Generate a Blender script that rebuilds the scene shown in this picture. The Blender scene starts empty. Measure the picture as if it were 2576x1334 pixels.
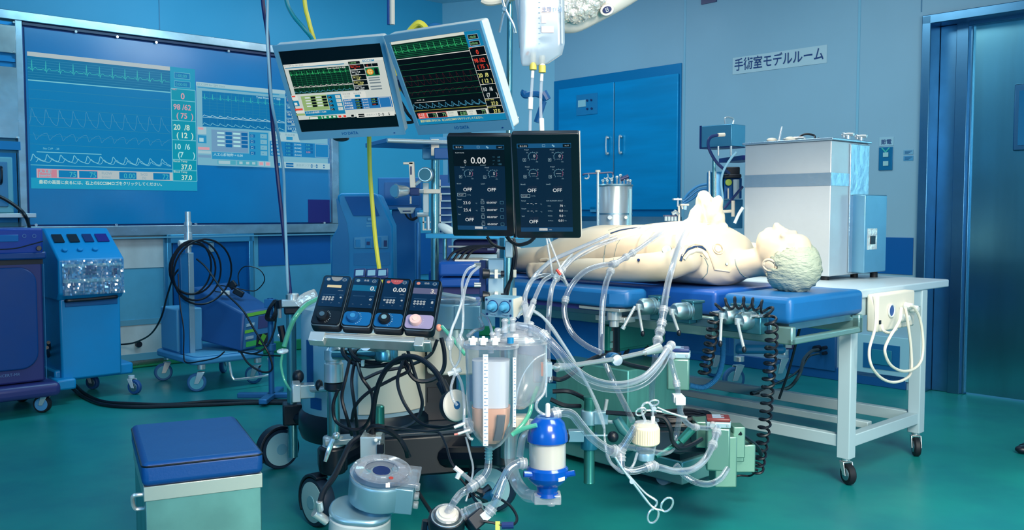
import bpy, bmesh, math, random
import numpy as np
from mathutils import Matrix, Vector
R_ = math.radians
random.seed(7)
SC = bpy.context.scene
COL = SC.collection
F, CX, CY, CAMH, PITCH = 2328.0, 1288.0, 667.0, 1.12, R_(3.3)
V = Vector

# ---------------- camera, world, lights, exposure ----------------
cd = bpy.data.cameras.new('camera'); cam = bpy.data.objects.new('camera', cd); COL.objects.link(cam)
cd.sensor_width = 36; cd.sensor_fit = 'HORIZONTAL'; cd.lens = F*36/2576; cd.clip_start = .05
cam.location = (0, 0, CAMH); cam.rotation_euler = (R_(90)-PITCH, 0, 0); SC.camera = cam
SC.view_settings.view_transform = 'Standard'; SC.view_settings.look = 'None'
SC.view_settings.gamma = 1; SC.view_settings.use_curve_mapping = False; SC.view_settings.exposure = 0
SC.cycles.transparent_max_bounces = 24; SC.cycles.max_bounces = 6; SC.cycles.glossy_bounces = 3
SC.cycles.transmission_bounces = 4; SC.cycles.caustics_reflective = False; SC.cycles.caustics_refractive = False
SC.cycles.sample_clamp_indirect = 4

def lin(c):
    if isinstance(c, str): c = tuple(int(c[i:i+2], 16) for i in (0, 2, 4))
    return tuple(((v/255)/12.92 if v/255 <= .04045 else ((v/255+.055)/1.055)**2.4) for v in c)

w = bpy.data.worlds.new('world'); SC.world = w; w.use_nodes = True
w.node_tree.nodes['Background'].inputs[0].default_value = (.08, .42, .80, 1)
w.node_tree.nodes['Background'].inputs[1].default_value = 1.1

def area(name, loc, aim, sx, sy, power, col, spread=180):
    l = bpy.data.lights.new(name, 'AREA'); l.shape = 'RECTANGLE'; l.size = sx; l.size_y = sy
    l.energy = power; l.color = col; l.spread = R_(spread)
    o = bpy.data.objects.new(name, l); COL.objects.link(o); o.location = loc
    o.rotation_euler = (V(aim)-V(loc)).to_track_quat('-Z', 'Y').to_euler(); return o
area('ceiling_light', (-1.6, 3.0, 2.9), (-1.8, 3.4, 0), 1.2, 1.0, 5, (.15, .5, 1.0))
area('ceiling_light', (1.5, 1.8, 2.9), (1.2, 2.6, 0), 1.4, 1.2, 42, (.88, 1.0, .88), 110)
area('ceiling_light', (-1.5, 5.6, 2.9), (-1.9, 6.3, .6), 1.3, .6, 29, (.42, .80, 1.0))
area('ceiling_light', (.9, 5.0, 2.9), (.9, 5.2, 0), 1.4, .6, 23, (.86, .97, 1.0))
area('ceiling_light', (-.3, 6.6, 2.9), (-.3, 7.2, 0), 1.2, .6, 13, (.85, .95, 1.0))
area('ceiling_light', (-3.3, 3.6, 2.9), (-3.3, 3.6, 0), 1.0, 1.4, 7, (.5, .8, 1.0))
area('ceiling_light', (1.0, -.5, 2.85), (.6, 3.2, .8), 1.6, .9, 40, (1.0, .88, .70), 80)
area('added_side_fill', (2.4, -1.4, 1.5), (.6, 3.6, .7), 1.2, 1.0, 38, (1.0, .93, .78), 110)  # added fill lamp behind the camera to brighten upright faces, not a window
area('added_side_fill', (-2.4, -1.4, 1.5), (0, 3.8, .7), 1.2, 1.0, 13, (.35, .65, 1.0), 120)  # added blue fill lamp for left-facing sides, no window stands here

# ---------------- pixel -> space ----------------
CAM = V((0, 0, CAMH))
def ray(x, y):
    u = (x-CX)/F; v = (CY-y)/F; c, s = math.cos(PITCH), math.sin(PITCH)
    return V((u, c+v*s, -s+v*c))
def P(x, y, d): r = ray(x, y); return CAM + r*(d/r.y)
def G(x, y, h=0.0): r = ray(x, y); return CAM + r*((h-CAMH)/r.z)
def onp(x, y, p0, n): r = ray(x, y); return CAM + r*((p0-CAM).dot(n)/r.dot(n))
A_ = V((-.6785, .7346, 0)); B_ = V((.7346, .6785, 0))      # room axes: along the right wall (away) / along the left wall
UP = V((0, 0, 1))

def pose(w, h, q, tilt0=None):
    """Pose of a flat w x h rectangle whose corners (TL,TR,BR,BL) are seen at q; local x right, y up, z to the viewer, origin centre."""
    obj = np.array([(-w/2, h/2), (w/2, h/2), (w/2, -h/2), (-w/2, -h/2)])
    c, s = math.cos(PITCH), math.sin(PITCH)
    X = np.array([[1,0,0],[0,c,s],[0,-s,c]], float)   # cam forward/up mix -> world below
    A = []
    for (X1, Y1), (x, y) in zip(obj, q):
        u, v = (x-CX)/F, (CY-y)/F
        A += [[X1, Y1, 1, 0, 0, 0, -u*X1, -u*Y1, -u], [0, 0, 0, X1, Y1, 1, -v*X1, -v*Y1, -v]]
    Hm = np.linalg.svd(np.array(A))[2][-1].reshape(3, 3)
    if Hm[2, 2] < 0: Hm = -Hm
    r1, r2, t = Hm[:, 0], Hm[:, 1], Hm[:, 2]
    k = (np.linalg.norm(r1)+np.linalg.norm(r2))/2
    r1, r2, t = r1/k, r2/k, t/k     # camera coords (u right, v up, w forward), left-handed forward
    # to right-handed camera (z backward)
    r1 = r1*[1, 1, -1]; r2 = r2*[1, 1, -1]; t = t*[1, 1, -1]
    Rm = np.stack([r1, r2, np.cross(r1, r2)], 1)
    U, S, Vt = np.linalg.svd(Rm); Rm = U@Vt
    if np.linalg.det(Rm) < 0: Rm = U@np.diag([1, 1, -1])@Vt
    def proj(Rm, t): 
        p = (Rm[:, :2]@obj.T).T + t
        return np.stack([p[:, 0]/-p[:, 2], p[:, 1]/-p[:, 2]], 1).ravel()
    tgt = np.array([((x-CX)/F, (CY-y)/F) for x, y in q]).ravel()
    def ex(wv):
        th = np.linalg.norm(wv)
        if th < 1e-9: return np.eye(3)
        a, b, c_ = wv/th; K = np.array([[0, -c_, b], [c_, 0, -a], [-b, a, 0]])
        return np.eye(3)+math.sin(th)*K+(1-math.cos(th))*K@K
    for _ in range(25):
        r0 = proj(Rm, t)-tgt; J = np.zeros((8, 6))
        for i in range(6):
            d = np.zeros(6); d[i] = 1e-5
            J[:, i] = (proj(ex(d[:3])@Rm, t+d[3:])-tgt-r0)/1e-5
        dx = -np.linalg.solve(J.T@J+1e-9*np.eye(6), J.T@r0)
        Rm = ex(dx[:3])@Rm; t = t+dx[3:]
    M = Matrix.Identity(4)
    for i in range(3):
        for j in range(3): M[i][j] = Rm[i, j]
        M[i][3] = t[i]
    return cam_world @ M
cam_world = Matrix.Translation((0, 0, CAMH)) @ Matrix.Rotation(R_(90)-PITCH, 4, 'X')

def frame(p, z, x=None):
    z = V(z).normalized(); x = V(x) if x is not None else (V((1, 0, 0)) if abs(z.x) < .9 else V((0, 1, 0)))
    x = (x - z*x.dot(z)).normalized(); y = z.cross(x)
    M = Matrix((x, y, z)).transposed().to_4x4(); M.translation = p; return M

# ---------------- materials ----------------
_m = {}
def mat(key, col=(200, 200, 200), rough=.45, metal=0.0, spec=.5, noise=0.0, nscale=8, bump=0.0, bscale=60,
        alpha=1.0, emit=None, estr=1.0, stretch=None, clear=0.0, col2=None):
    if key in _m: return _m[key]
    m = bpy.data.materials.new(key); m.use_nodes = True; nt = m.node_tree; b = nt.nodes['Principled BSDF']
    c = lin(col); b.inputs['Base Color'].default_value = (*c, 1)
    b.inputs['Roughness'].default_value = rough; b.inputs['Metallic'].default_value = metal
    b.inputs['Specular IOR Level'].default_value = spec; b.inputs['Coat Weight'].default_value = clear
    if alpha < 1: b.inputs['Alpha'].default_value = alpha
    if emit is not None:
        b.inputs['Emission Color'].default_value = (*lin(emit), 1); b.inputs['Emission Strength'].default_value = estr
    if noise or bump or col2:
        tc = nt.nodes.new('ShaderNodeTexCoord'); mp = nt.nodes.new('ShaderNodeMapping')
        nt.links.new(tc.outputs['Object'], mp.inputs[0])
        if stretch: mp.inputs['Scale'].default_value = stretch
        n = nt.nodes.new('ShaderNodeTexNoise'); n.inputs['Scale'].default_value = nscale; n.inputs['Detail'].default_value = 5
        nt.links.new(mp.outputs[0], n.inputs['Vector'])
        if noise or col2:
            mx = nt.nodes.new('ShaderNodeMix'); mx.data_type = 'RGBA'
            c2 = lin(col2) if col2 else tuple(v*(1-noise) for v in c)
            mx.inputs[6].default_value = (*c, 1); mx.inputs[7].default_value = (*c2, 1)
            rp = nt.nodes.new('ShaderNodeMapRange'); rp.inputs[1].default_value = .35; rp.inputs[2].default_value = .65
            nt.links.new(n.outputs[0], rp.inputs[0]); nt.links.new(rp.outputs[0], mx.inputs[0])
            nt.links.new(mx.outputs[2], b.inputs['Base Color'])
            rr = nt.nodes.new('ShaderNodeMapRange'); rr.inputs[3].default_value = max(.03, rough*.8); rr.inputs[4].default_value = min(1, rough*1.25)
            nt.links.new(n.outputs[0], rr.inputs[0]); nt.links.new(rr.outputs[0], b.inputs['Roughness'])
        if bump:
            n2 = nt.nodes.new('ShaderNodeTexNoise'); n2.inputs['Scale'].default_value = bscale; n2.inputs['Detail'].default_value = 3
            nt.links.new(mp.outputs[0], n2.inputs['Vector'])
            bp = nt.nodes.new('ShaderNodeBump'); bp.inputs['Strength'].default_value = bump; bp.inputs['Distance'].default_value = .01
            nt.links.new(n2.outputs[0], bp.inputs['Height']); nt.links.new(bp.outputs[0], b.inputs['Normal'])
    _m[key] = m; return m
def clearmat(key, col=(235, 240, 245), body=.10, edge=1.0, rough=.08, ior=1.5):
    """thin clear plastic: transparent, with a whitish sheen that grows by Fresnel"""
    if key in _m: return _m[key]
    m = bpy.data.materials.new(key); m.use_nodes = True; nt = m.node_tree; b = nt.nodes['Principled BSDF']
    b.inputs['Base Color'].default_value = (*lin(col), 1); b.inputs['Roughness'].default_value = rough
    b.inputs['Specular IOR Level'].default_value = 1.0
    tr = nt.nodes.new('ShaderNodeBsdfTransparent'); mx = nt.nodes.new('ShaderNodeMixShader')
    tr.inputs[0].default_value = (*[.4+.6*v for v in lin(col)], 1)
    fr = nt.nodes.new('ShaderNodeLayerWeight'); fr.inputs[0].default_value = .5
    mr = nt.nodes.new('ShaderNodeMapRange'); mr.inputs[1].default_value = .38; mr.inputs[2].default_value = 1.0
    mr.inputs[3].default_value = body; mr.inputs[4].default_value = edge
    nt.links.new(fr.outputs[1], mr.inputs[0]); nt.links.new(mr.outputs[0], mx.inputs[0])
    nt.links.new(tr.outputs[0], mx.inputs[1]); nt.links.new(b.outputs[0], mx.inputs[2])
    pw = nt.nodes.new('ShaderNodeMath'); pw.operation = 'POWER'; pw.inputs[1].default_value = 3.0; nt.links.new(fr.outputs[1], pw.inputs[0])
    m2 = nt.nodes.new('ShaderNodeMapRange'); m2.inputs[3].default_value = (ior-1)**2/(ior+1)**2*1.6; m2.inputs[4].default_value = .6; nt.links.new(pw.outputs[0], m2.inputs[0])
    gs = nt.nodes.new('ShaderNodeBsdfGlossy'); gs.inputs['Roughness'].default_value = rough; gs.inputs['Color'].default_value = (1, 1, 1, 1)
    mg = nt.nodes.new('ShaderNodeMixShader'); nt.links.new(m2.outputs[0], mg.inputs[0]); nt.links.new(mx.outputs[0], mg.inputs[1]); nt.links.new(gs.outputs[0], mg.inputs[2])
    nt.links.new(mg.outputs[0], nt.nodes['Material Output'].inputs[0])
    _m[key] = m; return m
def glow(col, k=1.0):
    key = 'glow_%s_%.2f' % (col if isinstance(col, str) else '%02x%02x%02x' % tuple(col), k)
    if key in _m: return _m[key]
    m = mat(key, (0, 0, 0), .25, emit=col, estr=k, spec=.3); return m

# ---------------- geometry ----------------
def box(c, s, M=None):
    x, y, z = c; a, b, d = s[0]/2, s[1]/2, s[2]/2
    v = [V((x+i*a, y+j*b, z+k*d)) for k in (-1, 1) for j in (-1, 1) for i in (-1, 1)]
    f = [(0, 2, 3, 1), (4, 5, 7, 6), (0, 1, 5, 4), (2, 6, 7, 3), (0, 4, 6, 2), (1, 3, 7, 5)]
    if M: v = [M@p for p in v]
    return v, f
def box2(lo, hi, M=None): return box([(a+b)/2 for a, b in zip(lo, hi)], [abs(b-a) for a, b in zip(lo, hi)], M)
def lathe(prof, n=24, M=None, cap=True, sx=1, sy=1):
    v = []; f = []
    for r, z in prof:
        for i in range(n):
            a = 2*math.pi*i/n; v.append(V((r*math.cos(a)*sx, r*math.sin(a)*sy, z)))
    for k in range(len(prof)-1):
        for i in range(n):
            j = (i+1) % n; f.append((k*n+i, k*n+j, (k+1)*n+j, (k+1)*n+i))
    if cap:
        f.append(tuple(range(n))[::-1]); f.append(tuple(range((len(prof)-1)*n, len(prof)*n)))
    if M: v = [M@p for p in v]
    return v, f
def cyl(p, q, r, r2=None, n=16):
    p, q = V(p), V(q); return lathe([(r, 0), (r if r2 is None else r2, (q-p).length)], n, frame(p, q-p))
def ell(c, r, M=None, n=20, m=12):
    v = []; f = []
    pr = [(math.sin(math.pi*k/m), -math.cos(math.pi*k/m)) for k in range(1, m)]
    vv, ff = lathe(pr, n, None, True)
    v = [V((c[0]+p.x*r[0], c[1]+p.y*r[1], c[2]+p.z*r[2])) for p in vv]
    if M: v = [M@p for p in v]
    return v, ff
def spline(pts, k=8, closed=False):
    pts = [V(p) for p in pts]; n = len(pts)
    if n < 3 and not closed: return pts
    out = []
    rng = range(n if closed else n-1)
    for i in rng:
        if closed: p0, p1, p2, p3 = pts[i-1], pts[i], pts[(i+1) % n], pts[(i+2) % n]
        else:
            p1, p2 = pts[i], pts[i+1]; p0 = pts[i-1] if i else p1*2-p2; p3 = pts[i+2] if i+2 < n else p2*2-p1
        for j in range(k):
            t = j/k
            out.append(.5*((2*p1)+(p2-p0)*t+(2*p0-5*p1+4*p2-p3)*t*t+(3*p1-p0-3*p2+p3)*t**3))
    if not closed: out.append(pts[-1])
    return out
def sweep(pts, r, n=8, closed=False, prof=None):
    """r: radius or list; prof: closed 2D profile instead of a circle"""
    N = len(pts); v = []; f = []
    tans = []
    for i in range(N):
        a = pts[(i-1) % N] if (closed or i) else pts[0]; b = pts[(i+1) % N] if (closed or i < N-1) else pts[-1]
        t = (b-a); tans.append(t.normalized() if t.length > 1e-9 else V((0, 0, 1)))
    u = tans[0].orthogonal().normalized()
    if prof: u = (UP-tans[0]*UP.dot(tans[0])); u = u.normalized() if u.length > .01 else tans[0].orthogonal().normalized()
    for i in range(N):
        t = tans[i]; u = (u-t*u.dot(t)); u = u.normalized() if u.length > 1e-6 else t.orthogonal().normalized()
        w_ = t.cross(u); rr = r[i] if isinstance(r, (list, tuple)) else r
        if prof:
            for (a, b) in prof: v.append(pts[i]+u*b+w_*a)
        else:
            for j in range(n):
                an = 2*math.pi*j/n; v.append(pts[i]+(u*math.cos(an)+w_*math.sin(an))*rr)
    m = len(prof) if prof else n
    for i in range(N if closed else N-1):
        i2 = (i+1) % N
        for j in range(m):
            j2 = (j+1) % m; f.append((i*m+j, i*m+j2, i2*m+j2, i2*m+j))
    if not closed: f.append(tuple(range(m))[::-1]); f.append(tuple(range((N-1)*m, N*m)))
    return v, f
def tube(pts, r, n=8, k=8, closed=False): return sweep(spline(pts, k, closed), r, n, closed)
def ptube(pp, r, n=8, k=8):
    """pp: (px, py, depth) way points"""
    return sweep(spline([P(*p) for p in pp], k), r, n)
def torus(M, R, r, n=24, m=8):
    pts = [M@V((R*math.cos(2*math.pi*i/n), R*math.sin(2*math.pi*i/n), 0)) for i in range(n)]
    return sweep(pts, r, m, True)
def loft(secs, cap=True):
    v = []; f = []; n = len(secs[0])
    for s in secs: v += [V(p) for p in s]
    for k in range(len(secs)-1):
        for i in range(n):
            j = (i+1) % n; f.append((k*n+i, k*n+j, (k+1)*n+j, (k+1)*n+i))
    if cap: f.append(tuple(range(n))[::-1]); f.append(tuple(range((len(secs)-1)*n, len(secs)*n)))
    return v, f
def prism(poly, z0, z1, M=None):
    n = len(poly); v = [V((x, y, z0)) for x, y in poly]+[V((x, y, z1)) for x, y in poly]
    f = [tuple(range(n))[::-1], tuple(range(n, 2*n))]+[(i, (i+1) % n, n+(i+1) % n, n+i) for i in range(n)]
    if M: v = [M@p for p in v]
    return v, f
def rrect(w, h, r, k=5, cx=0, cy=0):
    o = []
    for sx, sy, a0 in ((1, 1, 0), (-1, 1, 90), (-1, -1, 180), (1, -1, 270)):
        for i in range(k+1):
            a = R_(a0+90*i/k); o.append((cx+sx*(w/2-r)+r*math.cos(a), cy+sy*(h/2-r)+r*math.sin(a)))
    return o
def helix(pts, R, turns, r, n=6, per=14):
    """coil of wire radius r wound with radius R around the polyline pts"""
    c = spline(pts, 10); L = [0]
    for i in range(1, len(c)): L.append(L[-1]+(c[i]-c[i-1]).length)
    out = []; N = int(turns*per); u = None
    for s in range(N+1):
        d = L[-1]*s/N; i = 0
        while i < len(L)-2 and L[i+1] < d: i += 1
        t = (d-L[i])/max(1e-9, L[i+1]-L[i]); p = c[i].lerp(c[i+1], t); tg = (c[i+1]-c[i]).normalized()
        u = tg.orthogonal().normalized() if u is None else (u-tg*u.dot(tg)).normalized(); w_ = tg.cross(u)
        a = 2*math.pi*s/per; out.append(p+(u*math.cos(a)+w_*math.sin(a))*R)
    return sweep(out, r, n)
def join(*gs):
    v = []; f = []
    for g in gs:
        if g is None: continue
        o = len(v); v += g[0]; f += [tuple(i+o for i in t) for t in g[1]]
    return v, f
def xf(g, M): return [M@p for p in g[0]], g[1]

_c = bpy.data.curves.new('glyphs', 'FONT'); _to = bpy.data.objects.new('glyphs', _c); _tcache = {}
def text(s, size=1.0, M=None, align='l', bold=0.0):
    if (s, bold) not in _tcache:
        _c.body = s; _c.offset = bold; _c.resolution_u = 3
        me = bpy.data.meshes.new_from_object(_to)
        _tcache[(s, bold)] = ([v.co.copy() for v in me.vertices], [tuple(p.vertices) for p in me.polygons]); bpy.data.meshes.remove(me)
    v, f = _tcache[(s, bold)]
    if not v: return [], []
    w_ = max(p.x for p in v); dx = 0 if align == 'l' else (-w_/2 if align == 'c' else -w_)
    v = [V(((p.x+dx)*size, p.y*size, 0)) for p in v]
    if M: v = [M@p for p in v]
    return v, f

def mk(name, geos, mats, parent=None, bevel=0, seg=2, smooth=35, inv=None, sub=0):
    """geos: a geo or list of (geo, material index)"""
    vs = []; fs = []; mi = []
    for g, i in geos:
        o = len(vs); vs += g[0]; fs += [tuple(k+o for k in t) for t in g[1]]; mi += [i]*len(g[1])
    if inv: vs = [inv@p for p in vs]
    me = bpy.data.meshes.new(name); me.from_pydata([tuple(p) for p in vs], [], fs)
    for m in mats: me.materials.append(m)
    if len(mats) > 1: me.polygons.foreach_set('material_index', mi)
    me.update()
    bm = bmesh.new(); bm.from_mesh(me); bmesh.ops.recalc_face_normals(bm, faces=bm.faces); bm.to_mesh(me); bm.free()
    if smooth:
        me.shade_smooth(); me.set_sharp_from_angle(angle=R_(smooth))
    o = bpy.data.objects.new(name, me); COL.objects.link(o)
    if parent: o.parent = parent
    if bevel:
        b = o.modifiers.new('bevel', 'BEVEL'); b.width = bevel; b.segments = seg; b.limit_method = 'ANGLE'; b.angle_limit = R_(38); b.harden_normals = False
    if sub: 
        b = o.modifiers.new('sub', 'SUBSURF'); b.levels = b.render_levels = sub
    return o
def norm(g): return [(g, 0)] if isinstance(g, tuple) else [(q, 0) if isinstance(q[0], list) else q for q in g]

SPLIT = {'screw', 'button', 'column_clamp', 'column_arm', 'clip', 'base_cap', 'plug', 'wheel_hub', 'valve', 'hook', 'port', 'side_connector', 'print', 'joint', 'clamp_knob', 'latch', 'front_valve', 'wheel_disc', 'column_foot', 'tube_clip', 'cable_plug', 'glass_tower', 'motor', 'lever_tip'}
class T:
    """a top-level thing: an empty at its base with parts as children; local=True geometry is in the thing's own frame"""
    def __init__(s, name, label, cat, loc=(0, 0, 0), rz=0.0, group=None, kind=None, M=None):
        o = bpy.data.objects.new(name, None); COL.objects.link(o); s.o = o; o.empty_display_size = .1
        s.M = M.copy() if M else Matrix.Translation(loc) @ Matrix.Rotation(rz, 4, 'Z')
        o.matrix_world = s.M; s.inv = s.M.inverted()
        if label: o['label'] = label
        if cat: o['category'] = cat
        if group: o['group'] = group
        if kind: o['kind'] = kind
    def part(s, name, m, g, parent=None, world=False, label=None, kind=None, split=None, **k):
        if isinstance(g, list) and len(g) > 1 and not isinstance(m, list) and (name in SPLIT if split is None else split):
            return [s.part(name, m, q, parent, world, label, kind, **k) for q in g][0]
        mats = m if isinstance(m, list) else [m]
        o = mk(name, norm(g), mats, parent or s.o, inv=s.inv if world else None, **k)
        if label: o['label'] = label
        if kind: o['kind'] = kind
        return o
    def L(s, p): return s.inv @ p
def solo(name, label, cat, m, g, group=None, kind=None, **k):
    g = norm(g); vs = [p for q, _ in g for p in q[0]]
    lo = V((min(p.x for p in vs), min(p.y for p in vs), min(p.z for p in vs))); hi = V((max(p.x for p in vs), max(p.y for p in vs), max(p.z for p in vs)))
    org = V(((lo.x+hi.x)/2, (lo.y+hi.y)/2, lo.z))
    o = mk(name, g, m if isinstance(m, list) else [m], None, inv=Matrix.Translation(-org), **k)
    o.location = org
    if label: o['label'] = label
    if cat: o['category'] = cat
    if group: o['group'] = group
    if kind: o['kind'] = kind
    return o
def struct(name, m, g, **k): return solo(name, None, None, m, g, kind='structure', **k)

class Canvas:
    """flat drawing: x right, y down in its own units, put on a surface by matrix (local x right, y up, z out)"""
    def __init__(s, w, h, W, H, z0=.0006, dz=.00015, k=1.0):
        s.sx, s.sy, s.w, s.h, s.z, s.dz, s.k = W/w, H/h, w, h, z0, dz, k; s.g = []; s.m = []
    def idx(s, c):
        m = c if isinstance(c, bpy.types.Material) else glow(c, s.k)
        if m not in s.m: s.m.append(m)
        return s.m.index(m)
    def pt(s, x, y, z): return V(((x-s.w/2)*s.sx, (s.h/2-y)*s.sy, z))
    def rect(s, x0, y0, x1, y1, c, z=None):
        if z is None: s.z += s.dz; z = s.z
        s.g.append((([s.pt(x0, y1, z), s.pt(x1, y1, z), s.pt(x1, y0, z), s.pt(x0, y0, z)], [(0, 1, 2, 3)]), s.idx(c)))
    def lines(s, pts, t, c, z=None):
        if z is None: s.z += s.dz; z = s.z
        v = []; f = []
        for a, b in zip(pts[:-1], pts[1:]):
            dx, dy = b[0]-a[0], b[1]-a[1]; L = math.hypot(dx, dy) or 1; nx, ny = -dy/L*t/2, dx/L*t/2; o = len(v)
            v += [s.pt(a[0]+nx, a[1]+ny, z), s.pt(b[0]+nx, b[1]+ny, z), s.pt(b[0]-nx, b[1]-ny, z), s.pt(a[0]-nx, a[1]-ny, z)]; f.append((o, o+1, o+2, o+3))
        s.g.append(((v, f), s.idx(c)))
    def hl(s, x0, x1, ys, t, c): 
        s.z += s.dz
        for y in ys: s.rect(x0, y-t/2, x1, y+t/2, c, s.z)
    def text(s, t, x, y, size, c, align='l', bold=.0, z=None):
        """y is the baseline, size in canvas units (cap height about 0.7 size)"""
        if z is None: s.z += s.dz; z = s.z
        v, f = text(t, size, None, align, bold)
        s.g.append((([V(((x-s.w/2+p.x)*s.sx, (s.h/2-y+p.y)*s.sy, z)) for p in v], f), s.idx(c)))
    def box(s, x0, y0, x1, y1, t, c): s.lines([(x0, y0), (x1, y0), (x1, y1), (x0, y1), (x0, y0)], t, c)
    def arc(s, cx, cy, r, a0, a1, t, c, n=18): s.lines([(cx+r*math.cos(R_(a0+(a1-a0)*i/n)), cy-r*math.sin(R_(a0+(a1-a0)*i/n))) for i in range(n+1)], t, c)
    def half(s, cx, cy, r, c, n=14):
        s.z += s.dz; s.g.append((([s.pt(cx+r*math.cos(math.pi*i/n), cy+r*math.sin(math.pi*i/n), s.z) for i in range(n+1)], [tuple(range(n+1))]), s.idx(c)))
    def disc(s, cx, cy, r, c, n=14):
        s.z += s.dz; s.g.append((([s.pt(cx+r*math.cos(2*math.pi*i/n), cy-r*math.sin(2*math.pi*i/n), s.z) for i in range(n)], [tuple(range(n))]), s.idx(c)))
    def put(s, name, parent, M=None, inv=None):
        g = [((([M@p for p in q[0]] if M else q[0]), q[1]), i) for q, i in s.g]
        return mk(name, g, s.m, parent, smooth=0, inv=inv)

# ---------------- palette ----------------
M_steel = mat('brushed_steel', (190, 205, 212), .28, 1.0, noise=.18, nscale=6, stretch=(1, 1, 14))
M_steel2 = mat('satin_steel', (160, 190, 200), .42, 1.0, noise=.12, nscale=12)
M_chrome = mat('chrome', (236, 238, 236), .14, .80)
M_chrome2 = mat('worn_chrome', (216, 222, 222), .24, .65)
M_black = mat('black_plastic', (12, 20, 34), .38)
M_rub = mat('black_rubber', (10, 16, 26), .6)
M_cable = mat('black_cable', (9, 15, 28), .42)
M_white = mat('white_plastic', (225, 228, 226), .35)
M_cream = mat('cream_plastic', (235, 226, 210), .4)
M_pale = mat('pale_enamel', (196, 212, 216), .4)
M_tubeclr = clearmat('clear_tubing', (232, 236, 244), .03, .72)
M_tubethin = clearmat('thin_clear_tubing', (236, 242, 248), .22, .9)
M_clear = clearmat('clear_rigid_plastic', (238, 240, 246), .07, .9, .04)
M_frost = clearmat('frosted_plastic', (236, 238, 242), .26, .85, .2)
M_foil = mat('crumpled_foil', (238, 234, 226), .25, .45, bump=1.0, bscale=22)
M_navy = mat('navy_plastic', (22, 44, 100), .35)
M_blue = mat('blue_vinyl', (28, 104, 170), .38, bump=.05, bscale=120)
M_gray = mat('gray_enamel', (120, 150, 165), .45)

# ================= ROOM =================
WR0 = G(2377, 995); WR0.z = 0; WL0 = G(380, 922); WL0.z = 0
def fmat(o, x, z):
    M = Matrix((x, UP, z)).transposed().to_4x4(); M.translation = o; return M
MR = fmat(WR0, -A_, -B_); ML = fmat(WL0, B_, -A_)
class Wall:
    def __init__(s, M): s.M = M; s.I = M.inverted(); s.n = M.to_3x3() @ V((0, 0, 1)); s.o = M.translation
    def at(s, x, y, z=0): q = s.I @ onp(x, y, s.o+s.n*z, s.n); return q
    def rect(s, x0, y0, x1, y1, z0, z1, z=None):
        """box in wall frame; pixel corners top-left and bottom-right read on the plane z (default front face)"""
        z = z1 if z is None else z
        a = s.at(x0, y0, z); b = s.at(x1, y1, z); return box2((a.x, b.y, z0), (b.x, a.y, z1))
WR, WL = Wall(MR), Wall(ML)
CH = 3.0
m_wall = mat('wall_panel', (138, 182, 204), .5, noise=.04, nscale=2)
m_walld = mat('wall_panel_left', (52, 160, 200), .5, noise=.04, nscale=2)
m_seam = mat('wall_seam', (70, 130, 165), .5)
m_floor = mat('vinyl_floor', (24, 140, 134), .33, noise=.14, nscale=2.2, bump=.03, bscale=300, col2=(16, 118, 124))
m_green = mat('green_cove', (20, 130, 84), .5)
m_dpan = mat('blue_kick_panel', (0, 88, 160), .4)
m_dpan2 = mat('deep_blue_strip', (10, 80, 140), .45)
struct('floor', m_floor, box((0, 4.0, -.05), (12, 14, .1)), smooth=0)
struct('ceiling', mat('ceiling_panel', (185, 215, 225), .7), box((0, 5.0, CH+.03), (9, 9.5, .06)), smooth=0)
# corner geometry
cl = WL.at(1114, 300); cr = WR.at(1395, 300)
PL = ML @ V((cl.x, 0, 0)); PR = MR @ V((cr.x, 0, 0))
dF = WR.at(2320, 400)              # left edge of the door opening
dT = WR.at(2360, 38).y
xr = cr.x
struct('wall_right', m_wall, xf(join(box2((xr, 0, -.12), (dF.x, CH, 0)), box2((dF.x, dT, -.12), (dF.x+2.4, CH, 0)), box2((dF.x+2.4, 0, -.12), (dF.x+3.4, CH, 0))), MR), smooth=0)
struct('wall_left', m_walld, xf(box2((-3.2, 0, -.12), (cl.x, CH, 0)), ML), smooth=0)
d_ = (PR-PL); MCn = fmat(PL, d_.normalized(), d_.normalized().cross(UP)); WC = Wall(MCn)
struct('wall_back', mat('corner_wall_panel', (122, 182, 206), .5, noise=.03), xf(box2((0, 0, -.1), (d_.length, CH, 0)), MCn), smooth=0)
# seams
sm = []
for x, y in ((1722, 200), (2159, 200)):
    q = WR.at(x, y); sm.append(box2((q.x-.008, 0, 0), (q.x+.008, CH, .004)))
struct('trim_1', mat('wall_joint_strip', (125, 185, 210), .4), xf(join(*sm), MR), smooth=0)
q = WR.at(2318, 30)
struct('trim_2', m_seam, xf(box2((q.x-.003, q.y, 0), (q.x+.003, CH, .003)), MR), smooth=0)
q = WL.at(401, 60); struct('trim_3', m_seam, xf(join(box2((q.x-.003, 1.0, 0), (q.x+.003, CH, .003))), ML), smooth=0)
# baseboards
bb = WR.at(2301, 977).x
vl = WR.at(2143, 900).x; vr = WR.at(2301, 900).x
struct('baseboard_right', m_dpan2, xf(box2((xr, 0, 0), (dF.x-.06, .085, .02)), MR), bevel=.004)
struct('baseboard_left', m_green, xf(join(box2((-3.2, 0, 0), (cl.x, .09, .02))), ML), bevel=.01)
struct('baseboard_back', m_green, xf(box2((0, 0, 0), (d_.length, .09, .02)), MCn), bevel=.01)
# right wall dark panels
struct('trim_4', m_dpan, xf(join(WR.rect(2075, 594, 2295, 692, 0, .006)), MR), smooth=0)
struct('trim_5', mat('lower_steel_wainscot', (150, 185, 200), .38, .8, noise=.1), xf(box2((xr, .09, 0), (WR.at(1712, 800).x, WR.at(1600, 545).y, .012)), MR), smooth=0)
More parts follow.
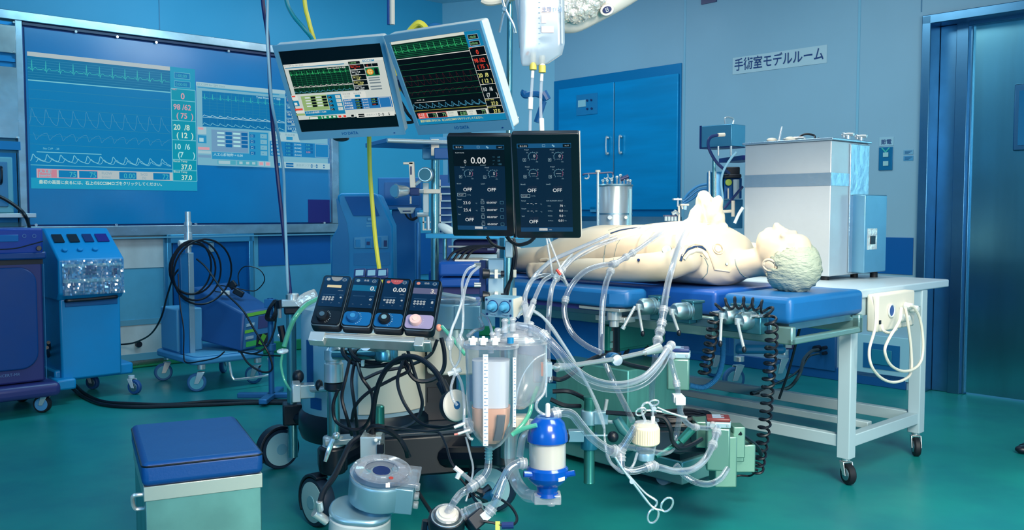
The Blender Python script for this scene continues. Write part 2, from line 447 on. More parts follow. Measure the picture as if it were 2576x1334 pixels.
# ---- door
m_door = mat('door_steel', (140, 212, 228), .22, 1.0, noise=.25, nscale=1.6, stretch=(.4, 5, .4))
m_frame = mat('door_frame_steel', (95, 150, 185), .3, 1.0, noise=.1)
W_ = 2.4; x0 = dF.x
struct('trim_6', m_frame, xf(join(box2((x0-.01, 0, -.14), (x0+.045, dT, .03)), box2((x0-.01, dT-.05, -.14), (x0+W_, dT+.005, .03)), box2((x0+.045, 0, -.16), (x0+.24, dT-.05, -.11))), MR), bevel=.004)
dj = WR.at(2400, 500, -.12).x; dt2 = WR.at(2440, 66, -.12).y
struct('trim_7', m_frame, xf(join(box2((x0+.22, 0, -.18), (dj, dt2+.04, -.09)), box2((x0+.22, dt2, -.18), (x0+W_, dt2+.09, -.09)), box2((x0+.0, dt2+.09, -.16), (x0+W_, dT-.04, -.12))), MR), bevel=.003)
door = solo('door_1', None, None, m_door, xf(box2((dj, .012, -.17), (x0+W_, dt2, -.13)), MR), kind='structure', smooth=0)
g = WR.rect(2552, 212, 2720, 372, -.13, -.112)
fr_ = mk('window_frame', norm(xf(g, MR)), [m_frame], door, bevel=.006, inv=Matrix.Translation(door.location).inverted())
mk('window_pane', norm(xf(WR.rect(2564, 228, 2715, 358, -.13, -.106), MR)), [mat('dark_window', (40, 120, 170), .08)], fr_, inv=Matrix.Translation(door.location).inverted())
# back part of the room seen only in reflections
struct('wall_far', m_wall, join(box((-4.6, 2.2, 1.5), (.1, 8, 3)),), smooth=0)

# ---- wall cabinet on the right wall
m_cab = mat('cabinet_steel', (0, 158, 218), .32, .35, noise=.2, nscale=2, stretch=(.5, 4, .5))
m_cabf = mat('cabinet_frame', (0, 124, 180), .35, .3)
t = T('wall_cabinet', 'tall two door steel cabinet built into the wall behind the patient', 'cabinet', M=MR @ Matrix.Translation(WR.at(1553, 545)))
def cl_(g): return xf(g, MR)
t.part('frame', m_cabf, cl_(join(WR.rect(1396, 205, 1712, 560, 0, .012, 0))), world=True, bevel=.003)
a = WR.at(1405, 222, .03); b_ = WR.at(1543, 528, .03); c_ = WR.at(1702, 528, .03); tp = WR.at(1540, 207, .03).y
for nm, xa, xb in (('l', a.x, b_.x-.004), ('r', b_.x+.004, c_.x)):
    d = t.part('door', m_cab, cl_(box2((xa, b_.y, .012), (xb, tp, .03))), world=True, bevel=.003)
    hx = WR.at(1527, 360, .05).x if nm == 'l' else WR.at(1560, 360, .05).x
    hy0, hy1 = WR.at(1545, 385, .05).y, WR.at(1545, 345, .05).y
    t.part('handle', M_chrome2, cl_(join(tube([(hx, hy0, .03), (hx, hy0, .06), (hx, hy1, .06), (hx, hy1, .03)], .006), ell((hx, hy0, .04), (.012, .012, .012)), ell((hx, hy1, .04), (.012, .012, .012)))), d, world=True)
t.part('hinge_strip', M_steel2, cl_(box2((b_.x-.003, b_.y, .03), (b_.x+.003, tp-.01, .033))), world=True)
cp = t.part('control_panel', mat('cabinet_control_plate', (40, 140, 190), .3, .4), cl_(WR.rect(1450, 240, 1502, 286, .03, .036)), world=True)
t.part('display', mat('small_lcd', (150, 200, 210), .2), cl_(WR.rect(1454, 253, 1473, 268, .036, .04)), cp, world=True)
t.part('button', M_navy, [cl_(cyl(WR.at(x, y, .036), WR.at(x, y, .036)+V((0, 0, .008)), .009)) for x, y in ((1478, 253), (1488, 252), (1478, 274), (1489, 273))], cp, world=True)
# ---- sign on the wall
q0, q1 = WR.at(1843, 146, .004), WR.at(2080, 112, .004)
hgt = WR.at(1843, 146, .004).y-WR.at(1843, 188, .004).y
t = T('paper_sign', 'long white paper sign with dark Japanese letters taped high on the wall', 'sign', M=MR @ Matrix.Translation((q0.x, q0.y-hgt, 0)))
Ls = q1.x-q0.x
gx = [(Ls*i/16, math.sin(i*1.1)*.0012+.003) for i in range(17)]
v = [V((x, y, z)) for x, z in gx for y in (0, hgt)]+[V((x, y, z-.0012)) for x, z in gx for y in (0, hgt)]
f = []; n2 = 34
for i in range(16):
    o = i*2; f += [(o, o+2, o+3, o+1), (n2+o, n2+o+1, n2+o+3, n2+o+2), (o, n2+o, n2+o+2, o+2), (o+1, o+3, n2+o+3, n2+o+1)]
t.part('paper', mat('sign_paper', (172, 205, 216), .6), (v, f))
s_ = '手術室モデルルーム'
g = text(s_, 1.0, None, 'l', .012); wd = max(p.x for p in g[0])
t.part('lettering', mat('sign_ink', (10, 60, 120), .6), xf(g, Matrix.Translation((Ls*.02, hgt*.26, .0055)) @ Matrix.Diagonal((Ls*.95/wd, hgt*.78, 1, 1))), smooth=0)
# ---- switch plate with sticker, small plates
t = T('light_switch', 'blue two rocker switch plate under a small notice, beside the door', 'switch', M=MR @ Matrix.Translation(WR.at(2228, 428)))
t.part('plate', mat('switch_plate', (10, 115, 165), .35, .3), cl_(WR.rect(2211, 371, 2244, 428, 0, .008)), world=True, bevel=.002)
for y in (384, 406):
    t.part('rocker', mat('rocker_light', (150, 200, 205), .35), cl_(WR.rect(2221, y, 2234, y+11, .008, .013)), world=True, bevel=.001)
q0 = WR.at(2228, 371, .009)
t.part('green_arrow_sticker', mat('green_sticker', (60, 180, 170), .4), cl_(prism([(q0.x-.03, q0.y-.002), (q0.x, q0.y-.035), (q0.x+.03, q0.y-.002), (q0.x+.02, q0.y-.002), (q0.x, q0.y-.024), (q0.x-.02, q0.y-.002)], .008, .01)), world=True)
t = T('switch_notice', 'small white card with dark Japanese letters above the switch', 'notice', M=MR @ Matrix.Translation(WR.at(2230, 369)))
t.part('card', mat('notice_card', (150, 195, 212), .6), cl_(WR.rect(2212, 346, 2248, 366, 0, .003)), world=True)
a = WR.at(2216, 363, .004); b_ = WR.at(2243, 349, .004)
t.part('lettering', mat('sign_ink', (10, 60, 120), .6), cl_(xf(text('節電', (b_.x-a.x)/2.0, None, 'l', .015), Matrix.Translation((a.x, a.y, .004)))), world=True, smooth=0)
for k, (y0_, y1_, cc) in enumerate(((378, 388, (110, 170, 200)), (393, 404, (70, 150, 195)))):
    t = T('label_plate', ('upper' if k == 0 else 'lower')+' small label plate on the wall between switch and door', 'label', M=MR @ Matrix.Translation(WR.at(2285, y1_)))
    t.part('plate', mat('lab%d' % k, cc, .5), cl_(WR.rect(2273, y0_, 2297, y1_, 0, .003)), world=True)
    t.part('print', mat('lab_ink', (30, 100, 150), .5), cl_(join(*[WR.rect(2276, y0_+2+3*i, 2294-4*i, y0_+3+3*i, .003, .004) for i in range(3)])), world=True)
q = WR.at(1785, 0, .004)
solo('ceiling_label', 'narrow dark blue plate high on the wall at the top edge', 'plate', M_navy, cl_(WR.rect(1764, -16, 1802, 4, 0, .008)))
# ---- vent and outlet low on the right wall
t = T('wall_vent', 'white framed recessed wall vent near the floor beneath the white table', 'vent', M=MR @ Matrix.Translation(WR.at(2220, 955)))
t.part('frame', mat('vent_frame', (140, 195, 215), .45), cl_(join(WR.rect(2143, 838, 2301, 965, 0, .02))), world=True, bevel=.004)
t.part('grille', mat('vent_dark', (10, 95, 150), .5), cl_(join(WR.rect(2172, 862, 2262, 936, .02, .024))), world=True)
t.part('slot', mat('vent_slot', (20, 120, 150), .5), cl_(join(WR.rect(2192, 878, 2242, 922, .024, .03))), world=True, bevel=.003)
t = T('wall_outlet', 'wall power outlet panel with black plug and red sockets behind the bench', 'outlet', M=MR @ Matrix.Translation(WR.at(2060, 890)))
t.part('panel', M_navy, cl_(WR.rect(2036, 866, 2092, 896, 0, .02)), world=True, bevel=.003)
t.part('label', mat('sign_paper', (172, 205, 216), .6), cl_(WR.rect(2062, 857, 2088, 863, 0, .004)), world=True)
t.part('socket', mat('red_socket', (120, 50, 50), .4), cl_(WR.rect(2076, 868, 2090, 894, .02, .026)), world=True)
t.part('plug', M_black, cl_(join(cyl(WR.at(2062, 876, .02), WR.at(2062, 876, .02)+V((0, 0, .06)), .022), cyl(WR.at(2080, 874, .02), WR.at(2080, 874, .02)+V((0, 0, .05)), .012), cyl(WR.at(2080, 888, .02), WR.at(2080, 888, .02)+V((0, 0, .05)), .012))), world=True)
struct('trim_8', mat('wall_cover_blue', (20, 85, 140), .4), cl_(WR.rect(1985, 800, 2100, 935, 0, .03)), bevel=.004)

# ================= LEFT WALL =================
m_sw = mat('steel_surround', (175, 200, 212), .28, .8, noise=.3, nscale=3, stretch=(3, .3, 3))
def LL(g): return xf(g, ML)
tl = WL.at(54, 50, .05); br = WL.at(835, 565, .05)
zt = WL.at(342, 68, .05).y
ox = WL.at(850, 300, .05).x
zt0 = WL.at(300, 84, .05).y; zb0 = WL.at(400, 567, .05).y; zb1 = WL.at(400, 592, .05).y
ztop = WL.at(300, 62, .05).y
struct('trim_9', m_sw, LL(join(box2((-3.0, zt0, 0), (ox, ztop, .06)), box2((-3.0, zb1, 0), (ox, zb0, .06)), box2((br.x, zb0, 0), (ox, zt0, .06)), box2((WL.at(43, 300, .05).x, zb0, 0), (WL.at(62, 300, .05).x, zt0, .06)))), bevel=.004)
sc = T('wall_screen', 'large dark wall screen in a steel surround showing monitor graphs', 'screen', M=ML @ Matrix.Translation((0, zb0, 0)))
sx0 = WL.at(62, 300, .03).x
bz = sc.part('bezel', mat('screen_bezel', (0, 60, 120), .4, .3), LL(box2((sx0, zb0, 0), (br.x, zt0, .02))), world=True)
sxa, sxb = WL.at(68, 300, .03).x, WL.at(831, 300, .03).x
m_scr = mat('screen_glass', (0, 108, 160), .2, spec=1.0, noise=.2, nscale=1.5, emit=(0, 76, 126), estr=.5)
gl = sc.part('glass', m_scr, LL(box2((sxa, zb0+.012, .02), (sxb, zt0-.035, .03))), world=True)
sc.part('top_rail', mat('dark_rail', (10, 40, 80), .4), LL(box2((sx0, zt0-.022, .02), (br.x, zt0-.006, .045))), world=True)
sc.part('purple_sticker', mat('purple_patch', (34, 34, 112), .4), LL(WL.rect(775, 502, 830, 560, .03, .033)), world=True)
sc.part('screw', M_chrome, [LL(cyl(WL.at(x, y, .04), WL.at(x, y, .04)+V((0, 0, .012)), .009, n=10)) for x, y in ((190, 80), (294, 93), (392, 107), (574, 129), (90, 566), (292, 566), (492, 564), (815, 561))], world=True)

def ecg(n, x0, x1, y, a):
    o = []
    for i in range(n):
        X = x0+(x1-x0)*i/n; w_ = (x1-x0)/n
        o += [(X, y), (X+.12*w_, y-.12*a), (X+.2*w_, y), (X+.26*w_, y+.15*a), (X+.3*w_, y-a), (X+.34*w_, y+.3*a), (X+.4*w_, y), (X+.55*w_, y-.2*a), (X+.68*w_, y), (X+.99*w_, y)]
    return o
def pulse(n, x0, x1, y, a):
    o = []
    for i in range(n):
        X = x0+(x1-x0)*i/n; w_ = (x1-x0)/n
        for u, h in ((0, .05), (.1, .35), (.17, .95), (.22, 1), (.3, .8), (.42, .5), (.5, .52), (.6, .3), (.78, .12), (.95, .03)): o.append((X+u*w_, y-a*h))
    return o
def vitals(c, p):
    """bedside monitor picture, 1000 x 750 units"""
    c.rect(0, 0, 1000, 750, p['bg']); c.rect(0, 0, 1000, 24, p['bar']); 
    c.rect(0, 24, 835, 150, p['grid_bg']); c.hl(0, 835, [40, 54, 68, 82, 96, 110, 124, 138], 3, p['dgreen'])
    c.lines(ecg(11, 0, 832, 92, 48), 3, p['green']); c.rect(0, 152, 835, 158, p['white'])
    c.hl(0, 835, [205, 255, 305, 355, 405, 455, 505], 2.5, p['dgreen'])
    c.lines(pulse(11, 0, 832, 400, 90), 2.5, p['red2']); c.lines(pulse(11, 20, 832, 440, -40), 2, p['red2'])
    c.text('No CVP   -20', 70, 532, 16, p['white']); c.rect(35, 545, 400, 549, p['white'])
    c.lines(pulse(11, 0, 832, 600, 40), 4, p['cyan']); c.lines(pulse(11, 30, 832, 604, 22), 3, p['cyan']); c.rect(0, 618, 835, 622, p['yel'])
    c.rect(835, 0, 1000, 128, p['teal']); c.rect(0, 690, 1000, 750, p['teal'])
    for y, s in ((30, '1:00:00'), (82, '0:00:00')):
        c.rect(862, y, 965, y+36, p['bg']); c.box(862, y, 965, y+36, 2, p['white']); c.text(s, 868, y+28, 26, p['lg'])
    for y0, y1 in ((130, 200), (200, 322), (322, 440), (440, 560), (560, 625), (625, 690)):
        c.rect(838, y0, 1000, y1, p['bg2']); c.box(838, y0, 998, y1, 4, p['white'])
    c.text('ART', 845, 140, 16, p['red']); c.text('0', 900, 190, 52, p['red'], bold=.02)
    c.text('98 /62', 850, 255, 46, p['red'], bold=.02); c.text('( 75  )', 868, 307, 46, p['red'], bold=.02)
    c.text('20  /8', 848, 378, 46, p['yel2'], bold=.02); c.text('( 12  )', 866, 426, 46, p['yel2'], bold=.02)
    c.text('10  /6', 848, 496, 46, p['wh2'], bold=.02); c.text('(7     )', 872, 545, 46, p['wh2'], bold=.02)
    c.text('Rectal Temp', 842, 575, 18, p['yel2']); c.text('37.0', 892, 618, 42, p['yel2'], bold=.02)
    c.text('Blood Temp', 842, 640, 18, p['yel2']); c.text('37.0', 892, 683, 42, p['yel2'], bold=.02)
    c.rect(30, 640, 835, 690, p['bar']); c.box(32, 642, 372, 688, 4, p['red'])
    c.rect(36, 644, 140, 687, p['pink']); c.text('人工肺', 42, 663, 24, p['white'], bold=.02); c.text('[mmHg]', 42, 683, 20, p['white'], bold=.02)
    for x, s in ((150, '75'), (265, '75'), (500, '0.00'), (710, '72')):
        c.rect(x, 646, x+105, 686, p['bg']); c.text(s, x+98, 682, 42, p['lg'], 'r')
    c.text('FLOW', 395, 663, 22, p['gr']); c.text('(L/min)', 395, 683, 18, p['gr']); c.text('SvO2', 630, 663, 20, p['gr']); c.text('[%]', 640, 683, 18, p['gr'])
    c.text('最初の画面に戻るには、右上のECCSIMロゴをクリックしてください。', 40, 722, 23.5, p['yel2'], bold=.01)
PV = dict(bg='060a10', bg2='05080e', bar='dfe4d8', grid_bg='0a2a20', dgreen='1c7a4c', green='3cc878', white='e8e8e0', red2='4a1c26', cyan='50a0c0', yel='b8b850', teal='1484b4', lg='90d890', red='e84838', yel2='e6e68a', wh2='dce8e8', pink='e05048', gr='788890')
PW = dict(bg='0880bc', bg2='0a9cb8', bar='b8c8cc', grid_bg='0876a8', dgreen='2888b4', green='38bcc0', white='7cd0e0', red2='4c98c0', cyan='7ccce0', yel='60bcd0', teal='1aa0c8', lg='48c0c8', red='e0a8b4', yel2='d6f0e0', wh2='b4ecf0', pink='d08a9c', gr='7aa8bc')
def console(c, p):
    """perfusion console picture, 1000 x 640 units"""
    c.rect(0, 0, 1000, 640, p['pan']); c.rect(0, 0, 1000, 30, p['bar']); c.text('ECCSIM for SIM Data', 8, 24, 22, p['gr'])
    c.rect(10, 36, 610, 44, p['teal']); c.rect(40, 64, 650, 340, p['grid_bg']); c.rect(40, 270, 650, 335, p['gr2'])
    c.hl(40, 650, [86, 108, 130, 152, 174, 196, 218, 240], 2, p['dgreen'])
    for i in range(11): c.rect(90+i*52, 64, 93+i*52, 335, p['dgreen'])
    c.lines(ecg(11, 40, 648, 120, 34), 3, p['green']); c.text('Total Number = 428', 430, 84, 22, p['white'], bold=.02)
    c.lines(pulse(11, 40, 648, 262, 12), 4, p['white']); c.rect(40, 266, 650, 270, p['white']); c.lines(pulse(11, 40, 648, 328, 18), 4, p['cyan'])
    c.rect(655, 20, 770, 50, p['bg']); c.text('1:00:00', 662, 44, 24, p['lg'])
    for i, (s1, s2, cc) in enumerate((('98.1 / 67.0', '75', 'red'), ('20.2 / 5.8', '12.1', 'wh2'), ('10.1 / 6.1', '12.8', 'yel2'), ('0.01 / 0.03', '0.0100', 'yel2'), ('5.01 / 5.01', '5.0021', 'wh2'))):
        y = 56+i*58; c.rect(660, y, 800, y+52, p['bg']); c.text('ART Pressure', 664, y+13, 12, p[cc]); c.text(s1, 668, y+32, 22, p[cc], bold=.02); c.text(s2, 700, y+50, 20, p[cc], bold=.02)
    c.text('ECCSIM', 800, 34, 34, p['teal'], bold=.02); c.rect(808, 56, 880, 88, p['bg']); c.text('0', 830, 84, 28, p['red']); c.rect(884, 56, 940, 88, p['bg'])
    c.rect(808, 98, 940, 190, p['dgreen']); c.rect(895, 110, 930, 180, p['bg']); c.disc(850, 144, 34, p['or']); c.disc(850, 144, 24, p['yel2']); c.lines([(818, 144), (882, 144)], 6, p['or']); c.lines([(850, 112), (850, 176)], 6, p['or'])
    for y in (205, 230, 260, 300, 330):
        c.rect(820, y, 930, y+14, p['gr']); 
    for i, x in enumerate((5, 60)): pass
    c.rect(0, 345, 60, 400, p['bar']); c.rect(4, 350, 40, 366, p['red']); c.rect(0, 410, 60, 470, p['teal']); c.rect(10, 430, 40, 460, p['white'])
    c.rect(0, 500, 80, 522, p['red']); c.rect(0, 528, 90, 550, p['bar']); c.rect(0, 560, 90, 582, p['lg2'])
    c.rect(95, 360, 360, 530, p['lg2']); 
    for i in range(4):
        for x in (215, 330): c.rect(x-20, 372+i*32, x+26, 396+i*32, p['bg']); c.rect(x-80, 376+i*32, x-28, 390+i*32, p['wh2'])
    c.rect(95, 535, 420, 590, p['teal']); c.text('人工心肺制御 = 0.00', 105, 562, 24, p['white'], bold=.02)
    c.rect(365, 360, 510, 590, p['teal']); 
    for i in range(4): c.rect(372, 380+i*46, 410, 404+i*46, p['bg']); c.text('□', 376, 402+i*46, 24, p['white']); c.rect(450, 372+i*46, 500, 408+i*46, p['pan']); c.text('▸', 465, 400+i*46, 26, p['bg'])
    c.rect(520, 350, 760, 420, p['bar']); c.text('送血流量', 528, 372, 20, p['gr']); c.text('脱血流量', 640, 372, 20, p['gr']); c.rect(540, 382, 600, 408, p['pan']); c.rect(650, 382, 700, 408, p['teal'])
    c.rect(520, 425, 1000, 545, p['teal2'])
    for i, s in enumerate(('送血回路', '脱血圧力', '酸素流量', 'CO2流量')):
        c.text(s, 528, 446+i*29, 20, p['white'], bold=.02); c.rect(640, 430+i*29, 700, 454+i*29, p['bg']); c.text('0.00', 645, 450+i*29, 20, p['lg']); c.text('[L/min]', 712, 448+i*29, 19, p['white'], bold=.02)
        if i < 3: c.rect(800, 430+i*29, 862, 454+i*29, p['bg']); c.text('0.00', 806, 450+i*29, 20, p['red'] if i == 2 else p['lg'])
    c.box(880, 430, 990, 540, 3, p['bar'])
    c.rect(130, 595, 260, 630, p['gd']); c.rect(136, 600, 220, 626, p['bar']); c.rect(270, 595, 420, 630, p['gd'])
    for x in (300, 350, 395): c.rect(x-14, 602, x+10, 622, p['bar'])
    for x in (430, 480, 560): c.rect(x, 595, x+40, 630, p['bar']); c.rect(x+6, 600, x+34, 625, p['red'] if x < 540 else p['bg'])
    c.rect(620, 590, 1000, 640, p['bar']); c.rect(640, 598, 700, 612, p['bg']); c.rect(640, 618, 700, 632, p['bg']); c.text('送血ポンプ [L/min]', 720, 622, 22, p['gr'])
    for x in (840, 880, 940): c.text('▲', x, 612, 18, p['bg']); c.text('▼', x, 634, 18, p['bg'])
PC = dict(PV, pan='cfd8d2', gr2='0c3020', bar='e4e8e0', lg2='98b878', gd='208a60', teal2='2878b8', **{'or': 'f09030'})
PD = dict(PW, pan='7cbcd4', gr2='0a74b0', bar='a8d0dc', lg2='74a4c8', gd='50b0c8', teal2='1a84c4', bg='0a6cb0', teal='2a98cc', white='b0e0ec', grid_bg='0a7cb8', **{'or': '90c8d0'})
# the two pictures on the wall screen
def wallpic(fn, pal, nat, tlp, trp, brp, blp, nm):
    zz = .031
    a, b, c2, d2 = [WL.at(x, y, zz) for x, y in (tlp, trp, brp, blp)]
    xa, xb = (a.x+d2.x)/2, (b.x+c2.x)/2; ya, yb = (a.y+b.y)/2, (c2.y+d2.y)/2
    c = Canvas(nat[0], nat[1], xb-xa, ya-yb, 0.0, .0002, .82); fn(c, pal)
    c.put(nm, gl, ML @ Matrix.Translation(((xa+xb)/2, (ya+yb)/2, zz)), sc.inv)
wallpic(vitals, PW, (1000, 750), (68, 130), (492, 174), (494, 481), (78, 474), 'vitals_window')
wallpic(console, PD, (1000, 640), (494, 206), (824, 238), (824, 427), (496, 415), 'console_window')

# lower left wall: steel panels
m_lp = mat('lower_steel_panel', (196, 212, 216), .36, .15, noise=.25, nscale=2.5, stretch=(2.5, .4, 1))
m_lp2 = mat('lower_painted_panel', (84, 168, 202), .42, .2, noise=.1)
y_b = .09
struct('trim_10', m_lp2, LL(box2((-3.0, .085, 0), (ox+.2, zb1, .012))), smooth=0)
struct('trim_11', m_lp, LL(join(WL.rect(150, 597, 415, 672, .012, .018), WL.rect(300, 812, 420, 912, .012, .02))), smooth=0)
struct('trim_12', mat('panel_lip', (120, 190, 215), .35, .6), LL(join(WL.rect(300, 808, 420, 812, .012, .026), WL.rect(300, 895, 425, 899, .02, .026), WL.rect(414, 590, 417, 905, .012, .02), WL.rect(640, 590, 642, 800, .012, .02), box2((-3, zb1-.02, .012), (ox+.2, zb1-.01, .066)))), smooth=0)
struct('trim_13', m_dpan, LL(join(WL.rect(650, 590, 832, 662, .012, .018), box2((WL.at(850, 700, .02).x, WL.at(900, 700, .02).y, .012), (cl.x-.05, WL.at(900, 590, .02).y, .018)))), smooth=0)
t = T('wall_hatch', 'recessed blue hatch door in a steel frame low on the left wall', 'hatch', M=ML @ Matrix.Translation(WL.at(528, 800)))
t.part('frame', mat('hatch_frame', (80, 165, 205), .35, .8), LL(join(WL.rect(419, 590, 640, 608, .012, .06), WL.rect(419, 778, 640, 795, .012, .06), WL.rect(419, 590, 436, 795, .012, .06), WL.rect(626, 590, 640, 795, .012, .06))), world=True, bevel=.006)
hd = t.part('door', mat('hatch_door', (0, 100, 172), .35, .5, noise=.1), LL(WL.rect(434, 606, 628, 780, .012, .03)), world=True, bevel=.003)
t.part('latch', M_steel2, LL(join(WL.rect(525, 608, 539, 634, .03, .04), WL.rect(528, 612, 536, 622, .04, .05))), hd, world=True, bevel=.002)
solo('wall_plug', 'round black port on the steel wall panel by the floor', 'port', M_black, LL(cyl(WL.at(347, 866, .02), WL.at(347, 866, .02)+V((0, 0, .025)), .022)))
# steel built-in shelf unit at far left edge
t = T('wall_shelf_unit', 'built-in steel cupboard wall at the left edge with bright panels', 'cupboard', M=ML @ Matrix.Translation(WL.at(20, 560)))
m_bright = mat('bright_polished_steel', (215, 220, 220), .2, .9, noise=.35, nscale=5, bump=.25, bscale=3)
t.part('door', m_bright, LL(WL.rect(-80, 50, 41, 135, .03, .06)), world=True, bevel=.003)
t.part('door', m_bright, LL(WL.rect(-80, 158, 49, 349, .03, .06)), world=True, bevel=.003)
t.part('frame', mat('shelf_frame', (20, 120, 175), .35, .6), LL(join(WL.rect(-90, 28, 52, 52, 0, .05), WL.rect(-90, 135, 52, 158, 0, .05), WL.rect(-90, 350, 52, 378, 0, .07), WL.rect(-90, 380, 46, 560, 0, .02), WL.rect(-90, 40, 46, 350, 0, .03))), world=True)
t.part('screw', M_chrome, [LL(cyl(WL.at(x, y, .06), WL.at(x, y, .06)+V((0, 0, .01)), .007, n=8)) for x, y in ((34, 56), (36, 130), (45, 346))], world=True)
t.part('shelf', mat('shelf_ledge', (205, 212, 214), .3, .8), LL(WL.rect(-90, 537, 92, 548, .02, .25)), world=True, bevel=.003)
t = T('shelf_device', 'pale blue box device standing on the shelf ledge at the left edge', 'device', M=ML @ Matrix.Translation(WL.at(10, 537, .1)))
t.part('casing', mat('device_teal', (90, 165, 185), .4), LL(WL.rect(-60, 392, 36, 537, .02, .14)), world=True, bevel=.008)
t.part('face', mat('device_face', (40, 120, 165), .4), LL(WL.rect(-60, 405, 22, 520, .14, .15)), world=True, bevel=.003)
t.part('handle', M_black, LL(tube([WL.at(2, 420, .15), WL.at(4, 425, .19), WL.at(4, 455, .19), WL.at(2, 462, .15)], .008)), world=True)
solo('power_cable', 'thick black cable drooping across the steel ledge at the left edge', 'cable', M_cable, xf(tube([WL.at(-30, 485, .2), WL.at(10, 500, .22), WL.at(50, 527, .24), WL.at(66, 548, .26), WL.at(74, 575, .12), WL.at(76, 600, .05)], .011), ML))

# ================= OPERATING TABLE, MANIKIN, BENCH =================
from mathutils.bvhtree import BVHTree
K_ = 1.15
_M0 = Matrix(((A_.x, B_.x, 0, .872), (A_.y, B_.y, 0, 2.88), (0, 0, 1, 0), (0, 0, 0, 1)))
TF = Matrix.Translation(CAM) @ Matrix.Scale(K_, 4) @ Matrix.Translation(-CAM) @ _M0
def tf(g): return xf(g, TF)
def zf(z): return 1.12+(z-1.12)/K_      # world height -> table-frame height
def tz(p): return TF @ V(p)
ARZ = math.atan2(A_.y, A_.x)
m_pad = mat('blue_pad_vinyl', (26, 104, 168), .36, noise=.1, nscale=3, bump=.12, bscale=9)
m_padd = mat('deep_blue_pad', (16, 78, 160), .4)
m_rail = mat('table_rail', (150, 190, 185), .32, .7)
m_tgreen = mat('table_green_cover', (30, 140, 126), .4, noise=.08)
m_tblue = mat('table_blue_cover', (20, 112, 190), .4, noise=.08)
ft = tz((.98, .245, 0)); ft.z = 0
ot = T('operating_table', 'blue padded operating table on a steel foot under the manikin', 'operating table', ft, ARZ)
ot.part('head_pad', m_pad, tf(box2((0, 0, .765), (.255, .48, .85))), world=True, bevel=.022, seg=4)
ot.part('torso_pad', m_padd, tf(box2((.30, .03, .765), (1.06, .47, .853))), world=True, bevel=.02, seg=4)
ot.part('leg_pad', m_padd, tf(box2((1.08, .03, .765), (1.9, .47, .853))), world=True, bevel=.02, seg=4)
hf = ot.part('head_frame', m_rail, tf(join(box2((0.0, .01, .70), (.30, .035, .757)), box2((0.0, .01, .70), (.022, .47, .722)), box2((0, .45, .70), (.03, .478, .765)), box2((.0, .45, .70), (.30, .475, .757)))), world=True, bevel=.006)
ot.part('head_plate', M_steel2, tf(box2((.03, .04, .742), (.28, .45, .764))), world=True)
ot.part('side_rail', M_steel2, tf(box2((.05, -.035, .735), (1.5, -.025, .765))), world=True, bevel=.002)
ot.part('side_frame', m_rail, tf(join(box2((.29, .0, .70), (1.6, .03, .765)), box2((.29, .45, .70), (1.6, .478, .765)), box2((.3, .03, .735), (1.9, .46, .764)))), world=True, bevel=.003)
ot.part('column_cover', [m_tblue, m_tgreen], [(tf(box2((.825, .05, zf(.43)), (1.45, .40, .765))), 0), (tf(box2((.82, .055, .575), (.83, .395, .70))), 1)], world=True, bevel=.008)
gp = ot.part('end_cover', m_tgreen, tf(box2((.80, .05, .59), (.825, .40, .685))), world=True, bevel=.003)
nm = ot.part('name_plate', mat('name_plate', (130, 190, 190), .5), tf(join(box2((.797, .06, .625), (.80, .10, .665)), box2((.797, .06, .60), (.80, .085, .62)))), gp, world=True)
ot.part('bracket', m_rail, tf(join(prism([(.10, .70), (.16, .72), (.24, .71), (.27, .69), (.2, .68), (.12, .675)], .79, .81, Matrix(((0, 0, 1, 0), (1, 0, 0, 0), (0, 1, 0, 0), (0, 0, 0, 1)))))), world=True, bevel=.003)
ot.part('pivot_bolt', M_chrome2, tf(cyl((.78, .12, .69), (.82, .12, .69), .01)), world=True)
ot.part('linkage', M_black, tf(join(box2((.84, .10, .50), (1.2, .34, .58)), cyl((.83, .14, .52), (.83, .20, .58), .012), cyl((.83, .32, .58), (.83, .27, .50), .015))), world=True, bevel=.006)
m_base = mat('column_green_steel', (90, 165, 158), .34, .4, noise=.15, stretch=(6, 6, .5))
pc = P(1555, 960, 4.05)
Mb = Matrix.Translation((pc.x, pc.y, 0)) @ Matrix.Rotation(ARZ, 4, 'Z')
ot.part('pedestal', m_base, [xf(box2((-.20, -.19, .12), (.22, .17, .465)), Mb)], world=True, bevel=.006)
ot.part('pedestal_column', M_black, xf(cyl((0.05, 0, .46), (.05, 0, .62), .045), Mb), world=True)
q0 = G(1716, 1222, 0.03); Mq = Matrix.Translation((q0.x, q0.y, 0)) @ Matrix.Rotation(ARZ, 4, 'Z')   # x away, y toward camera-left is +? (left handed A,B)
m_foot = mat('foot_steel', (120, 178, 176), .3, .5, noise=.1)
ot.part('foot', m_foot, xf(join(box2((0, -.24, .03), (.9, 0, .125))), Mq), world=True, bevel=.006)
ot.part('foot_edge', M_black, xf(box2((.02, -.235, .125), (.88, -.01, .15)), Mq), world=True)
ot.part('foot_step', m_foot, xf(join(box2((.10, -.22, .15), (.34, -.03, .20)), box2((.13, -.2, .20), (.3, -.04, .235))), Mq), world=True, bevel=.006)
for xx in (.12, .78):
    for yy in (-.20, -.04): ot.part('wheel', M_gray, xf(cyl((xx, yy-.015, .035), (xx, yy+.015, .035), .035), Mq), world=True)

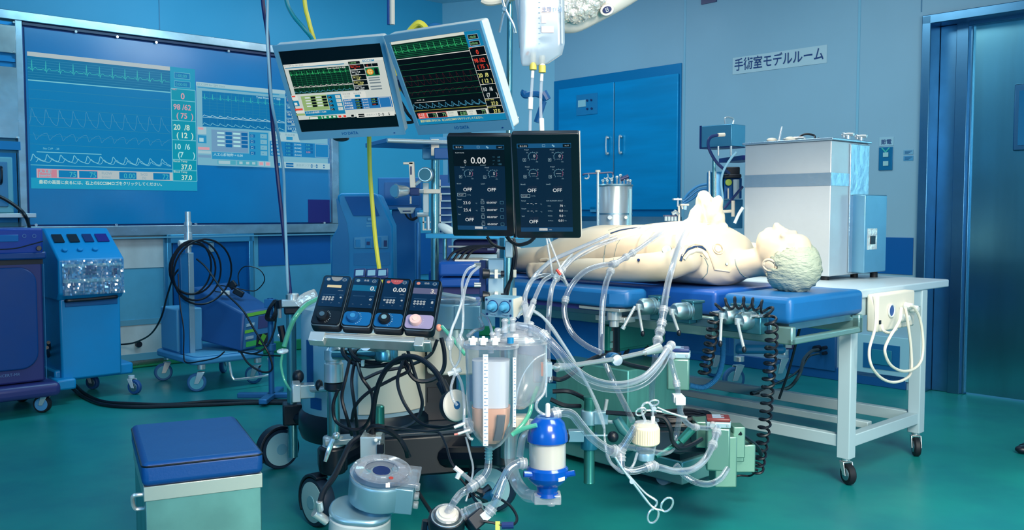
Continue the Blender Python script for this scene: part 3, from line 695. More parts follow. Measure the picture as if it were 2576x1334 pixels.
# arm board
ab = T('arm_board', 'blue padded arm board jutting beside the manikin forearm', 'arm board', tz((.9, -.06, .79)), ARZ)
pts = []
def abp(x, y): return x, y
ol = [(.56, -.10), (.555, .0), (.60, .03), (1.22, .03), (1.22, -.16), (.62, -.16)]
ab.part('pad', m_pad, tf(prism([(.555, -.03), (.565, -.11), (.62, -.15), (1.25, -.15), (1.25, .0), (.61, .0), (.57, -.005)], .782, .846)), world=True, bevel=.02, seg=4)
ab.part('board', mat('board_purple', (44, 52, 120), .4), tf(box2((.66, -.13, .765), (1.24, -.02, .782))), world=True)
ab.part('bracket', M_chrome2, tf(join(box2((.585, -.135, .768), (.78, -.03, .780)), cyl((.64, -.10, .735), (.64, -.10, .768), .028), cyl((.64, -.10, .71), (.64, -.10, .735), .018), box2((.60, -.09, .725), (.74, -.03, .745)))), world=True, bevel=.002)

# ---- manikin body
def sec(t, hw, zb, zt, yc=.245, n=28, p=2.4, skew=0):
    o = []
    for i in range(n):
        a = 2*math.pi*i/n; c, s = math.cos(a), math.sin(a)
        o.append(V((t, yc+hw*math.copysign(abs(c)**(2/p), c), (zb+zt)/2+(zt-zb)/2*math.copysign(abs(s)**(2/p), s))))
    return o
TZ = .853
torso = loft([sec(.335, .055, .90, .965), sec(.36, .11, .87, 1.0), sec(.40, .175, TZ, 1.045), sec(.46, .195, TZ, 1.072), sec(.55, .195, TZ, 1.088),
              sec(.66, .18, TZ, 1.082), sec(.78, .165, TZ, 1.07), sec(.90, .158, TZ, 1.066), sec(1.0, .165, TZ, 1.066), sec(1.08, .175, TZ, 1.050), sec(1.17, .18, TZ, 1.015), sec(1.22, .175, TZ+.01, .99), sec(1.24, .15, TZ+.02, .975)])
legs = []
for s in (-1, 1):
    legs.append(loft([sec(1.14, .08, .862, .985, .245+s*.09, 20, 2), sec(1.25, .082, .86, .975, .245+s*.092, 20, 2), sec(1.4, .07, .858, .962, .245+s*.09, 20, 2), sec(1.55, .06, .858, .95, .245+s*.088, 20, 2), sec(1.60, .055, .86, .945, .245+s*.088, 20, 2), sec(1.64, .03, .875, .925, .245+s*.088, 20, 2)]))
def limb(pts, n=18):
    c = spline([p[:3] for p in pts], 6); L = len(c)
    rs = [np.interp(i/(L-1)*(len(pts)-1), range(len(pts)), [p[3] for p in pts]) for i in range(L)]
    return join(sweep(c, list(rs), n), ell(c[0], (rs[0],)*3), ell(c[-1], (rs[-1],)*3))
arms = []
for s in (-1, 1):
    y = lambda d: .245+s*d
    arms.append(limb([(.43, y(.20), .955, .050), (.50, y(.235), .93, .054), (.62, y(.25), .917, .051), (.75, y(.252), .905, .044), (.86, y(.25), .902, .043), (.98, y(.245), .895, .035), (1.06, y(.24), .888, .026), (1.085, y(.238), .886, .028)]))
    # palm, thumb, fingers
    arms.append(ell((1.12, y(.235), .884), (.052, .020, .036), n=14, m=9))
    for k in range(4):
        z0 = .908-.016*k; L = (.066, .074, .07, .056)[k]
        arms.append(sweep(spline([(1.15, y(.236), z0), (1.15+L*.5, y(.240), z0-.003), (1.15+L*.85, y(.225), z0-.008), (1.15+L, y(.212), z0-.012)], 4), [.0092]*9+[.0085]*4, 8))
    arms.append(sweep(spline([(1.08, y(.225), .912), (1.11, y(.205), .925), (1.145, y(.2), .925), (1.165, y(.205), .92)], 4), .0105, 8))
neck = loft([sec(.22, .052, .90, .99, .245, 20, 2), sec(.28, .052, .89, .995, .245, 20, 2), sec(.33, .062, .88, .985, .245, 20, 2), sec(.37, .085, .87, .98, .245, 20, 2)])
hx, hy = .148, .240
Mh = Matrix.Translation((hx, hy, .955)) @ Matrix.Rotation(R_(-8), 4, 'Y') @ Matrix.Rotation(R_(6), 4, 'X')
def hm(g): return xf(g, Mh)
head = [hm(ell((-.005, 0, -.012), (.098, .080, .092))), hm(ell((.035, 0, .02), (.085, .066, .078))), hm(ell((.088, 0, .045), (.042, .046, .048))),
        hm(ell((-.02, 0, .05), (.05, .052, .045))), hm(ell((.112, 0, .066), (.016, .024, .018))),
        hm(loft([[V((.010, y_*.6, .098)) for y_ in (-.02, .02)]+[V((.012, y_*.6, .085)) for y_ in (.02, -.02)], [V((.062, y_, .118)) for y_ in (-.013, .013)]+[V((.066, y_*1.4, .085)) for y_ in (.013, -.013)], [V((.068, y_, .112)) for y_ in (-.012, .012)]+[V((.070, y_*1.4, .085)) for y_ in (.012, -.012)]])),
        hm(ell((.064, 0, .112), (.011, .013, .012))), hm(ell((.086, 0, .094), (.007, .024, .008))), hm(ell((.096, 0, .093), (.007, .022, .008))),
        hm(ell((.012, -.028, .088), (.012, .022, .012))), hm(ell((.012, .028, .088), (.012, .022, .012)))]
skin = tf(join(torso, neck, *legs, *arms, *head))
m_skin = mat('manikin_skin', (216, 200, 176), .42, noise=.04, nscale=4)
mk_o = tz((.7, .245, TZ))
man = T('training_manikin', 'cream training manikin lying on its back on the blue operating table', 'manikin', mk_o, ARZ)
body = man.part('body', m_skin, skin, world=True, smooth=180)
rm = body.modifiers.new('remesh', 'REMESH'); rm.mode = 'VOXEL'; rm.voxel_size = .0075; rm.use_smooth_shade = True
s2 = body.modifiers.new('smooth', 'SMOOTH'); s2.factor = .5; s2.iterations = 6
bvh = BVHTree.FromPolygons([tuple(p) for p in skin[0]], skin[1])
def hit(x, y, off=0.003, d0=4.0):
    r = ray(x, y).normalized(); h = bvh.ray_cast(CAM, r)
    if h[0] is None: return P(x, y, d0), -r
    return h[0]+h[1]*off*(1 if h[1].dot(r) < 0 else -1), h[1]*(1 if h[1].dot(r) < 0 else -1)
def surf(px, r=.0025, off=.001, n=6):
    pts = []
    for a, b in zip(px[:-1], px[1:]):
        for i in range(5): pts.append(hit(a[0]+(b[0]-a[0])*i/5, a[1]+(b[1]-a[1])*i/5, off)[0])
    pts.append(hit(*px[-1], off)[0]); return sweep(pts, r, n)
m_hair = mat('manikin_hair', (200, 208, 190), .5, bump=.0)
# carved hair cap: slightly larger shell over the back/crown of the head with wavy relief
hv, hfc = ell((-.008, 0, -.018), (.104, .0865, .096), n=48, m=30)
keep = []
for i, p in enumerate(hv):
    a = math.atan2(p.z, p.x); rad = (math.sin(p.x*260+math.sin(p.y*90+p.z*60)*2.2)*.0022+math.sin(p.z*200+p.y*150)*.0018)
    nrm = V((p.x+.008, p.y, p.z+.018)).normalized(); hv[i] = p+nrm*rad
def hk(f):
    c = sum((hv[i] for i in f), V())/len(f)
    return c.x < .012+.02*math.sin(c.z*60)-max(0, c.z-.01)*.85 or (c.z < -.02 and c.x < .045)
hc = man.part('hair', mat('manikin_hair2', (170, 178, 160), .5, bump=1.0, bscale=30, stretch=(1, 1, 2.5)), [tf(hm((hv, [f for f in hfc if hk(f)])))], world=True, smooth=180, label='carved wavy hair cap')
sd = hc.modifiers.new('solid', 'SOLIDIFY'); sd.thickness = .006
# ears
for s in (-1, 1):
    Me = Mh @ Matrix.Translation((.028, s*.078, -.012)) @ Matrix.Rotation(R_(-90*s*-1), 4, 'X')
    e = [xf(torus(Matrix.Diagonal((1.35, 1, 1, 1)), .019, .005, 20, 6), Me), xf(torus(Matrix.Diagonal((1.3, 1, 1, 1)), .010, .0035, 16, 6), Me), xf(ell((.0, 0, -.002), (.02, .015, .004)), Me), xf(ell((.022, .0, .0), (.008, .010, .005)), Me)]
    man.part('ear', m_skin, [tf(q) for q in e], world=True, smooth=180)
p, n = hit(1929, 655, .006)
for (x, y, r, m_, nm, lb) in ((1678, 630, .021, mat('sensor_metal', (120, 150, 150), .3, .8), 'sensor_disc', 'round gray metal disc on the side'), (1806, 627, .014, m_skin, 'chest_button', None), (1607, 655, .006, M_navy, 'side_plug', 'small dark plug'), (1828, 664, .006, M_steel2, 'flap_screw', None)):
    p, n = hit(x, y, .0); n = (n-ray(x, y).normalized()*1.2).normalized(); p = p+n*.003; man.part(nm, m_, cyl(p-n*.004, p+n*.005, r, r*.92, 24), world=True, bevel=.0012, label=lb)
p, n = hit(1806, 627, .004); man.part('button_ring', m_skin, torus(frame(p, n), .022, .0025), world=True)
# shoulder opening: dark crescent, disc and flap
p, n = hit(1760, 648, .0)
so = tz((.44, .075, .975)); no = (n+V((0, 0, .0))).normalized()
Ms = frame(hit(1762, 645, .004)[0], (n+V((-.2, -.2, .1))).normalized(), UP)
man.part('shoulder_opening', mat('dark_gap', (8, 50, 90), .7), [surf([(1712, 657), (1717, 642), (1730, 628), (1748, 621), (1765, 622), (1778, 630)], .0055, -.001)], world=True)
man.part('shoulder_disc', mat('shoulder_disc', (215, 208, 192), .4), [surf([(1722, 653), (1732, 640), (1750, 632), (1768, 635), (1780, 650)], .006, .002)], world=True)
man.part('chest_skin_edge', m_skin, [surf([(1716, 645), (1730, 622), (1748, 614), (1768, 618), (1782, 635), (1792, 660), (1798, 678), (1835, 683), (1838, 678)], .0038, .0015)], world=True)
man.part('neck_seam', mat('seam_shadow', (120, 135, 135), .6), [surf([(1849, 652), (1852, 668), (1862, 686), (1873, 696), (1884, 698)], .002, .0)], world=True)
man.part('arm_seam', mat('seam_shadow', (120, 135, 135), .6), [surf([(1762, 643), (1774, 652), (1781, 668), (1779, 688), (1766, 703)], .002, .0)], world=True)
man.part('waist_seam', mat('seam_shadow', (120, 135, 135), .6), [surf([(1519, 664), (1519, 650), (1523, 620), (1536, 598), (1556, 588)], .0022, .0)], world=True)
man.part('hip_seam', mat('seam_shadow', (120, 135, 135), .6), [surf([(1543, 655), (1547, 635), (1552, 615), (1562, 600)], .0015, .0)], world=True)
man.part('belly_slot', mat('dark_gap', (8, 50, 90), .7), [surf([(1536, 588), (1560, 580), (1590, 575), (1612, 574)], .0045, .0)], world=True)
man.part('belly_fold', mat('seam_shadow', (120, 135, 135), .6), [surf([(1530, 580), (1560, 570), (1600, 566), (1640, 566)], .0015, .0)], world=True)
man.part('thigh_wrap', mat('thigh_wrap', (214, 208, 206), .6), tf(loft([sec(1.44, .074, .852, .968, .157, 24, 2.2), sec(1.5, .071, .852, .965, .157, 24, 2.2), sec(1.53, .068, .852, .96, .157, 24, 2.2)])), world=True, smooth=60)
# white gauze lump on the chest, very bright under the lamp
gz = []
def L2(x, y, d, r): 
    p = P(x, y, d); return ell(p, r, n=16, m=10)
for x, y, rx, rz in ((1772, 510, .034, .050), (1768, 500, .026, .034), (1805, 516, .022, .042), (1762, 545, .05, .05), (1800, 552, .04, .045), (1790, 538, .05, .05), (1735, 570, .05, .035), (1812, 575, .035, .035), (1775, 580, .09, .03), (1724, 585, .045, .025)):
    gz.append(L2(x, y, 3.95, (rx, .05, rz)))
gw = T('gauze_wad', 'crumpled white gauze standing upright on the manikin chest', 'gauze', P(1775, 600, 3.95))
go = gw.part('cloth', mat('gauze_white', (222, 208, 186), .8, bump=.3, bscale=30), gz, world=True, smooth=180)
r2 = go.modifiers.new('remesh', 'REMESH'); r2.mode = 'VOXEL'; r2.voxel_size = .008; r2.use_smooth_shade = True
dt = bpy.data.textures.new('folds', 'CLOUDS'); dt.noise_scale = .05
dm = go.modifiers.new('folds', 'DISPLACE'); dm.texture = dt; dm.strength = .018; dm.mid_level = .5
gw.part('loose_fold', mat('gauze_white', (222, 208, 186), .8), sweep(spline([P(1765, 500, 3.89), P(1770, 530, 3.88), P(1778, 560, 3.87)], 6), .004), world=True)

# ---- white bench
KB = G(2392, 703, .80)
Mw = Matrix.Translation((KB.x, KB.y, 0)) @ Matrix.Rotation(ARZ, 4, 'Z')       # x = away along wall, y = -B (toward camera-left)
wb = T('white_bench', 'white steel bench on casters carrying the foil covered box', 'bench', M=Mw)
m_wb = mat('bench_paint', (176, 198, 206), .38, noise=.03)
wb.part('top', mat('bench_top', (182, 202, 214), .33), prism([(-.0, .02), (.02, 0), (1.65, 0), (1.65, .925), (0, .925)], .765, .80), bevel=.006, seg=3)
lgs = {}
for nm, (px, py) in (('n', (2112, 1152)), ('f', (2318, 1093))):
    p = Mw.inverted() @ G(px, py, .10); lgs[nm] = p
lx = .03
yn, yf = lgs['n'].y, lgs['f'].y; xn = (lgs['n'].x+lgs['f'].x)/2
for yy in (yn, yf):
    for xx in (xn, xn+1.45):
        wb.part('leg', m_wb, box2((xx-.028, yy-.028, .105), (xx+.028, yy+.028, .765)), bevel=.004)
wb.part('rail', m_wb, join(box2((xn-.02, yf, .69), (xn+.02, yn, .765))), bevel=.003)
wb.part('rail', m_wb, box2((xn-.022, yf+.028, .15), (xn+.022, yn-.028, .20)), bevel=.003)
for yy in (yn, yf): 
    wb.part('side_rail', m_wb, box2((xn+.028, yy-.02, .15), (xn+1.42, yy+.02, .20)), bevel=.003)
    wb.part('apron', m_wb, box2((xn+.028, yy-.02, .70), (xn+1.42, yy+.02, .765)), bevel=.003)
wb.part('shelf_lip', m_wb, box2((xn+.06, (yn+yf)/2-.02, .165), (xn+1.40, (yn+yf)/2+.02, .195)), bevel=.003)
def caster(th, x, y, r, ztop, ang, wm=M_rub, fm=M_chrome2, wd=.028, hub=None, off=None, twin=False, rh=.6):
    """swivel caster: part caster > wheel, brake"""
    off = r*.5 if off is None else off
    c, s = math.cos(ang), math.sin(ang); wc = V((x+off*c, y+off*s, r)); ax = V((-s, c, 0))
    Mc = Matrix.Translation(wc) @ Matrix(((c, -s, 0, 0), (s, c, 0, 0), (0, 0, 1, 0), (0, 0, 0, 1)))
    h = th.part('caster', fm, [cyl((x, y, max(r*2+.008, ztop-.03)), (x, y, ztop), r*.42, r*.42)] + [xf(prism([(-off-r*.35, r*1.12), (-off+r*.4, r*1.12), (r*.25, -.1*r), (-r*.2, -.1*r)], sg*wd*.72-.002, sg*wd*.72+.002, Matrix(((1, 0, 0, 0), (0, 0, 1, 0), (0, 1, 0, 0), (0, 0, 0, 1)))), Mc) for sg in (-1, 1)] + [xf(box2((-off-r*.35, -wd*.72, r*1.08), (-off+r*.4, wd*.72, r*1.14)), Mc)], bevel=.001)
    prof = [(r*.3, -wd/2), (r*.9, -wd/2), (r, -wd*.3), (r, wd*.3), (r*.9, wd/2), (r*.3, wd/2)]
    wo = th.part('wheel', wm, lathe(prof, 28, frame(wc, ax)), h)
    th.part('hub', hub or M_steel2, lathe([(.001, -wd*.56), (r*rh, -wd*.56), (r*rh, wd*.56), (.001, wd*.56)], 24, frame(wc, ax)), h, bevel=.001)
    return h
for (yy, a_) in ((yn, 2.6), (yf, 2.2)):
    for xx in (xn, xn+1.45):
        caster(wb, xx, yy, .043, .105, a_)
# power box on the bench leg and its loops of cord
bx = T('power_box', 'cream multi socket power box hung under the bench top', 'power box', P(2255, 820, 4.2))
d4 = lambda x, y, z=0: P(x, y, 4.18-z)
wbx = xn-.03
a = Mw.inverted() @ P(2208, 742, 4.15); b_ = Mw.inverted() @ P(2300, 820, 4.30)
def onw(x, y, xo): 
    """point on plane x = xo in bench frame"""
    n = Mw.to_3x3() @ V((1, 0, 0)); return Mw.inverted() @ onp(x, y, Mw @ V((xo, 0, 0)), n)
fz = wbx-.05
a = onw(2210, 742, fz); b_ = onw(2300, 820, fz)
bx.part('casing', M_cream, xf(box2((fz, min(a.y, b_.y), b_.z), (wbx, max(a.y, b_.y), a.z)), Mw), world=True, bevel=.008, seg=3)
p = onw(2243, 782, fz-.004)
bx.part('socket', mat('blue_socket', (30, 80, 150), .4), xf(cyl((fz-.004, p.y, p.z), (fz, p.y, p.z), .024), Mw), world=True)
bx.part('socket_ring', M_white, xf(torus(frame((fz-.004, p.y, p.z), (1, 0, 0)), .026, .004), Mw), world=True)
for x, y in ((2276, 770), (2290, 776), (2268, 800)):
    q = onw(x, y, fz); bx.part('plug', M_white, xf(cyl((fz-.035, q.y, q.z), (fz, q.y, q.z), .013, .018), Mw), world=True, bevel=.003)
q = onw(2213, 811, fz); bx.part('switch', M_black, xf(box2((fz-.003, q.y-.008, q.z-.008), (fz, q.y+.008, q.z+.008)), Mw), world=True)
def wcord(px, r=.006): return sweep(spline([Mw @ (onw(x, y, fz-.02-z)) for x, y, z in px], 8), r, 8)
solo('power_cable', 'cream power cord with the deeper drooping loop below the power box', 'cable', M_cream, wcord([(2198, 745, -.0), (2202, 780, 0), (2200, 830, 0), (2187, 880, .01), (2192, 920, .02), (2215, 950, .02), (2245, 962, .02), (2275, 955, .02), (2292, 935, .02), (2292, 880, .02), (2285, 820, .02), (2278, 775, .015)]))
solo('power_cable', 'cream power cord with the shorter rounder loop below the power box', 'cable', M_cream, wcord([(2268, 775, .02), (2262, 810, .03), (2235, 855, .035), (2226, 885, .035), (2240, 918, .035), (2270, 934, .035), (2300, 928, .035), (2318, 905, .035), (2322, 860, .035), (2315, 805, .03), (2300, 775, .025), (2286, 770, .02)]))
solo('power_cable', 'short cream power cord stub curling under the left side of the power box', 'cable', M_cream, wcord([(2218, 818, .0), (2222, 832, .01), (2240, 838, .01), (2255, 828, .015)]))

# ---- foil covered box
bc = G(2085, 707, .80)
Mo = Matrix.Translation((bc.x, bc.y, .80)) @ Matrix.Rotation(ARZ, 4, 'Z')      # x away (-b face is y=0?), y=-B
m_sil = mat('box_silver', (192, 202, 210), .34, .4, noise=.06, nscale=5, bump=.08, bscale=30)
m_sil2 = mat('box_silver_tape', (170, 196, 214), .26, .75, bump=.3, bscale=25)
fb = T('silver_box', 'tall silver metal clad box standing on the white bench', 'box', M=Mo)
HB = .66
fb.part('casing', m_sil, box2((0, -.36, .02), (.46, 0, HB-.012)), bevel=.004)
fb.part('lid', m_sil2, box2((-.012, -.37, HB-.012), (.47, .012, HB)), bevel=.003)
fb.part('side_panel', m_sil2, box2((-.008, -.355, .03), (0, -.17, HB-.02)), bevel=.003)
fb.part('seam_tape', m_sil2, join(box2((0, 0, .44), (.46, .002, .50)), box2((-.002, -.17, .44), (.0, 0, .50))))
bxs = fb.part('junction_box', mat('junction_steel', (110, 165, 195), .3, .6, noise=.1), box2((-.07, -.42, .03), (0, -.20, .40)), bevel=.004)
ft_ = fb.part('tape_frame', M_foil, join(box2((-.074, -.315, .14), (-.07, -.225, .24))), bxs)
fb.part('opening', M_black, box2((-.077, -.295, .165), (-.073, -.245, .205)), bxs, bevel=.008, seg=3)
for x, y in ((.04, -.04), (.42, -.04), (.04, -.32), (.42, -.32), (-.03, -.38)): fb.part('foot', M_rub, cyl((x, y, 0), (x, y, .025), .018))
for (x, y, s) in ((.02, -.19, 1), (.03, -.34, 1)):
    pp = V((x, y, HB)); fb.part('latch', M_chrome2, join(cyl(pp, pp+V((0, 0, .022)), .012), tube([pp+V((-.03, 0, .024)), pp+V((0, 0, .026)), pp+V((.03, 0, .024))], .008), cyl(pp+V((.02, 0, .012)), pp+V((.02, 0, .035)), .008)), bevel=.001)
fb.part('top_bar', M_chrome2, tube([V((.20, -.10, HB)), V((.2, -.10, HB+.015)), V((.30, -.10, HB+.015)), V((.30, -.10, HB))], .006))
for k, (px, ln) in enumerate(((1918, 'left'), (1948, 'right'))):
    p = Mo @ V((.36-.10*k, -.08, HB))
    solo('glove_port_cap', 'white oval cap on the silver box top, the %s of two' % ln, 'cap', M_cream, ell(p+V((0, 0, .012)), (.026, .02, .012)), smooth=180)
solo('coiled_lead', 'short dark lead looped on top of the silver box', 'cable', M_cable, tube([Mo @ V((.24, -.10, HB+.01)), Mo @ V((.22, -.14, HB+.035)), Mo @ V((.18, -.16, HB+.03)), Mo @ V((.16, -.14, HB+.008)), Mo @ V((.12, -.10, HB+.008))], .005))
p = Mo @ V((.31, -.06, HB))
solo('upright_probe', 'slim clear tube standing up from the silver box top', 'probe', M_tubethin, cyl(p, p+V((.015, 0, .075)), .007, .005))

# ---- rail clamps
def clamp(px, py, d, label, lever, dd=(-.85, -.5, 0)):
    p = P(px, py, d); ax = V(dd).normalized(); M = frame(p, ax, UP)
    t = T('rail_clamp', label, 'clamp', p, group=None)
    t.part('knob', M_steel2, lathe([(.034, -.01), (.034, 0), (.031, .002), (.034, .005), (.034, .012), (.031, .014), (.033, .02), (.033, .055), (.026, .066), (.012, .07)], 24, M), world=True)
    t.part('jaw', mat('jaw_steel', (70, 135, 150), .3, .8), [xf(box((.0, 0, -.03), (.07, .055, .05)), M), xf(box((.035, 0, -.03), (.01, .07, .06)), M)], world=True, bevel=.003)
    q = M @ V((0, 0, .075)); e = P(*lever)
    l = t.part('lever', M_chrome2, [cyl(q-V((0, 0, .012)), q+V((0, 0, .012)), .010), sweep([q, e], .006)], world=True, bevel=.001)
    t.part('lever_tip', M_black, ell(e, (.008, .008, .012)), l, world=True)
clamp(1853, 792, 3.40, 'rail clamp with hanging lever, left of the pair under the coiled cord', (1812, 865, 3.3))
clamp(1893, 806, 3.36, 'rail clamp with hanging lever, right of the pair under the coiled cord', (1872, 880, 3.25))
clamp(1728, 782, 3.52, 'rail clamp above the blue topped pump head, lever hanging onto it', (1708, 838, 3.42))
clamp(1643, 770, 3.66, 'rail clamp beside the arm board with a long black tipped lever', (1617, 840, 3.55))
solo('rail_lever', 'slanted slim steel rod lever beneath the arm board bracket', 'lever', M_chrome2, [cyl(P(1597, 772, 3.6), P(1568, 825, 3.55), .006), cyl(P(1570, 821, 3.55), P(1566, 828, 3.55), .009)])
# block under the coil
t = T('rail_bracket', 'long steel rail bracket block below the head pad with the coiled cord on top', 'bracket', P(1875, 790, 3.47))
t.part('block', mat('jaw_steel', (70, 135, 150), .3, .8), tf(box2((.06, -.075, .735), (.235, -.036, .79))), world=True, bevel=.004)
t.part('plate', M_chrome2, tf(join(box2((.06, -.085, .79), (.15, -.02, .797)), box2((.155, -.085, .79), (.235, -.02, .797)))), world=True, bevel=.002)
t = T('rail_bracket', 'steel rail bracket block between arm board and head pad', 'bracket', P(1720, 775, 3.6))
t.part('block', mat('jaw_steel', (70, 135, 150), .3, .8), tf(box2((.33, -.075, .745), (.50, -.036, .785))), world=True, bevel=.004)
t.part('plate', M_chrome2, tf(box2((.325, -.085, .785), (.51, -.02, .791))), world=True, bevel=.002)
# coiled black cord
up_ = [P(1770, 945, 3.5), P(1780, 900, 3.47), P(1790, 850, 3.43), P(1797, 805, 3.40), P(1810, 775, 3.38), P(1835, 764, 3.36), P(1870, 763, 3.33), P(1905, 768, 3.30), P(1930, 780, 3.28), P(1940, 815, 3.28), P(1941, 860, 3.30), P(1938, 910, 3.33), P(1932, 970, 3.36), P(1928, 1030, 3.38), P(1921, 1090, 3.40), P(1912, 1150, 3.43), P(1904, 1192, 3.46)]
solo('spiral_cable', 'black spiral cord looped over the table rail and hanging nearly to the floor', 'cord', M_cable, helix(up_, .0205, 36, .0052, 6, 14))
solo('thin_cable', 'thin black cord running from the spiral cord end to the red topped pump', 'cord', M_cable, ptube([(1900, 1190, 3.46), (1885, 1198, 3.5), (1860, 1197, 3.5), (1845, 1203, 3.5)], .004))
# corrugated hose
hp = spline([P(1818, 838, 3.9), P(1819, 880, 3.9), P(1815, 920, 3.9), P(1800, 955, 3.9), P(1770, 975, 3.9), P(1735, 970, 3.9)], 22)
solo('corrugated_hose', 'pale blue corrugated hose bending behind the table rail clamps', 'hose', mat('hose_blue', (60, 140, 195), .4), sweep(hp, [.010+.003*(i % 2) for i in range(len(hp))], 10))
SUN = None
# surgical lamp spot light (the lamp head hangs at the top of the picture)

# ================= EQUIPMENT ALONG THE LEFT WALL =================
BRZ = math.atan2(B_.y, B_.x)
def front(px, py, z=0.0):
    """vertical plane parallel to the left wall through the floor (or height z) point seen at px,py"""
    g = G(px, py, z); g.z = 0; return Wall(fmat(g, B_, -A_))
class Bd:
    """builder bound to a front plane: shapes given by pixels on that plane and depths toward the room"""
    def __init__(s, W): s.W = W; s.M = W.M
    def r(s, x0, y0, x1, y1, z0, z1, z=None): return xf(s.W.rect(x0, y0, x1, y1, z0, z1, z), s.M)
    def side(s, xa, xb, prof):
        """profile [(depth toward room, height)] extruded from wall-x xa to xb"""
        n = len(prof); v = [V((xa, h, d)) for d, h in prof]+[V((xb, h, d)) for d, h in prof]
        f = [tuple(range(n)), tuple(range(n, 2*n))[::-1]]+[(i, (i+1) % n, n+(i+1) % n, n+i) for i in range(n)]
        return xf((v, f), s.M)
    def p(s, x, y, z=0): return s.M @ s.W.at(x, y, z)
    def l(s, x, y, z=0): return s.W.at(x, y, z)
# ---- dark blue console cart at the left edge
b = Bd(front(112, 958, .18)); m_dk = mat('cart_navy', (14, 62, 128), .3, noise=.05); m_dk2 = mat('cart_violet', (44, 52, 112), .35); m_dk3 = mat('cart_head', (16, 58, 150), .3)
q = G(60, 1015, 0); t = T('equipment_cart', 'dark blue equipment cart with rounded front panel at the left edge', 'cart', V((q.x, q.y, 0)), BRZ)
t.part('body', m_dk2, b.r(-170, 640, 115, 958, -.45, 0), world=True, bevel=.012)
t.part('edge_strip', mat('pale_edge', (90, 170, 210), .3), b.r(110, 664, 118, 955, -.01, .008), world=True, bevel=.002)
fpn = b.l(-150, 680); fp2 = b.l(97, 925)
t.part('front_panel', m_dk, xf(prism(rrect(fp2.x-fpn.x, fpn.y-fp2.y, .09, 6, (fp2.x+fpn.x)/2, (fp2.y+fpn.y)/2), 0, .018), b.M), world=True, bevel=.012, seg=3)
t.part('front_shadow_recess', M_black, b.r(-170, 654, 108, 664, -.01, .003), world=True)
t.part('shelf_lip', m_dk, b.r(-170, 640, 118, 652, -.4, .03), world=True, bevel=.01)
q0, q1 = b.l(-170, 965, .06), b.l(160, 1008, .06)
t.part('base', m_dk2, xf(box2((q0.x, .095, -.5), (q1.x-.01, .175, .07)), b.M), world=True, bevel=.03, seg=4)
g = text('CONCERT-MR', .022); t.part('lettering', mat('pale_print', (90, 130, 180), .5), xf(xf(g, Matrix.Translation(b.l(-22, 953, .003))), b.M), world=True, smooth=0)
for x_, y_ in ((q1.x-.07, .0), (q1.x-.07, -.40), (q0.x+.1, 0)):
    p = t.inv @ (b.M @ V((x_, 0, y_))); caster(t, p.x, p.y, .048, .10, 2.4, wm=M_rub, hub=mat('pale_hub', (80, 150, 200), .4), wd=.035, rh=.75)
t = T('control_unit', 'dark blue control unit with display and knob, top of the left edge cart', 'control unit', b.p(50, 640), BRZ)
t.part('casing', m_dk3, b.r(-170, 577, 110, 639, -.35, .03), world=True, bevel=.012, seg=3)
t.part('display', mat('unit_display', (20, 100, 170), .2), b.r(-40, 592, 47, 608, .03, .036, .036), world=True, bevel=.002)
t.part('groove', M_black, xf(sweep(spline([b.l(x, y, .033) for x, y in ((-60, 629), (30, 626), (75, 616), (108, 607))], 6), .003), b.M), world=True)
for x in (61, 86): t.part('button_ring', mat('pale_print', (90, 130, 180), .5), xf(torus(Matrix.Translation(b.l(x, 594, .033)), .009, .0014, 16, 6), b.M), world=True)
t.part('knob', M_black, xf(cyl(b.l(98, 625, .03), b.l(98, 625, .05), .014), b.M), world=True, bevel=.002)
t.part('groove', M_black, b.r(-170, 638, 110, 641, .0, .026), world=True)

# ---- pale blue therapy cart with plastic film
b = Bd(front(250, 948, .13)); m_pb = mat('therapy_blue', (6, 138, 202), .4, noise=.04)
q = b.M @ V((b.l(220, 948).x, 0, -.1)); t = T('therapy_cart', 'mid blue therapy cart with a crinkled film over its controls, second from the left', 'cart', V((q.x, q.y, 0)), BRZ)
xa, xb = b.l(150, 760).x, b.l(303, 760).x
h = lambda y, z=0: b.l(230, y, z).y
t.part('body', m_pb, b.side(xa, xb, [(0, h(950)), (0, h(748)), (-.02, h(745)), (-.45, h(745)), (-.45, h(930)-.02)]), world=True, bevel=.012)
xa2, xb2 = b.l(146, 700, .04).x, b.l(312, 700, .04).x
hd = t.part('head', m_pb, b.side(xa2, xb2, [(.0, h(752)), (.045, h(735)), (.05, h(652, .05)), (-.22, h(612)+.085), (-.42, h(612)+.085), (-.42, h(752))]), world=True, bevel=.01)
fc = t.part('control_face', mat('control_face_blue', (40, 130, 190), .35), b.r(160, 668, 303, 728, .05, .054, .054), hd, world=True, bevel=.002)
t.part('face_border', mat('face_border', (120, 185, 215), .4), [b.r(x0, y0, x1, y1, .054, .058, .058) for x0, y0, x1, y1 in ((158, 666, 305, 668), (158, 704, 305, 706), (158, 668, 160, 706), (303, 668, 305, 706))], fc, world=True)
for x0, y0, x1, y1 in ((216, 668, 243, 690), (284, 675, 295, 690), (183, 714, 190, 721), (270, 712, 277, 719), (172, 680, 177, 690)): t.part('control', mat('navy_key', (10, 60, 130), .4), b.r(x0, y0, x1, y1, .054, .062, .062), fc, world=True, bevel=.002)
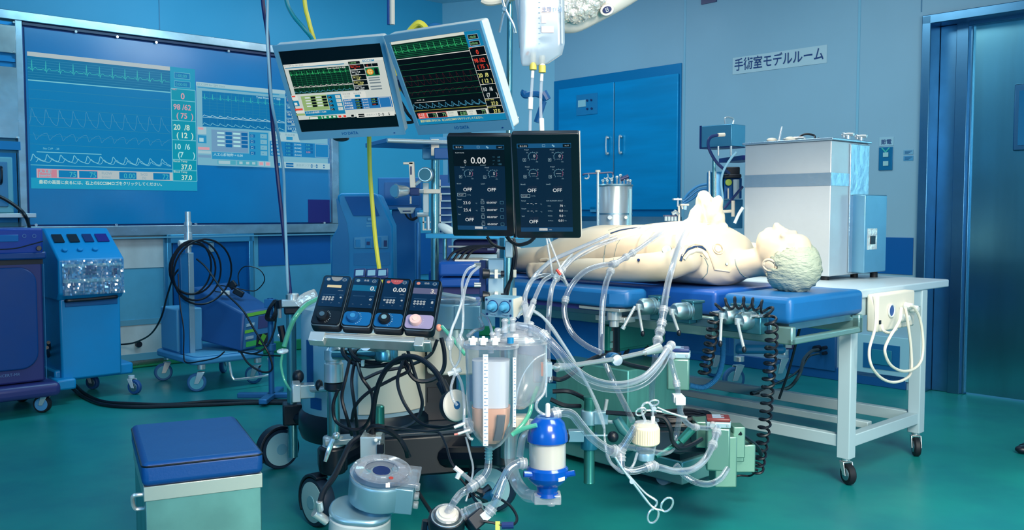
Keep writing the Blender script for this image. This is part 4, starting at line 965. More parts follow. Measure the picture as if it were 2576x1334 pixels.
# slanted top displays
S0 = b.l(200, 652, .05); sl = V((0, h(612)+.085-h(652, .05), -.27)); slu = sl.normalized(); nx = V((1, 0, 0)); nn = nx.cross(slu)
Msl = b.M @ Matrix((nx, slu, nn)).transposed().to_4x4(); 
Ms2 = b.M @ Matrix.Translation(V((xa2, S0.y, .05))) @ Matrix((nx, slu, nn)).transposed().to_4x4()
wd_ = xb2-xa2
for i, (u, du, m_) in enumerate(((.07, .15, M_black), (.30, .15, M_black), (.53, .14, M_navy), (.73, .18, mat('violet_display', (40, 30, 120), .3)))):
    t.part('top_display', m_, xf(prism([(wd_*u, .17), (wd_*(u+du), .17), (wd_*(u+du), .25), (wd_*u, .25)], .001, .006), Ms2), hd, world=True)
    if i < 3: t.part('top_knob', m_pb, xf(cyl((wd_*(u+.09), .09, 0), (wd_*(u+.09), .09, .012), .016), Ms2), hd, world=True, bevel=.002)
sy = t.part('plastic_film', clearmat('crinkle_film', (245, 248, 250), .10, .9, .12), [], world=True) if False else None
v, f = [], []
Nn, Mm = 44, 18; f0, f1 = b.l(156, 656, .075), b.l(314, 736, .075)
for j in range(Mm+1):
    for i in range(Nn+1):
        u, w_ = i/Nn, j/Mm
        v.append(b.M @ V((f0.x+(f1.x-f0.x)*u, f0.y+(f1.y-f0.y)*w_, .072+.008*math.sin(17*u+5*w_*math.sin(9*u))+random.uniform(-.005, .005))))
for j in range(Mm):
    for i in range(Nn):
        k = j*(Nn+1)+i; f.append((k, k+1, k+Nn+2, k+Nn+1))
m_film = clearmat('crinkle_film', (245, 248, 250), .08, .9, .12, 2.2)
solo('plastic_film', 'crinkled clear plastic film taped over the therapy cart controls', 'plastic film', m_film, (v, f), smooth=12)
t.part('handle', M_black, xf(tube([b.l(168, 757, .0), b.l(172, 757, .035), b.l(230, 753, .035), b.l(288, 747, .035), b.l(291, 747, 0)], .011, 8), b.M), world=True)
t.part('handle_recess', mat('recess_blue', (6, 90, 150), .4), b.r(163, 742, 296, 765, -.01, .004), world=True, bevel=.003)
t.part('base', m_pb, join(xf(box2((xa-.03, h(950)-.01, -.45), (xb+.08, h(925), -.03)), b.M), xf(box2((xa-.05, h(950)-.045, -.12), (xa+.06, h(930)-.03, .07)), b.M)), world=True, bevel=.012)
for x_, z_ in ((xb+.055, .0), (xb-.08, -.34), (xa-.01, -.38)):
    p = t.inv @ (b.M @ V((x_, 0, z_))); caster(t, p.x, p.y, .045, .115, R_(-60), wm=mat('wheel_blue', (30, 80, 140), .5), fm=mat('caster_white', (190, 210, 220), .4), wd=.03)
# ---- trolley with post, box and grey device
c0 = G(508, 985, 0); Mt = Matrix.Translation(c0) @ Matrix.Rotation(BRZ, 4, 'Z')   # x=B (right), y=A (away)
m_tr = mat('trolley_blue', (70, 150, 200), .42); m_tr2 = mat('trolley_pale', (90, 165, 205), .42)
t = T('trolley', 'low pale blue platform trolley with a tall post by the left wall hatch', 'trolley', M=Mt)
t.part('platform', m_tr, prism(rrect(.50, .60, .06, 4, .18, .27), .17, .215), bevel=.012)
t.part('platform_top', m_tr2, prism(rrect(.44, .54, .05, 4, .18, .27), .215, .222), bevel=.003)
t.part('post', mat('post_cream', (160, 195, 210), .35, .5), box2((.0, .16, .22), (.035, .195, .86)), bevel=.003)
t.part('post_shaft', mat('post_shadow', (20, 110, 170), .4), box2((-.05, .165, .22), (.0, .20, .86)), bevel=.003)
t.part('post_tube', M_chrome2, join(cyl((.01, .18, .86), (.01, .18, 1.12), .018), cyl((.01, .18, .9), (.01, .18, .99), .025), cyl((.01, .18, 1.03), (.01, .18, 1.055), .024)), bevel=.001)
t.part('cable_hook', M_white, join(cyl((-.06, .16, .92), (.0, .16, .92), .022)), bevel=.004)
t.part('foot_bar', M_chrome, tube([(.16, -.05, .17), (.16, -.09, .08), (.2, -.10, .065), (.38, -.10, .065), (.43, -.09, .08), (.43, -.05, .17)], .008, 8))
for x_, y_, a_ in ((.0, .0, 2.6), (.0, .52, 2.9), (.38, .0, 2.2), (.38, .52, .8)):
    caster(t, x_, y_, .058, .17, a_, wm=mat('wheel_teal', (40, 100, 150), .5), hub=mat('hub_teal', (90, 170, 190), .35), rh=.72)
solo('storage_box', 'plain pale blue box standing behind the trolley post', 'box', m_tr2, xf(box2((-.05, .24, .222), (.12, .5, .50)), Mt), bevel=.01)
# tilted grey device
dv = T('power_unit', 'grey tilted instrument box with green labels lying on the trolley', 'instrument', M=Mt @ Matrix.Translation((.10, .05, .225)))
m_dv = mat('device_slate', (28, 82, 140), .4, noise=.06)
pr = [(.10, 0), (.36, 0), (.40, .02), (.40, .20), (.36, .30), (.0, .38), (-.02, .36)]
e0, e1 = V((.0, -.02, 0)), V((.22, .0, 0))
def Q(x, y, z): return V((x, y, z))
hexa = lambda P8: (P8, [(0, 1, 2, 3), (7, 6, 5, 4), (0, 4, 5, 1), (1, 5, 6, 2), (2, 6, 7, 3), (3, 7, 4, 0)])
bt = [Q(.07, .0, .0), Q(.33, .0, .0), Q(.40, .36, .0), Q(-.02, .36, .06)]
bot = [Q(.16, -.06, .0), Q(.36, -.06, .02), Q(.33, .36, .06), Q(-.06, .30, .08)]
top = [Q(.20, -.02, .24), Q(.42, .0, .26), Q(.30, .36, .42), Q(.02, .34, .40)]
dv.part('casing', m_dv, hexa(bot+top), bevel=.012)
A4, B4, C4, D4 = bot[0], bot[1], top[1], top[0]
def fq(u, v_, o=.004):
    n_ = (B4-A4).cross(D4-A4).normalized(); return A4.lerp(B4, u).lerp(D4.lerp(C4, u), v_)+n_*o
def fquad(u0, v0, u1, v1, o0=0, o1=.005): return hexa([fq(u0, v0, o0), fq(u1, v0, o0), fq(u1, v1, o0), fq(u0, v1, o0), fq(u0, v0, o1), fq(u1, v0, o1), fq(u1, v1, o1), fq(u0, v1, o1)])
dv.part('panel', mat('panel_steelblue', (60, 120, 165), .35, .3), fquad(.06, .05, .95, .86, 0, .004))
dv.part('label', mat('label_green', (110, 185, 60), .5), fquad(.1, .88, .85, .97, 0, .006)); dv.part('label', mat('label_green', (110, 185, 60), .5), fquad(.08, .45, .42, .53, 0, .008)); dv.part('label', mat('label_green2', (50, 165, 80), .5), fquad(.15, .08, .5, .22, 0, .008))
dv.part('socket', M_black, fquad(.5, .05, .9, .35, 0, .01)); dv.part('meter', mat('meter_maroon', (60, 62, 110), .3), fquad(.52, .5, .92, .84, 0, .008)); dv.part('connector', M_chrome2, fquad(.12, .62, .38, .70, 0, .012)); dv.part('connector', M_chrome2, fquad(.12, .28, .38, .36, 0, .012))
dv.part('tag', mat('label_green', (110, 185, 60), .5), xf(box((0, 0, 0), (.03, .004, .07)), Matrix.Translation(fq(.68, .2, .02)) @ Matrix.Rotation(.5, 4, 'Y')))
tp0 = Mt @ Matrix.Translation((.10, .05, .225)) @ V((.22, .15, .345))
t = T('lead_bundle', 'tangled black clips and white connector on top of the grey instrument box', 'leads', tp0)
t.part('clip', M_black, [box((.02, .0, .03), (.07, .03, .04), Matrix.Rotation(.5, 4, 'Y')), box((.03, .03, .06), (.05, .03, .05), Matrix.Rotation(-.7, 4, 'Y'))], bevel=.006)
t.part('connector', M_white, [box((-.05, -.03, .018), (.055, .03, .03), Matrix.Rotation(.2, 4, 'Z'))], bevel=.004)
t.part('lead', M_cable, tube([(-.05, -.03, .02), (-.12, -.02, .03), (-.10, .02, .06), (0, .0, .05), (.08, .02, .03), (.14, .04, .03), (.2, .02, .10), (.17, 0, .17), (.08, .0, .19), (.03, .01, .14), (.03, .02, .06)], .0035, 6))
# cable coil on the post and its runs
cc = Mt @ V((.01, .155, .78))
loops = []
for k, (dx, dz, rx, rz) in enumerate(((0, 0, .15, .16), (.02, -.01, .16, .19), (-.02, .01, .13, .17), (.05, -.02, .19, .21))):
    M = Matrix.Translation(Mt @ V((.01+dx, .12-.012*k, .76+dz))) @ Matrix.Rotation(BRZ, 4, 'Z') @ Matrix.Rotation(R_(90+3*k), 4, 'X') @ Matrix.Diagonal((rx, rz, 1, 1))
    loops.append(sweep([M @ V((math.cos(a*math.pi/16), math.sin(a*math.pi/16), 0)) for a in range(32)], .0065, 6, True))
solo('cable_coil', 'large loops of dark cable hung on the trolley post hook', 'cable', M_cable, join(*loops))
solo('wall_cable', 'dark cable sagging from the trolley coil down to the port in the left wall panel', 'cable', M_cable, ptube([(470, 660, 5.85), (440, 690, 5.85), (422, 740, 5.9), (405, 800, 5.95), (380, 840, 6.1), (345, 860, 6.3), (318, 866, 6.4), (285, 868, 6.4)], .006, 6))
solo('trolley_cable', 'dark cable running right from the post coil to the floor behind the stool', 'cable', M_cable, ptube([(495, 652, 5.8), (520, 675, 5.75), (560, 730, 5.65), (610, 780, 5.5), (640, 830, 5.45), (665, 870, 5.4), (680, 900, 5.4), (684, 930, 5.4), (660, 936, 5.4), (625, 915, 5.45), (605, 885, 5.5)], .006, 6))
solo('trolley_cable', 'dark cable from the post hook down the trolley post and across the platform', 'cable', M_cable, ptube([(448, 690, 5.8), (452, 760, 5.72), (462, 830, 5.66), (462, 890, 5.62), (468, 912, 5.6), (500, 910, 5.55), (545, 900, 5.5), (565, 885, 5.5)], .0045, 6))
solo('trolley_cable', 'dark cable looping from the instrument box right to the cable stand', 'cable', M_cable, ptube([(605, 885, 5.45), (640, 890, 5.4), (672, 870, 5.4), (690, 830, 5.4), (694, 790, 5.4), (690, 765, 5.4)], .006, 6))
solo('trolley_cable', 'straight dark cable leaving the instrument box to the right above the casters', 'cable', M_cable, ptube([(600, 885, 5.5), (650, 893, 5.45), (705, 896, 5.4)], .005, 6))
# stand with cable bundle behind the console
b0 = P(682, 900, 5.45)
t = T('cable_stand', 'slim blue stand with bundled black leads, left of the console column', 'stand', V((b0.x, b0.y, 0)))
zt = lambda y: 1.12-(y-534)*5.45/2328
m_st = mat('stand_blue', (50, 120, 175), .35, .4)
t.part('pole', m_st, cyl((0, 0, .02), (0, 0, zt(752)), .017)); t.part('collar', m_st, join(cyl((0, 0, zt(810)), (0, 0, zt(795)), .028), cyl((0, 0, zt(885)), (0, 0, zt(868)), .03), box((0, 0, zt(765)), (.06, .05, .05))), bevel=.002)
t.part('foot', m_st, join(box((0, 0, .03), (.4, .05, .03)), box((0, 0, .03), (.05, .4, .03))), bevel=.006)
t = T('hanging_leads', 'bunch of black leads hung on the slim blue stand', 'leads', P(690, 860, 5.4))
for k in range(4): t.part('lead', M_cable, ptube([(690+3*k, 755, 5.38), (676+2*k, 775, 5.36), (668+3*k, 800, 5.36), (680+4*k, 806, 5.36), (692+2*k, 780, 5.36), (694+3*k, 756, 5.38)], .005, 6), world=True)
t.part('clip', M_chrome2, [ptube([(703, 765, 5.3), (704, 800, 5.3)], .012, 8), ptube([(700, 842, 5.3), (712, 855, 5.3)], .012, 8)], world=True)
t.part('plug', M_black, [ptube([(706, 755, 5.3), (709, 775, 5.3)], .028, 10), ptube([(706, 820, 5.3), (714, 860, 5.3)], .02, 8)], world=True)
# ---- floor cable
def fcab(pts, r, z=.0): return sweep(spline([G(x, y, r+dz) for x, y, dz in pts], 10), r, 8)
solo('floor_cable', 'thick black cable crossing the floor from the left carts to the console, upper strand', 'cable', M_cable, fcab([(122, 862, .35), (128, 895, .22), (150, 930, .12), (185, 965, .03), (215, 992, 0), (260, 1011, 0), (330, 1016, 0), (430, 1018, 0), (540, 1010, 0), (640, 1010, 0), (745, 1008, 0)], .0105))
solo('floor_cable', 'thick black cable crossing the floor from the left carts to the console, lower strand', 'cable', M_cable, fcab([(118, 875, .34), (126, 905, .2), (148, 940, .1), (180, 975, .02), (212, 1000, 0), (258, 1018, 0), (330, 1024, 0), (430, 1022, 0), (540, 1018, 0), (640, 1014, 0), (745, 1014, 0)], .0105))
# ---- stool
ks = [G(x, y, .42) for x, y in ((340, 1066), (596, 1045), (657, 1133), (344, 1170))]
cen = sum(ks, V())/4; xd = ((ks[1]-ks[0])+(ks[2]-ks[3])); xd.z = 0; xd.normalize(); srz = math.atan2(xd.y, xd.x)
Wd = ((ks[1]-ks[0]).length+(ks[2]-ks[3]).length)/2; Dp = ((ks[3]-ks[0]).length+(ks[2]-ks[1]).length)/2
st = T('padded_stool', 'metal box stool with a dark navy padded vinyl top in the foreground', 'stool', V((cen.x, cen.y, 0)), srz)
zs = .42-.072
st.part('cushion', mat('navy_vinyl', (6, 74, 142), .42, bump=.05, bscale=150, noise=.1, nscale=3), box2((-Wd/2, -Dp/2, zs+.002), (Wd/2, Dp/2, .42)), bevel=.018, seg=4)
st.part('piping', M_black, sweep([V((x, y, .408)) for x, y in rrect(Wd-.002, Dp-.002, .02, 4)], .003, 6, True))
st.part('box', mat('galvanised_steel', (120, 178, 172), .36, .8, noise=.22, nscale=7), box2((-Wd/2+.008, -Dp/2+.012, .02), (Wd/2-.006, Dp/2-.02, zs)), bevel=.003)
st.part('rim', mat('stool_rim', (190, 200, 190), .35, .7), box2((-Wd/2+.004, -Dp/2+.008, zs-.04), (Wd/2-.002, Dp/2-.016, zs+.002)), bevel=.002)
st.part('handle', M_chrome2, tube([(-Wd/2+.008, -Dp/2+.05, zs-.03), (-Wd/2-.02, -Dp/2+.055, zs-.032), (-Wd/2-.022, -Dp/2+.07, zs-.055), (-Wd/2-.015, -Dp/2+.075, zs-.075), (-Wd/2+.008, -Dp/2+.075, zs-.078)], .006, 8))
for sx in (-1, 1):
    for sy in (-1, 1): st.part('foot', M_rub, cyl((sx*(Wd/2-.03), sy*(Dp/2-.04), 0), (sx*(Wd/2-.03), sy*(Dp/2-.04), .022), .015))

# ================= HEART-LUNG CONSOLE, SCREENS =================
def zat(y, d): return P(1288, y, d).z
w1, w2, w3 = G(703, 1178), G(800, 1322), G(1240, 1284)
xdir = (w3-w2).normalized(); CRZ = math.atan2(xdir.y, xdir.x)
cc0 = P(925, 1060, 3.75); cc0.z = 0
hl = T('heart_lung_console', 'white drum shaped heart-lung console with black base and big caster wheels', 'console', cc0, CRZ)
m_drum = mat('console_white', (170, 202, 216), .35, noise=.04); m_drum2 = mat('console_cream', (222, 216, 200), .38); m_cb = mat('console_black', (6, 16, 30), .32); m_mast = mat('mast_steel', (120, 175, 180), .25, .9)
R0 = .262
prof = [(R0*.93, .30), (R0, .33), (R0, .70), (R0*.97, .735), (R0*.8, .75)]
hl.part('drum', m_drum, lathe(prof, 56), smooth=40)
hl.part('drum_base', m_cb, lathe([(R0*1.02, .22), (R0*1.06, .25), (R0*1.05, .31), (R0*.98, .335)], 56), smooth=40)
# front panel: curved cream slab on the drum facing the camera
def arcslab(a0, a1, z0, z1, r0, r1, n=14):
    v = []; f = []
    for i in range(n+1):
        a = R_(a0+(a1-a0)*i/n)
        for r in (r0, r1):
            for z in (z0, z1): v.append(V((r*math.cos(a), r*math.sin(a), z)))
    for i in range(n):
        o = i*4; f += [(o, o+4, o+5, o+1), (o+2, o+3, o+7, o+6), (o+1, o+5, o+7, o+3), (o, o+2, o+6, o+4)]
    f += [(0, 1, 3, 2), (n*4, n*4+2, n*4+3, n*4+1)]; return v, f
fa = math.degrees(math.atan2(-cc0.y, -cc0.x))-math.degrees(CRZ)
hl.part('front_panel', m_drum2, arcslab(fa-8, fa+58, .345, .66, R0*.99, R0*1.03), bevel=.004, smooth=60)
hl.part('side_recess', mat('recess_navy', (12, 80, 140), .4), arcslab(fa-62, fa-52, .42, .62, R0*.99, R0*1.012), smooth=60)
hl.part('vent_slot', mat('recess_navy', (12, 80, 140), .4), arcslab(fa-56, fa-42, .355, .40, R0*.99, R0*1.012), smooth=60)
def hp(x, y, d): return hl.inv @ P(x, y, d)
def hbox(x0, y0, x1, y1, d, dep, w=0):
    a, b_ = P(x0, y0, d), P(x1, y1, d); return box2((a.x, a.y, b_.z), (b_.x, a.y+dep, a.z))
# black base box to the right and its upper panel
M_ = hl.M.to_3x3()
a = hp(1010, 1190, 3.45); b_ = hp(1168, 1180, 3.62)
hl.part('base_box', m_cb, box2((-.02, -.34, .115), (.36, .20, .27)), bevel=.01)
hl.part('base_deck', mat('deck_blueblack', (16, 40, 58), .3), box2((-.10, -.33, .265), (.36, .20, .285)), bevel=.006)
hl.part('rear_panel', m_cb, box2((.16, -.16, .28), (.34, .22, .56)), bevel=.008)
hl.part('rear_housing', m_drum2, box2((.13, -.13, .56), (.33, .22, .68)), bevel=.01)
hl.part('port', M_cable, box2((.22, -.166, .36), (.27, -.16, .42)))
# big wheels
def bigwheel(g, ang, r=.088, wd=.045):
    c, s = math.cos(ang), math.sin(ang); wc = hl.inv @ V((g.x, g.y, r)); ax = (hl.inv.to_3x3() @ V((c, s, 0)))
    h = hl.part('caster', M_black, arcguard(frame(wc, ax), r, wd), bevel=.003)
    M = frame(wc, ax)
    hl.part('tyre', mat('tyre_slate', (22, 44, 66), .5), lathe([(r*.80, -wd/2), (r*.96, -wd/2), (r, -wd*.3), (r, wd*.3), (r*.96, wd/2), (r*.80, wd/2)], 36, M), h, smooth=40)
    hl.part('wheel_disc', mat('wheel_pale', (158, 204, 212), .4), [lathe([(r*.8, sg*wd*.0), (r*.82, sg*wd*.55), (r*.5, sg*wd*.60), (r*.18, sg*wd*.62), (.001, sg*wd*.62)], 36, M, cap=False) for sg in (1, -1)], h, smooth=50)
    hl.part('wheel_hub', mat('wheel_hub_pale', (120, 182, 200), .4), [lathe([(r*.28, sg*wd*.60), (r*.27, sg*wd*.66), (.001, sg*wd*.66)], 24, M, cap=False) for sg in (1, -1)], h)
def arcguard(M, r, wd):
    o = []
    up = (M.inverted().to_3x3() @ UP); a0 = math.atan2(up.y, up.x)
    pts = [M @ V((r*1.08*math.cos(a0+R_(a)), r*1.08*math.sin(a0+R_(a)), 0)) for a in range(-20, 121, 10)]
    return sweep(pts, .01, 6, prof=[(-wd*.55, -.006), (wd*.55, -.006), (wd*.5, .006), (-wd*.5, .006)])
bigwheel(w1, math.atan2(-w1.y, -w1.x)+.45); bigwheel(w2, math.atan2(-w2.y, -w2.x)-1.05); bigwheel(w3, math.atan2(-w3.y, -w3.x)-.35, .092)
bigwheel(V((w1.x, w1.y, 0))+(w3-w2)*.95, 0)
# columns
def vpole(x, y0, y1, d, r): a, b_ = hp(x, y0, d), hp(x, y1, d); a.x, a.y = b_.x, b_.y; return cyl(b_, a, r, n=20)
def vp(x, ys, d, rs):
    """vertical stack at column x: list of (y_px, radius)"""
    base = hp(x, ys[-1], d); return lathe([(r, zat(y, d)) for y, r in zip(ys[::-1], rs[::-1])], 24, Matrix.Translation((base.x, base.y, 0)))
cA = hl.part('column', m_mast, vp(737, [742, 1150], 3.95, [.021, .021]), world=False)
hl.part('column_cap', M_chrome2, vp(737, [738, 740, 758, 760], 3.95, [.02, .026, .026, .02]))
hl.part('column_clamp', M_black, [xf(box((0, 0, 0), (.075, .08, .045)), Matrix.Translation(hp(737, 776, 3.93))), xf(box((0, 0, 0), (.08, .09, .09)), Matrix.Translation(hp(735, 1040, 3.95)))], bevel=.006)
hl.part('column_clamp', M_chrome2, xf(box((0, 0, 0), (.12, .06, .028)), Matrix.Translation(hp(745, 762, 3.9))), bevel=.003)
d2 = 3.22
hl.part('column', m_mast, vp(840, [850, 1110], d2, [.0225, .0225]))
hl.part('joint_collar', M_chrome2, vp(840, [872, 880, 905, 907, 912, 914, 960, 962], d2, [.024, .033, .033, .028, .028, .034, .034, .028]), bevel=.001)
hl.part('collar_ring', M_black, vp(840, [961, 963, 978, 984], d2, [.024, .034, .034, .022]))
hl.part('column_foot', M_chrome2, [vp(838, [1095, 1099, 1118, 1122], d2, [.024, .036, .036, .04]), xf(box((.02, 0, 0), (.10, .08, .02)), Matrix.Translation(hp(838, 1108, d2)))], bevel=.003)
hl.part('foot_block', M_black, [vp(838, [1122, 1190], d2, [.05, .045]), xf(box((0, .03, .0), (.10, .1, .07)), Matrix.Translation(hp(838, 1160, d2)))], bevel=.008)
hl.part('clamp_lever', M_chrome, [sweep([hp(838, 1105, 3.15), hp(830, 1125, 3.14), hp(818, 1162, 3.13)], [.008, .01, .006]), ell(hp(846, 1097, 3.15), (.014, .014, .014))])
hl.part('pipe_stub', mat('green_steel', (70, 150, 135), .3, .8), vp(951, [1020, 1023, 1110], 3.25, [.018, .0235, .0235]))
# main mast behind the screens
cM = hl.part('column', m_mast, vp(1276, [598, 1150], 3.25, [.027, .027]))
dI = 3.25
hl.part('upper_mast', m_mast, cyl(hp(1284, -60, dI), hp(1277, 640, dI), .0105, n=14))
# arm under the modules
hl.part('swing_arm', m_mast, [sweep([hp(842, 893, 3.2), hp(900, 893, 3.15), hp(955, 890, 3.1)], .019, 14), lathe([(.035, -.03), (.04, -.025), (.04, .02), (.033, .03)], 24, Matrix.Translation(hp(972, 885, 3.1)))], bevel=.001)
hl.part('arm_band', M_black, sweep([hp(893, 894, 3.155), hp(904, 894, 3.145)], .0225, 14))
hl.part('arm_clamp', M_chrome2, [xf(box((0, 0, 0), (.085, .06, .05)), Matrix.Translation(hp(762, 983, 3.4))), xf(box((0, 0, 0), (.03, .09, .065)), Matrix.Translation(hp(745, 985, 3.36))), sweep([hp(785, 980, 3.35), hp(830, 978, 3.25)], .012, 10)], bevel=.003)
hl.part('clamp_knob', M_black, [ell(hp(750, 948, 3.45), (.022, .02, .026)), ell(hp(803, 970, 3.3), (.014, .014, .022))], smooth=60)
# ---- control modules
qm = [(814, 695), (1113, 701), (1090, 836), (779, 812)]
PW_, PH_ = .40, .205
Pm = pose(PW_, PH_, qm)
m_bar = M_chrome2
t = T('module_bar', 'steel mounting rail and tray beneath the four control modules', 'rail', (Pm @ V((0, -PH_/2-.02, -.04))), CRZ)
t.part('rail', m_bar, [xf(box((-.0, -PH_/2-.035, -.035), (PW_*.98, .014, .05)), Pm), xf(box((-.0, -PH_/2-.022, -.05), (PW_*.9, .03, .04)), Pm)], world=True, bevel=.003)
t.part('end_clip', M_chrome2, [xf(box((PW_*.40, -PH_/2-.04, -.02), (.03, .035, .03)), Pm)], world=True, bevel=.002)
t.part('end_clip', M_chrome2, [xf(box((-PW_*.42, -PH_/2-.04, -.02), (.05, .035, .03)), Pm)], world=True, bevel=.002)
t.part('support', M_chrome2, [sweep([Pm @ V((-.02, -PH_/2-.03, -.05)), P(970, 872, 3.1)], .022, 12)], world=True)
mcol = [((8, 14, 24), (10, 14, 22)), ((10, 92, 150), (14, 84, 140)), ((8, 84, 140), (8, 14, 24)), ((150, 140, 176), (236, 190, 186))]
gw_ = .0972
def mscreen(c, i):
    c.rect(0, 0, 100, 165, '0a3258'); c.rect(0, 0, 100, 22, '10406c')
    c.disc(16, 14, 8, ['9ab0bc', '88b4c8', 'e08078', 'f0a090'][i]); c.arc(84, 14, 8, 0, 360, 1.6, 'a8c4d0'); c.text('1.0', 78, 17, 8, 'c0d4dc')
    if i == 0: c.half(50, 0, 24, '9aa4a8'); c.rect(18, 46, 78, 60, 'f0e0b0'); c.text('ml/min', 68, 78, 8, 'a8c0cc')
    if i == 2: c.half(50, 0, 26, 'c86068'); c.text('メイン', 38, 12, 10, 'f0d0c8')
    if i in (1, 3): c.text(('血温', '送血')[i == 3], 40, 16, 11, 'd8e4e8')
    if i == 1: c.rect(0, 40, 100, 72, '14709c'); c.text('0.', 96, 67, 32, 'e4ecec', 'r', .02)
    if i == 2: c.text('0.00', 96, 67, 32, 'e4ecec', 'r', .02); c.text('L/min', 92, 84, 8, 'a8c0cc', 'r')
    if i == 3: c.rect(0, 40, 100, 72, '6a7094'); c.text('3.', 94, 67, 32, 'e8e4dc', 'r', .02)
    c.rect(10, 100, 62, 101.5, '5080a8'); c.rect(78, 100, 96, 101.5, '5080a8')
    if i != 1:
        for r_ in range(2):
            for k in range(4):
                if i in (2,) and r_ == 1 and k == 0: continue
                c.disc(16+k*13, 116+r_*13, 5.2, 'c8d4d8'); c.disc(16+k*13, 116+r_*13, 2, '1c3c5c')
        c.disc(88, 116, 4.5, 'c8d4d8')
    else: c.disc(86, 118, 5.5, 'c8d4d8'); c.disc(86, 118, 2, '1c3c5c')
    if i == 3: c.disc(88, 122, 5, 'c8d4d8')
    for x in (14, 50, 84): c.text(('ー', '✓', '^^')[(x//30) % 3], x, 150, 8, 'a8c0cc')
names = ['leftmost of the four, with all black knob panel', 'second from the left, blue knob panel, showing 0.', 'third from the left, black knob on blue, showing 0.00', 'rightmost of the four, with pink knob panel, showing 3.']
for i in range(4):
    cx = -PW_/2+.05+.1*i+(-.0015 if i < 2 else .0005)
    Mi = Pm @ Matrix.Translation((cx, 0, 0))
    t = T('control_module', 'black tilted pump control module, '+names[i], 'control module', M=Matrix.Translation(Mi @ V((0, -PH_/2, -.03))), group='pump control modules on the rail')
    body = prism(rrect(gw_, PH_, .012, 5), -.04, -.004, Mi)
    t.part('housing', M_black, body, world=True, bevel=.004)
    t.part('front_rim', mat('rim_silver', (150, 165, 175), .3, .8), prism(rrect(gw_-.001, PH_-.001, .012, 5), -.006, -.003, Mi), world=True)
    t.part('glass', mat('gloss_black', (6, 12, 22), .12), prism(rrect(gw_-.004, PH_-.004, .011, 5), -.004, .0, Mi), world=True)
    t.part('lower_panel', mat('mod_low%d' % i, mcol[i][0], .35), prism([(x, y) for x, y in rrect(gw_-.008, .053, .012, 5, 0, -PH_/2+.031)], 0, .0015, Mi), world=True)
    c = Canvas(100, 165, gw_-.018, .122, .0007, .0001, .8); mscreen(c, i)
    c.put('display', t.o, Mi @ Matrix.Translation((0, PH_/2-.07, 0)), t.inv)
    kx, ky = -.012, -PH_/2+.032
    kb = t.part('knob', mat('mod_knob%d' % i, mcol[i][1], .4), lathe([(.0195, .0015), (.0195, .012), (.0175, .016), (.008, .017)], 28, Mi @ Matrix.Translation((kx, ky, 0))), world=True)
    t.part('knob_cap', mat('knob_cap%d' % i, [(60, 90, 110), (50, 130, 180), (110, 150, 165), (245, 200, 190)][i], .4), lathe([(.009, .017), (.008, .019), (.001, .0192)], 24, Mi @ Matrix.Translation((kx, ky, 0))), kb, world=True)
    c = Canvas(100, 100, .1, .1, .0025, .0, .5)
    for k in range(9):
        a = R_(-60+15*k); c.lines([(50+23*math.cos(a), 50-23*math.sin(a)), (50+27*math.cos(a), 50-27*math.sin(a))], 1.0, mat('tick_pale', (170, 190, 200), .5))
    c.put('dial_ticks', t.o, Mi @ Matrix.Translation((kx, ky, 0)), t.inv)
for k in range(3):
    px = (905, 935, 962)[k]
    t = T('small_display', ['left', 'middle', 'right'][k]+' one of three small tilted display backs peeking over the control modules', 'display', P(px, 690, 3.35), group='displays peeking over the modules')
    M = frame(P(px, 690, 3.35), (.0, -.6, .8), (1, .1, 0))
    t.part('housing', M_navy, xf(box((0, 0, 0), (.042, .05, .014)), M), world=True, bevel=.003)
    t.part('glass', mat('pale_glass', (120, 165, 190), .2), xf(box((.0, -.002, .008), (.028, .03, .002)), M), world=True)

# ---- twin black portrait displays
def bigdisp(q, which, w_=.186, h_=.318):
    Mx = pose(w_, h_, q)
    t = T('portrait_display', 'black portrait touch display with dials, %s of the two above the reservoir' % which, 'display', M=Matrix.Translation(Mx @ V((0, -h_/2, 0))), group='twin portrait displays on the mast')
    t.part('housing', M_black, prism(rrect(w_, h_, .006, 3), -.03, -.002, Mx), world=True, bevel=.003)
    if which == 'right': t.part('edge_trim', mat('edge_trim_cream', (210, 205, 195), .35), xf(box2((w_/2, -h_/2+.003, -.03), (w_/2+.002, h_/2-.003, -.004)), Mx), world=True)
    t.part('glass', mat('gloss_black', (6, 12, 22), .12), prism(rrect(w_-.003, h_-.003, .005, 3), -.002, .0, Mx), world=True)
    return t, Mx, w_, h_
def dial(c, x, y, num, lab):
    c.text(lab, x-38, y-30, 8, 'a8c8d4'); c.arc(x, y, 20, 225, 30, 1.3, '6aa8c0'); c.arc(x, y, 20, 30, -45, 1.5, 'b04870')
    for a in range(-45, 226, 27): 
        r = R_(a); c.lines([(x+20*math.cos(r), y-20*math.sin(r)), (x+24*math.cos(r), y-24*math.sin(r))], 1.1, 'a8c8d4')
    if num: c.text(num, x+2, y+4, 20, 'e4ecee')
    else: c.rect(x-12, y-1, x+12, y+1, 'c8d4d8')
    c.text('mmHg', x-8, y+14, 6.5, '8cb0c0'); c.box(x-46, y+8, x-33, y+22, 1.2, 'a8c8d4'); c.disc(x-39.5, y+15, 2.4, 'a8c8d4'); c.text('250', x-30, y-18, 6.5, '8cb0c0'); c.text('750', x+16, y-18, 6.5, '8cb0c0'); c.text('-750', x+12, y+27, 6.5, '8cb0c0')
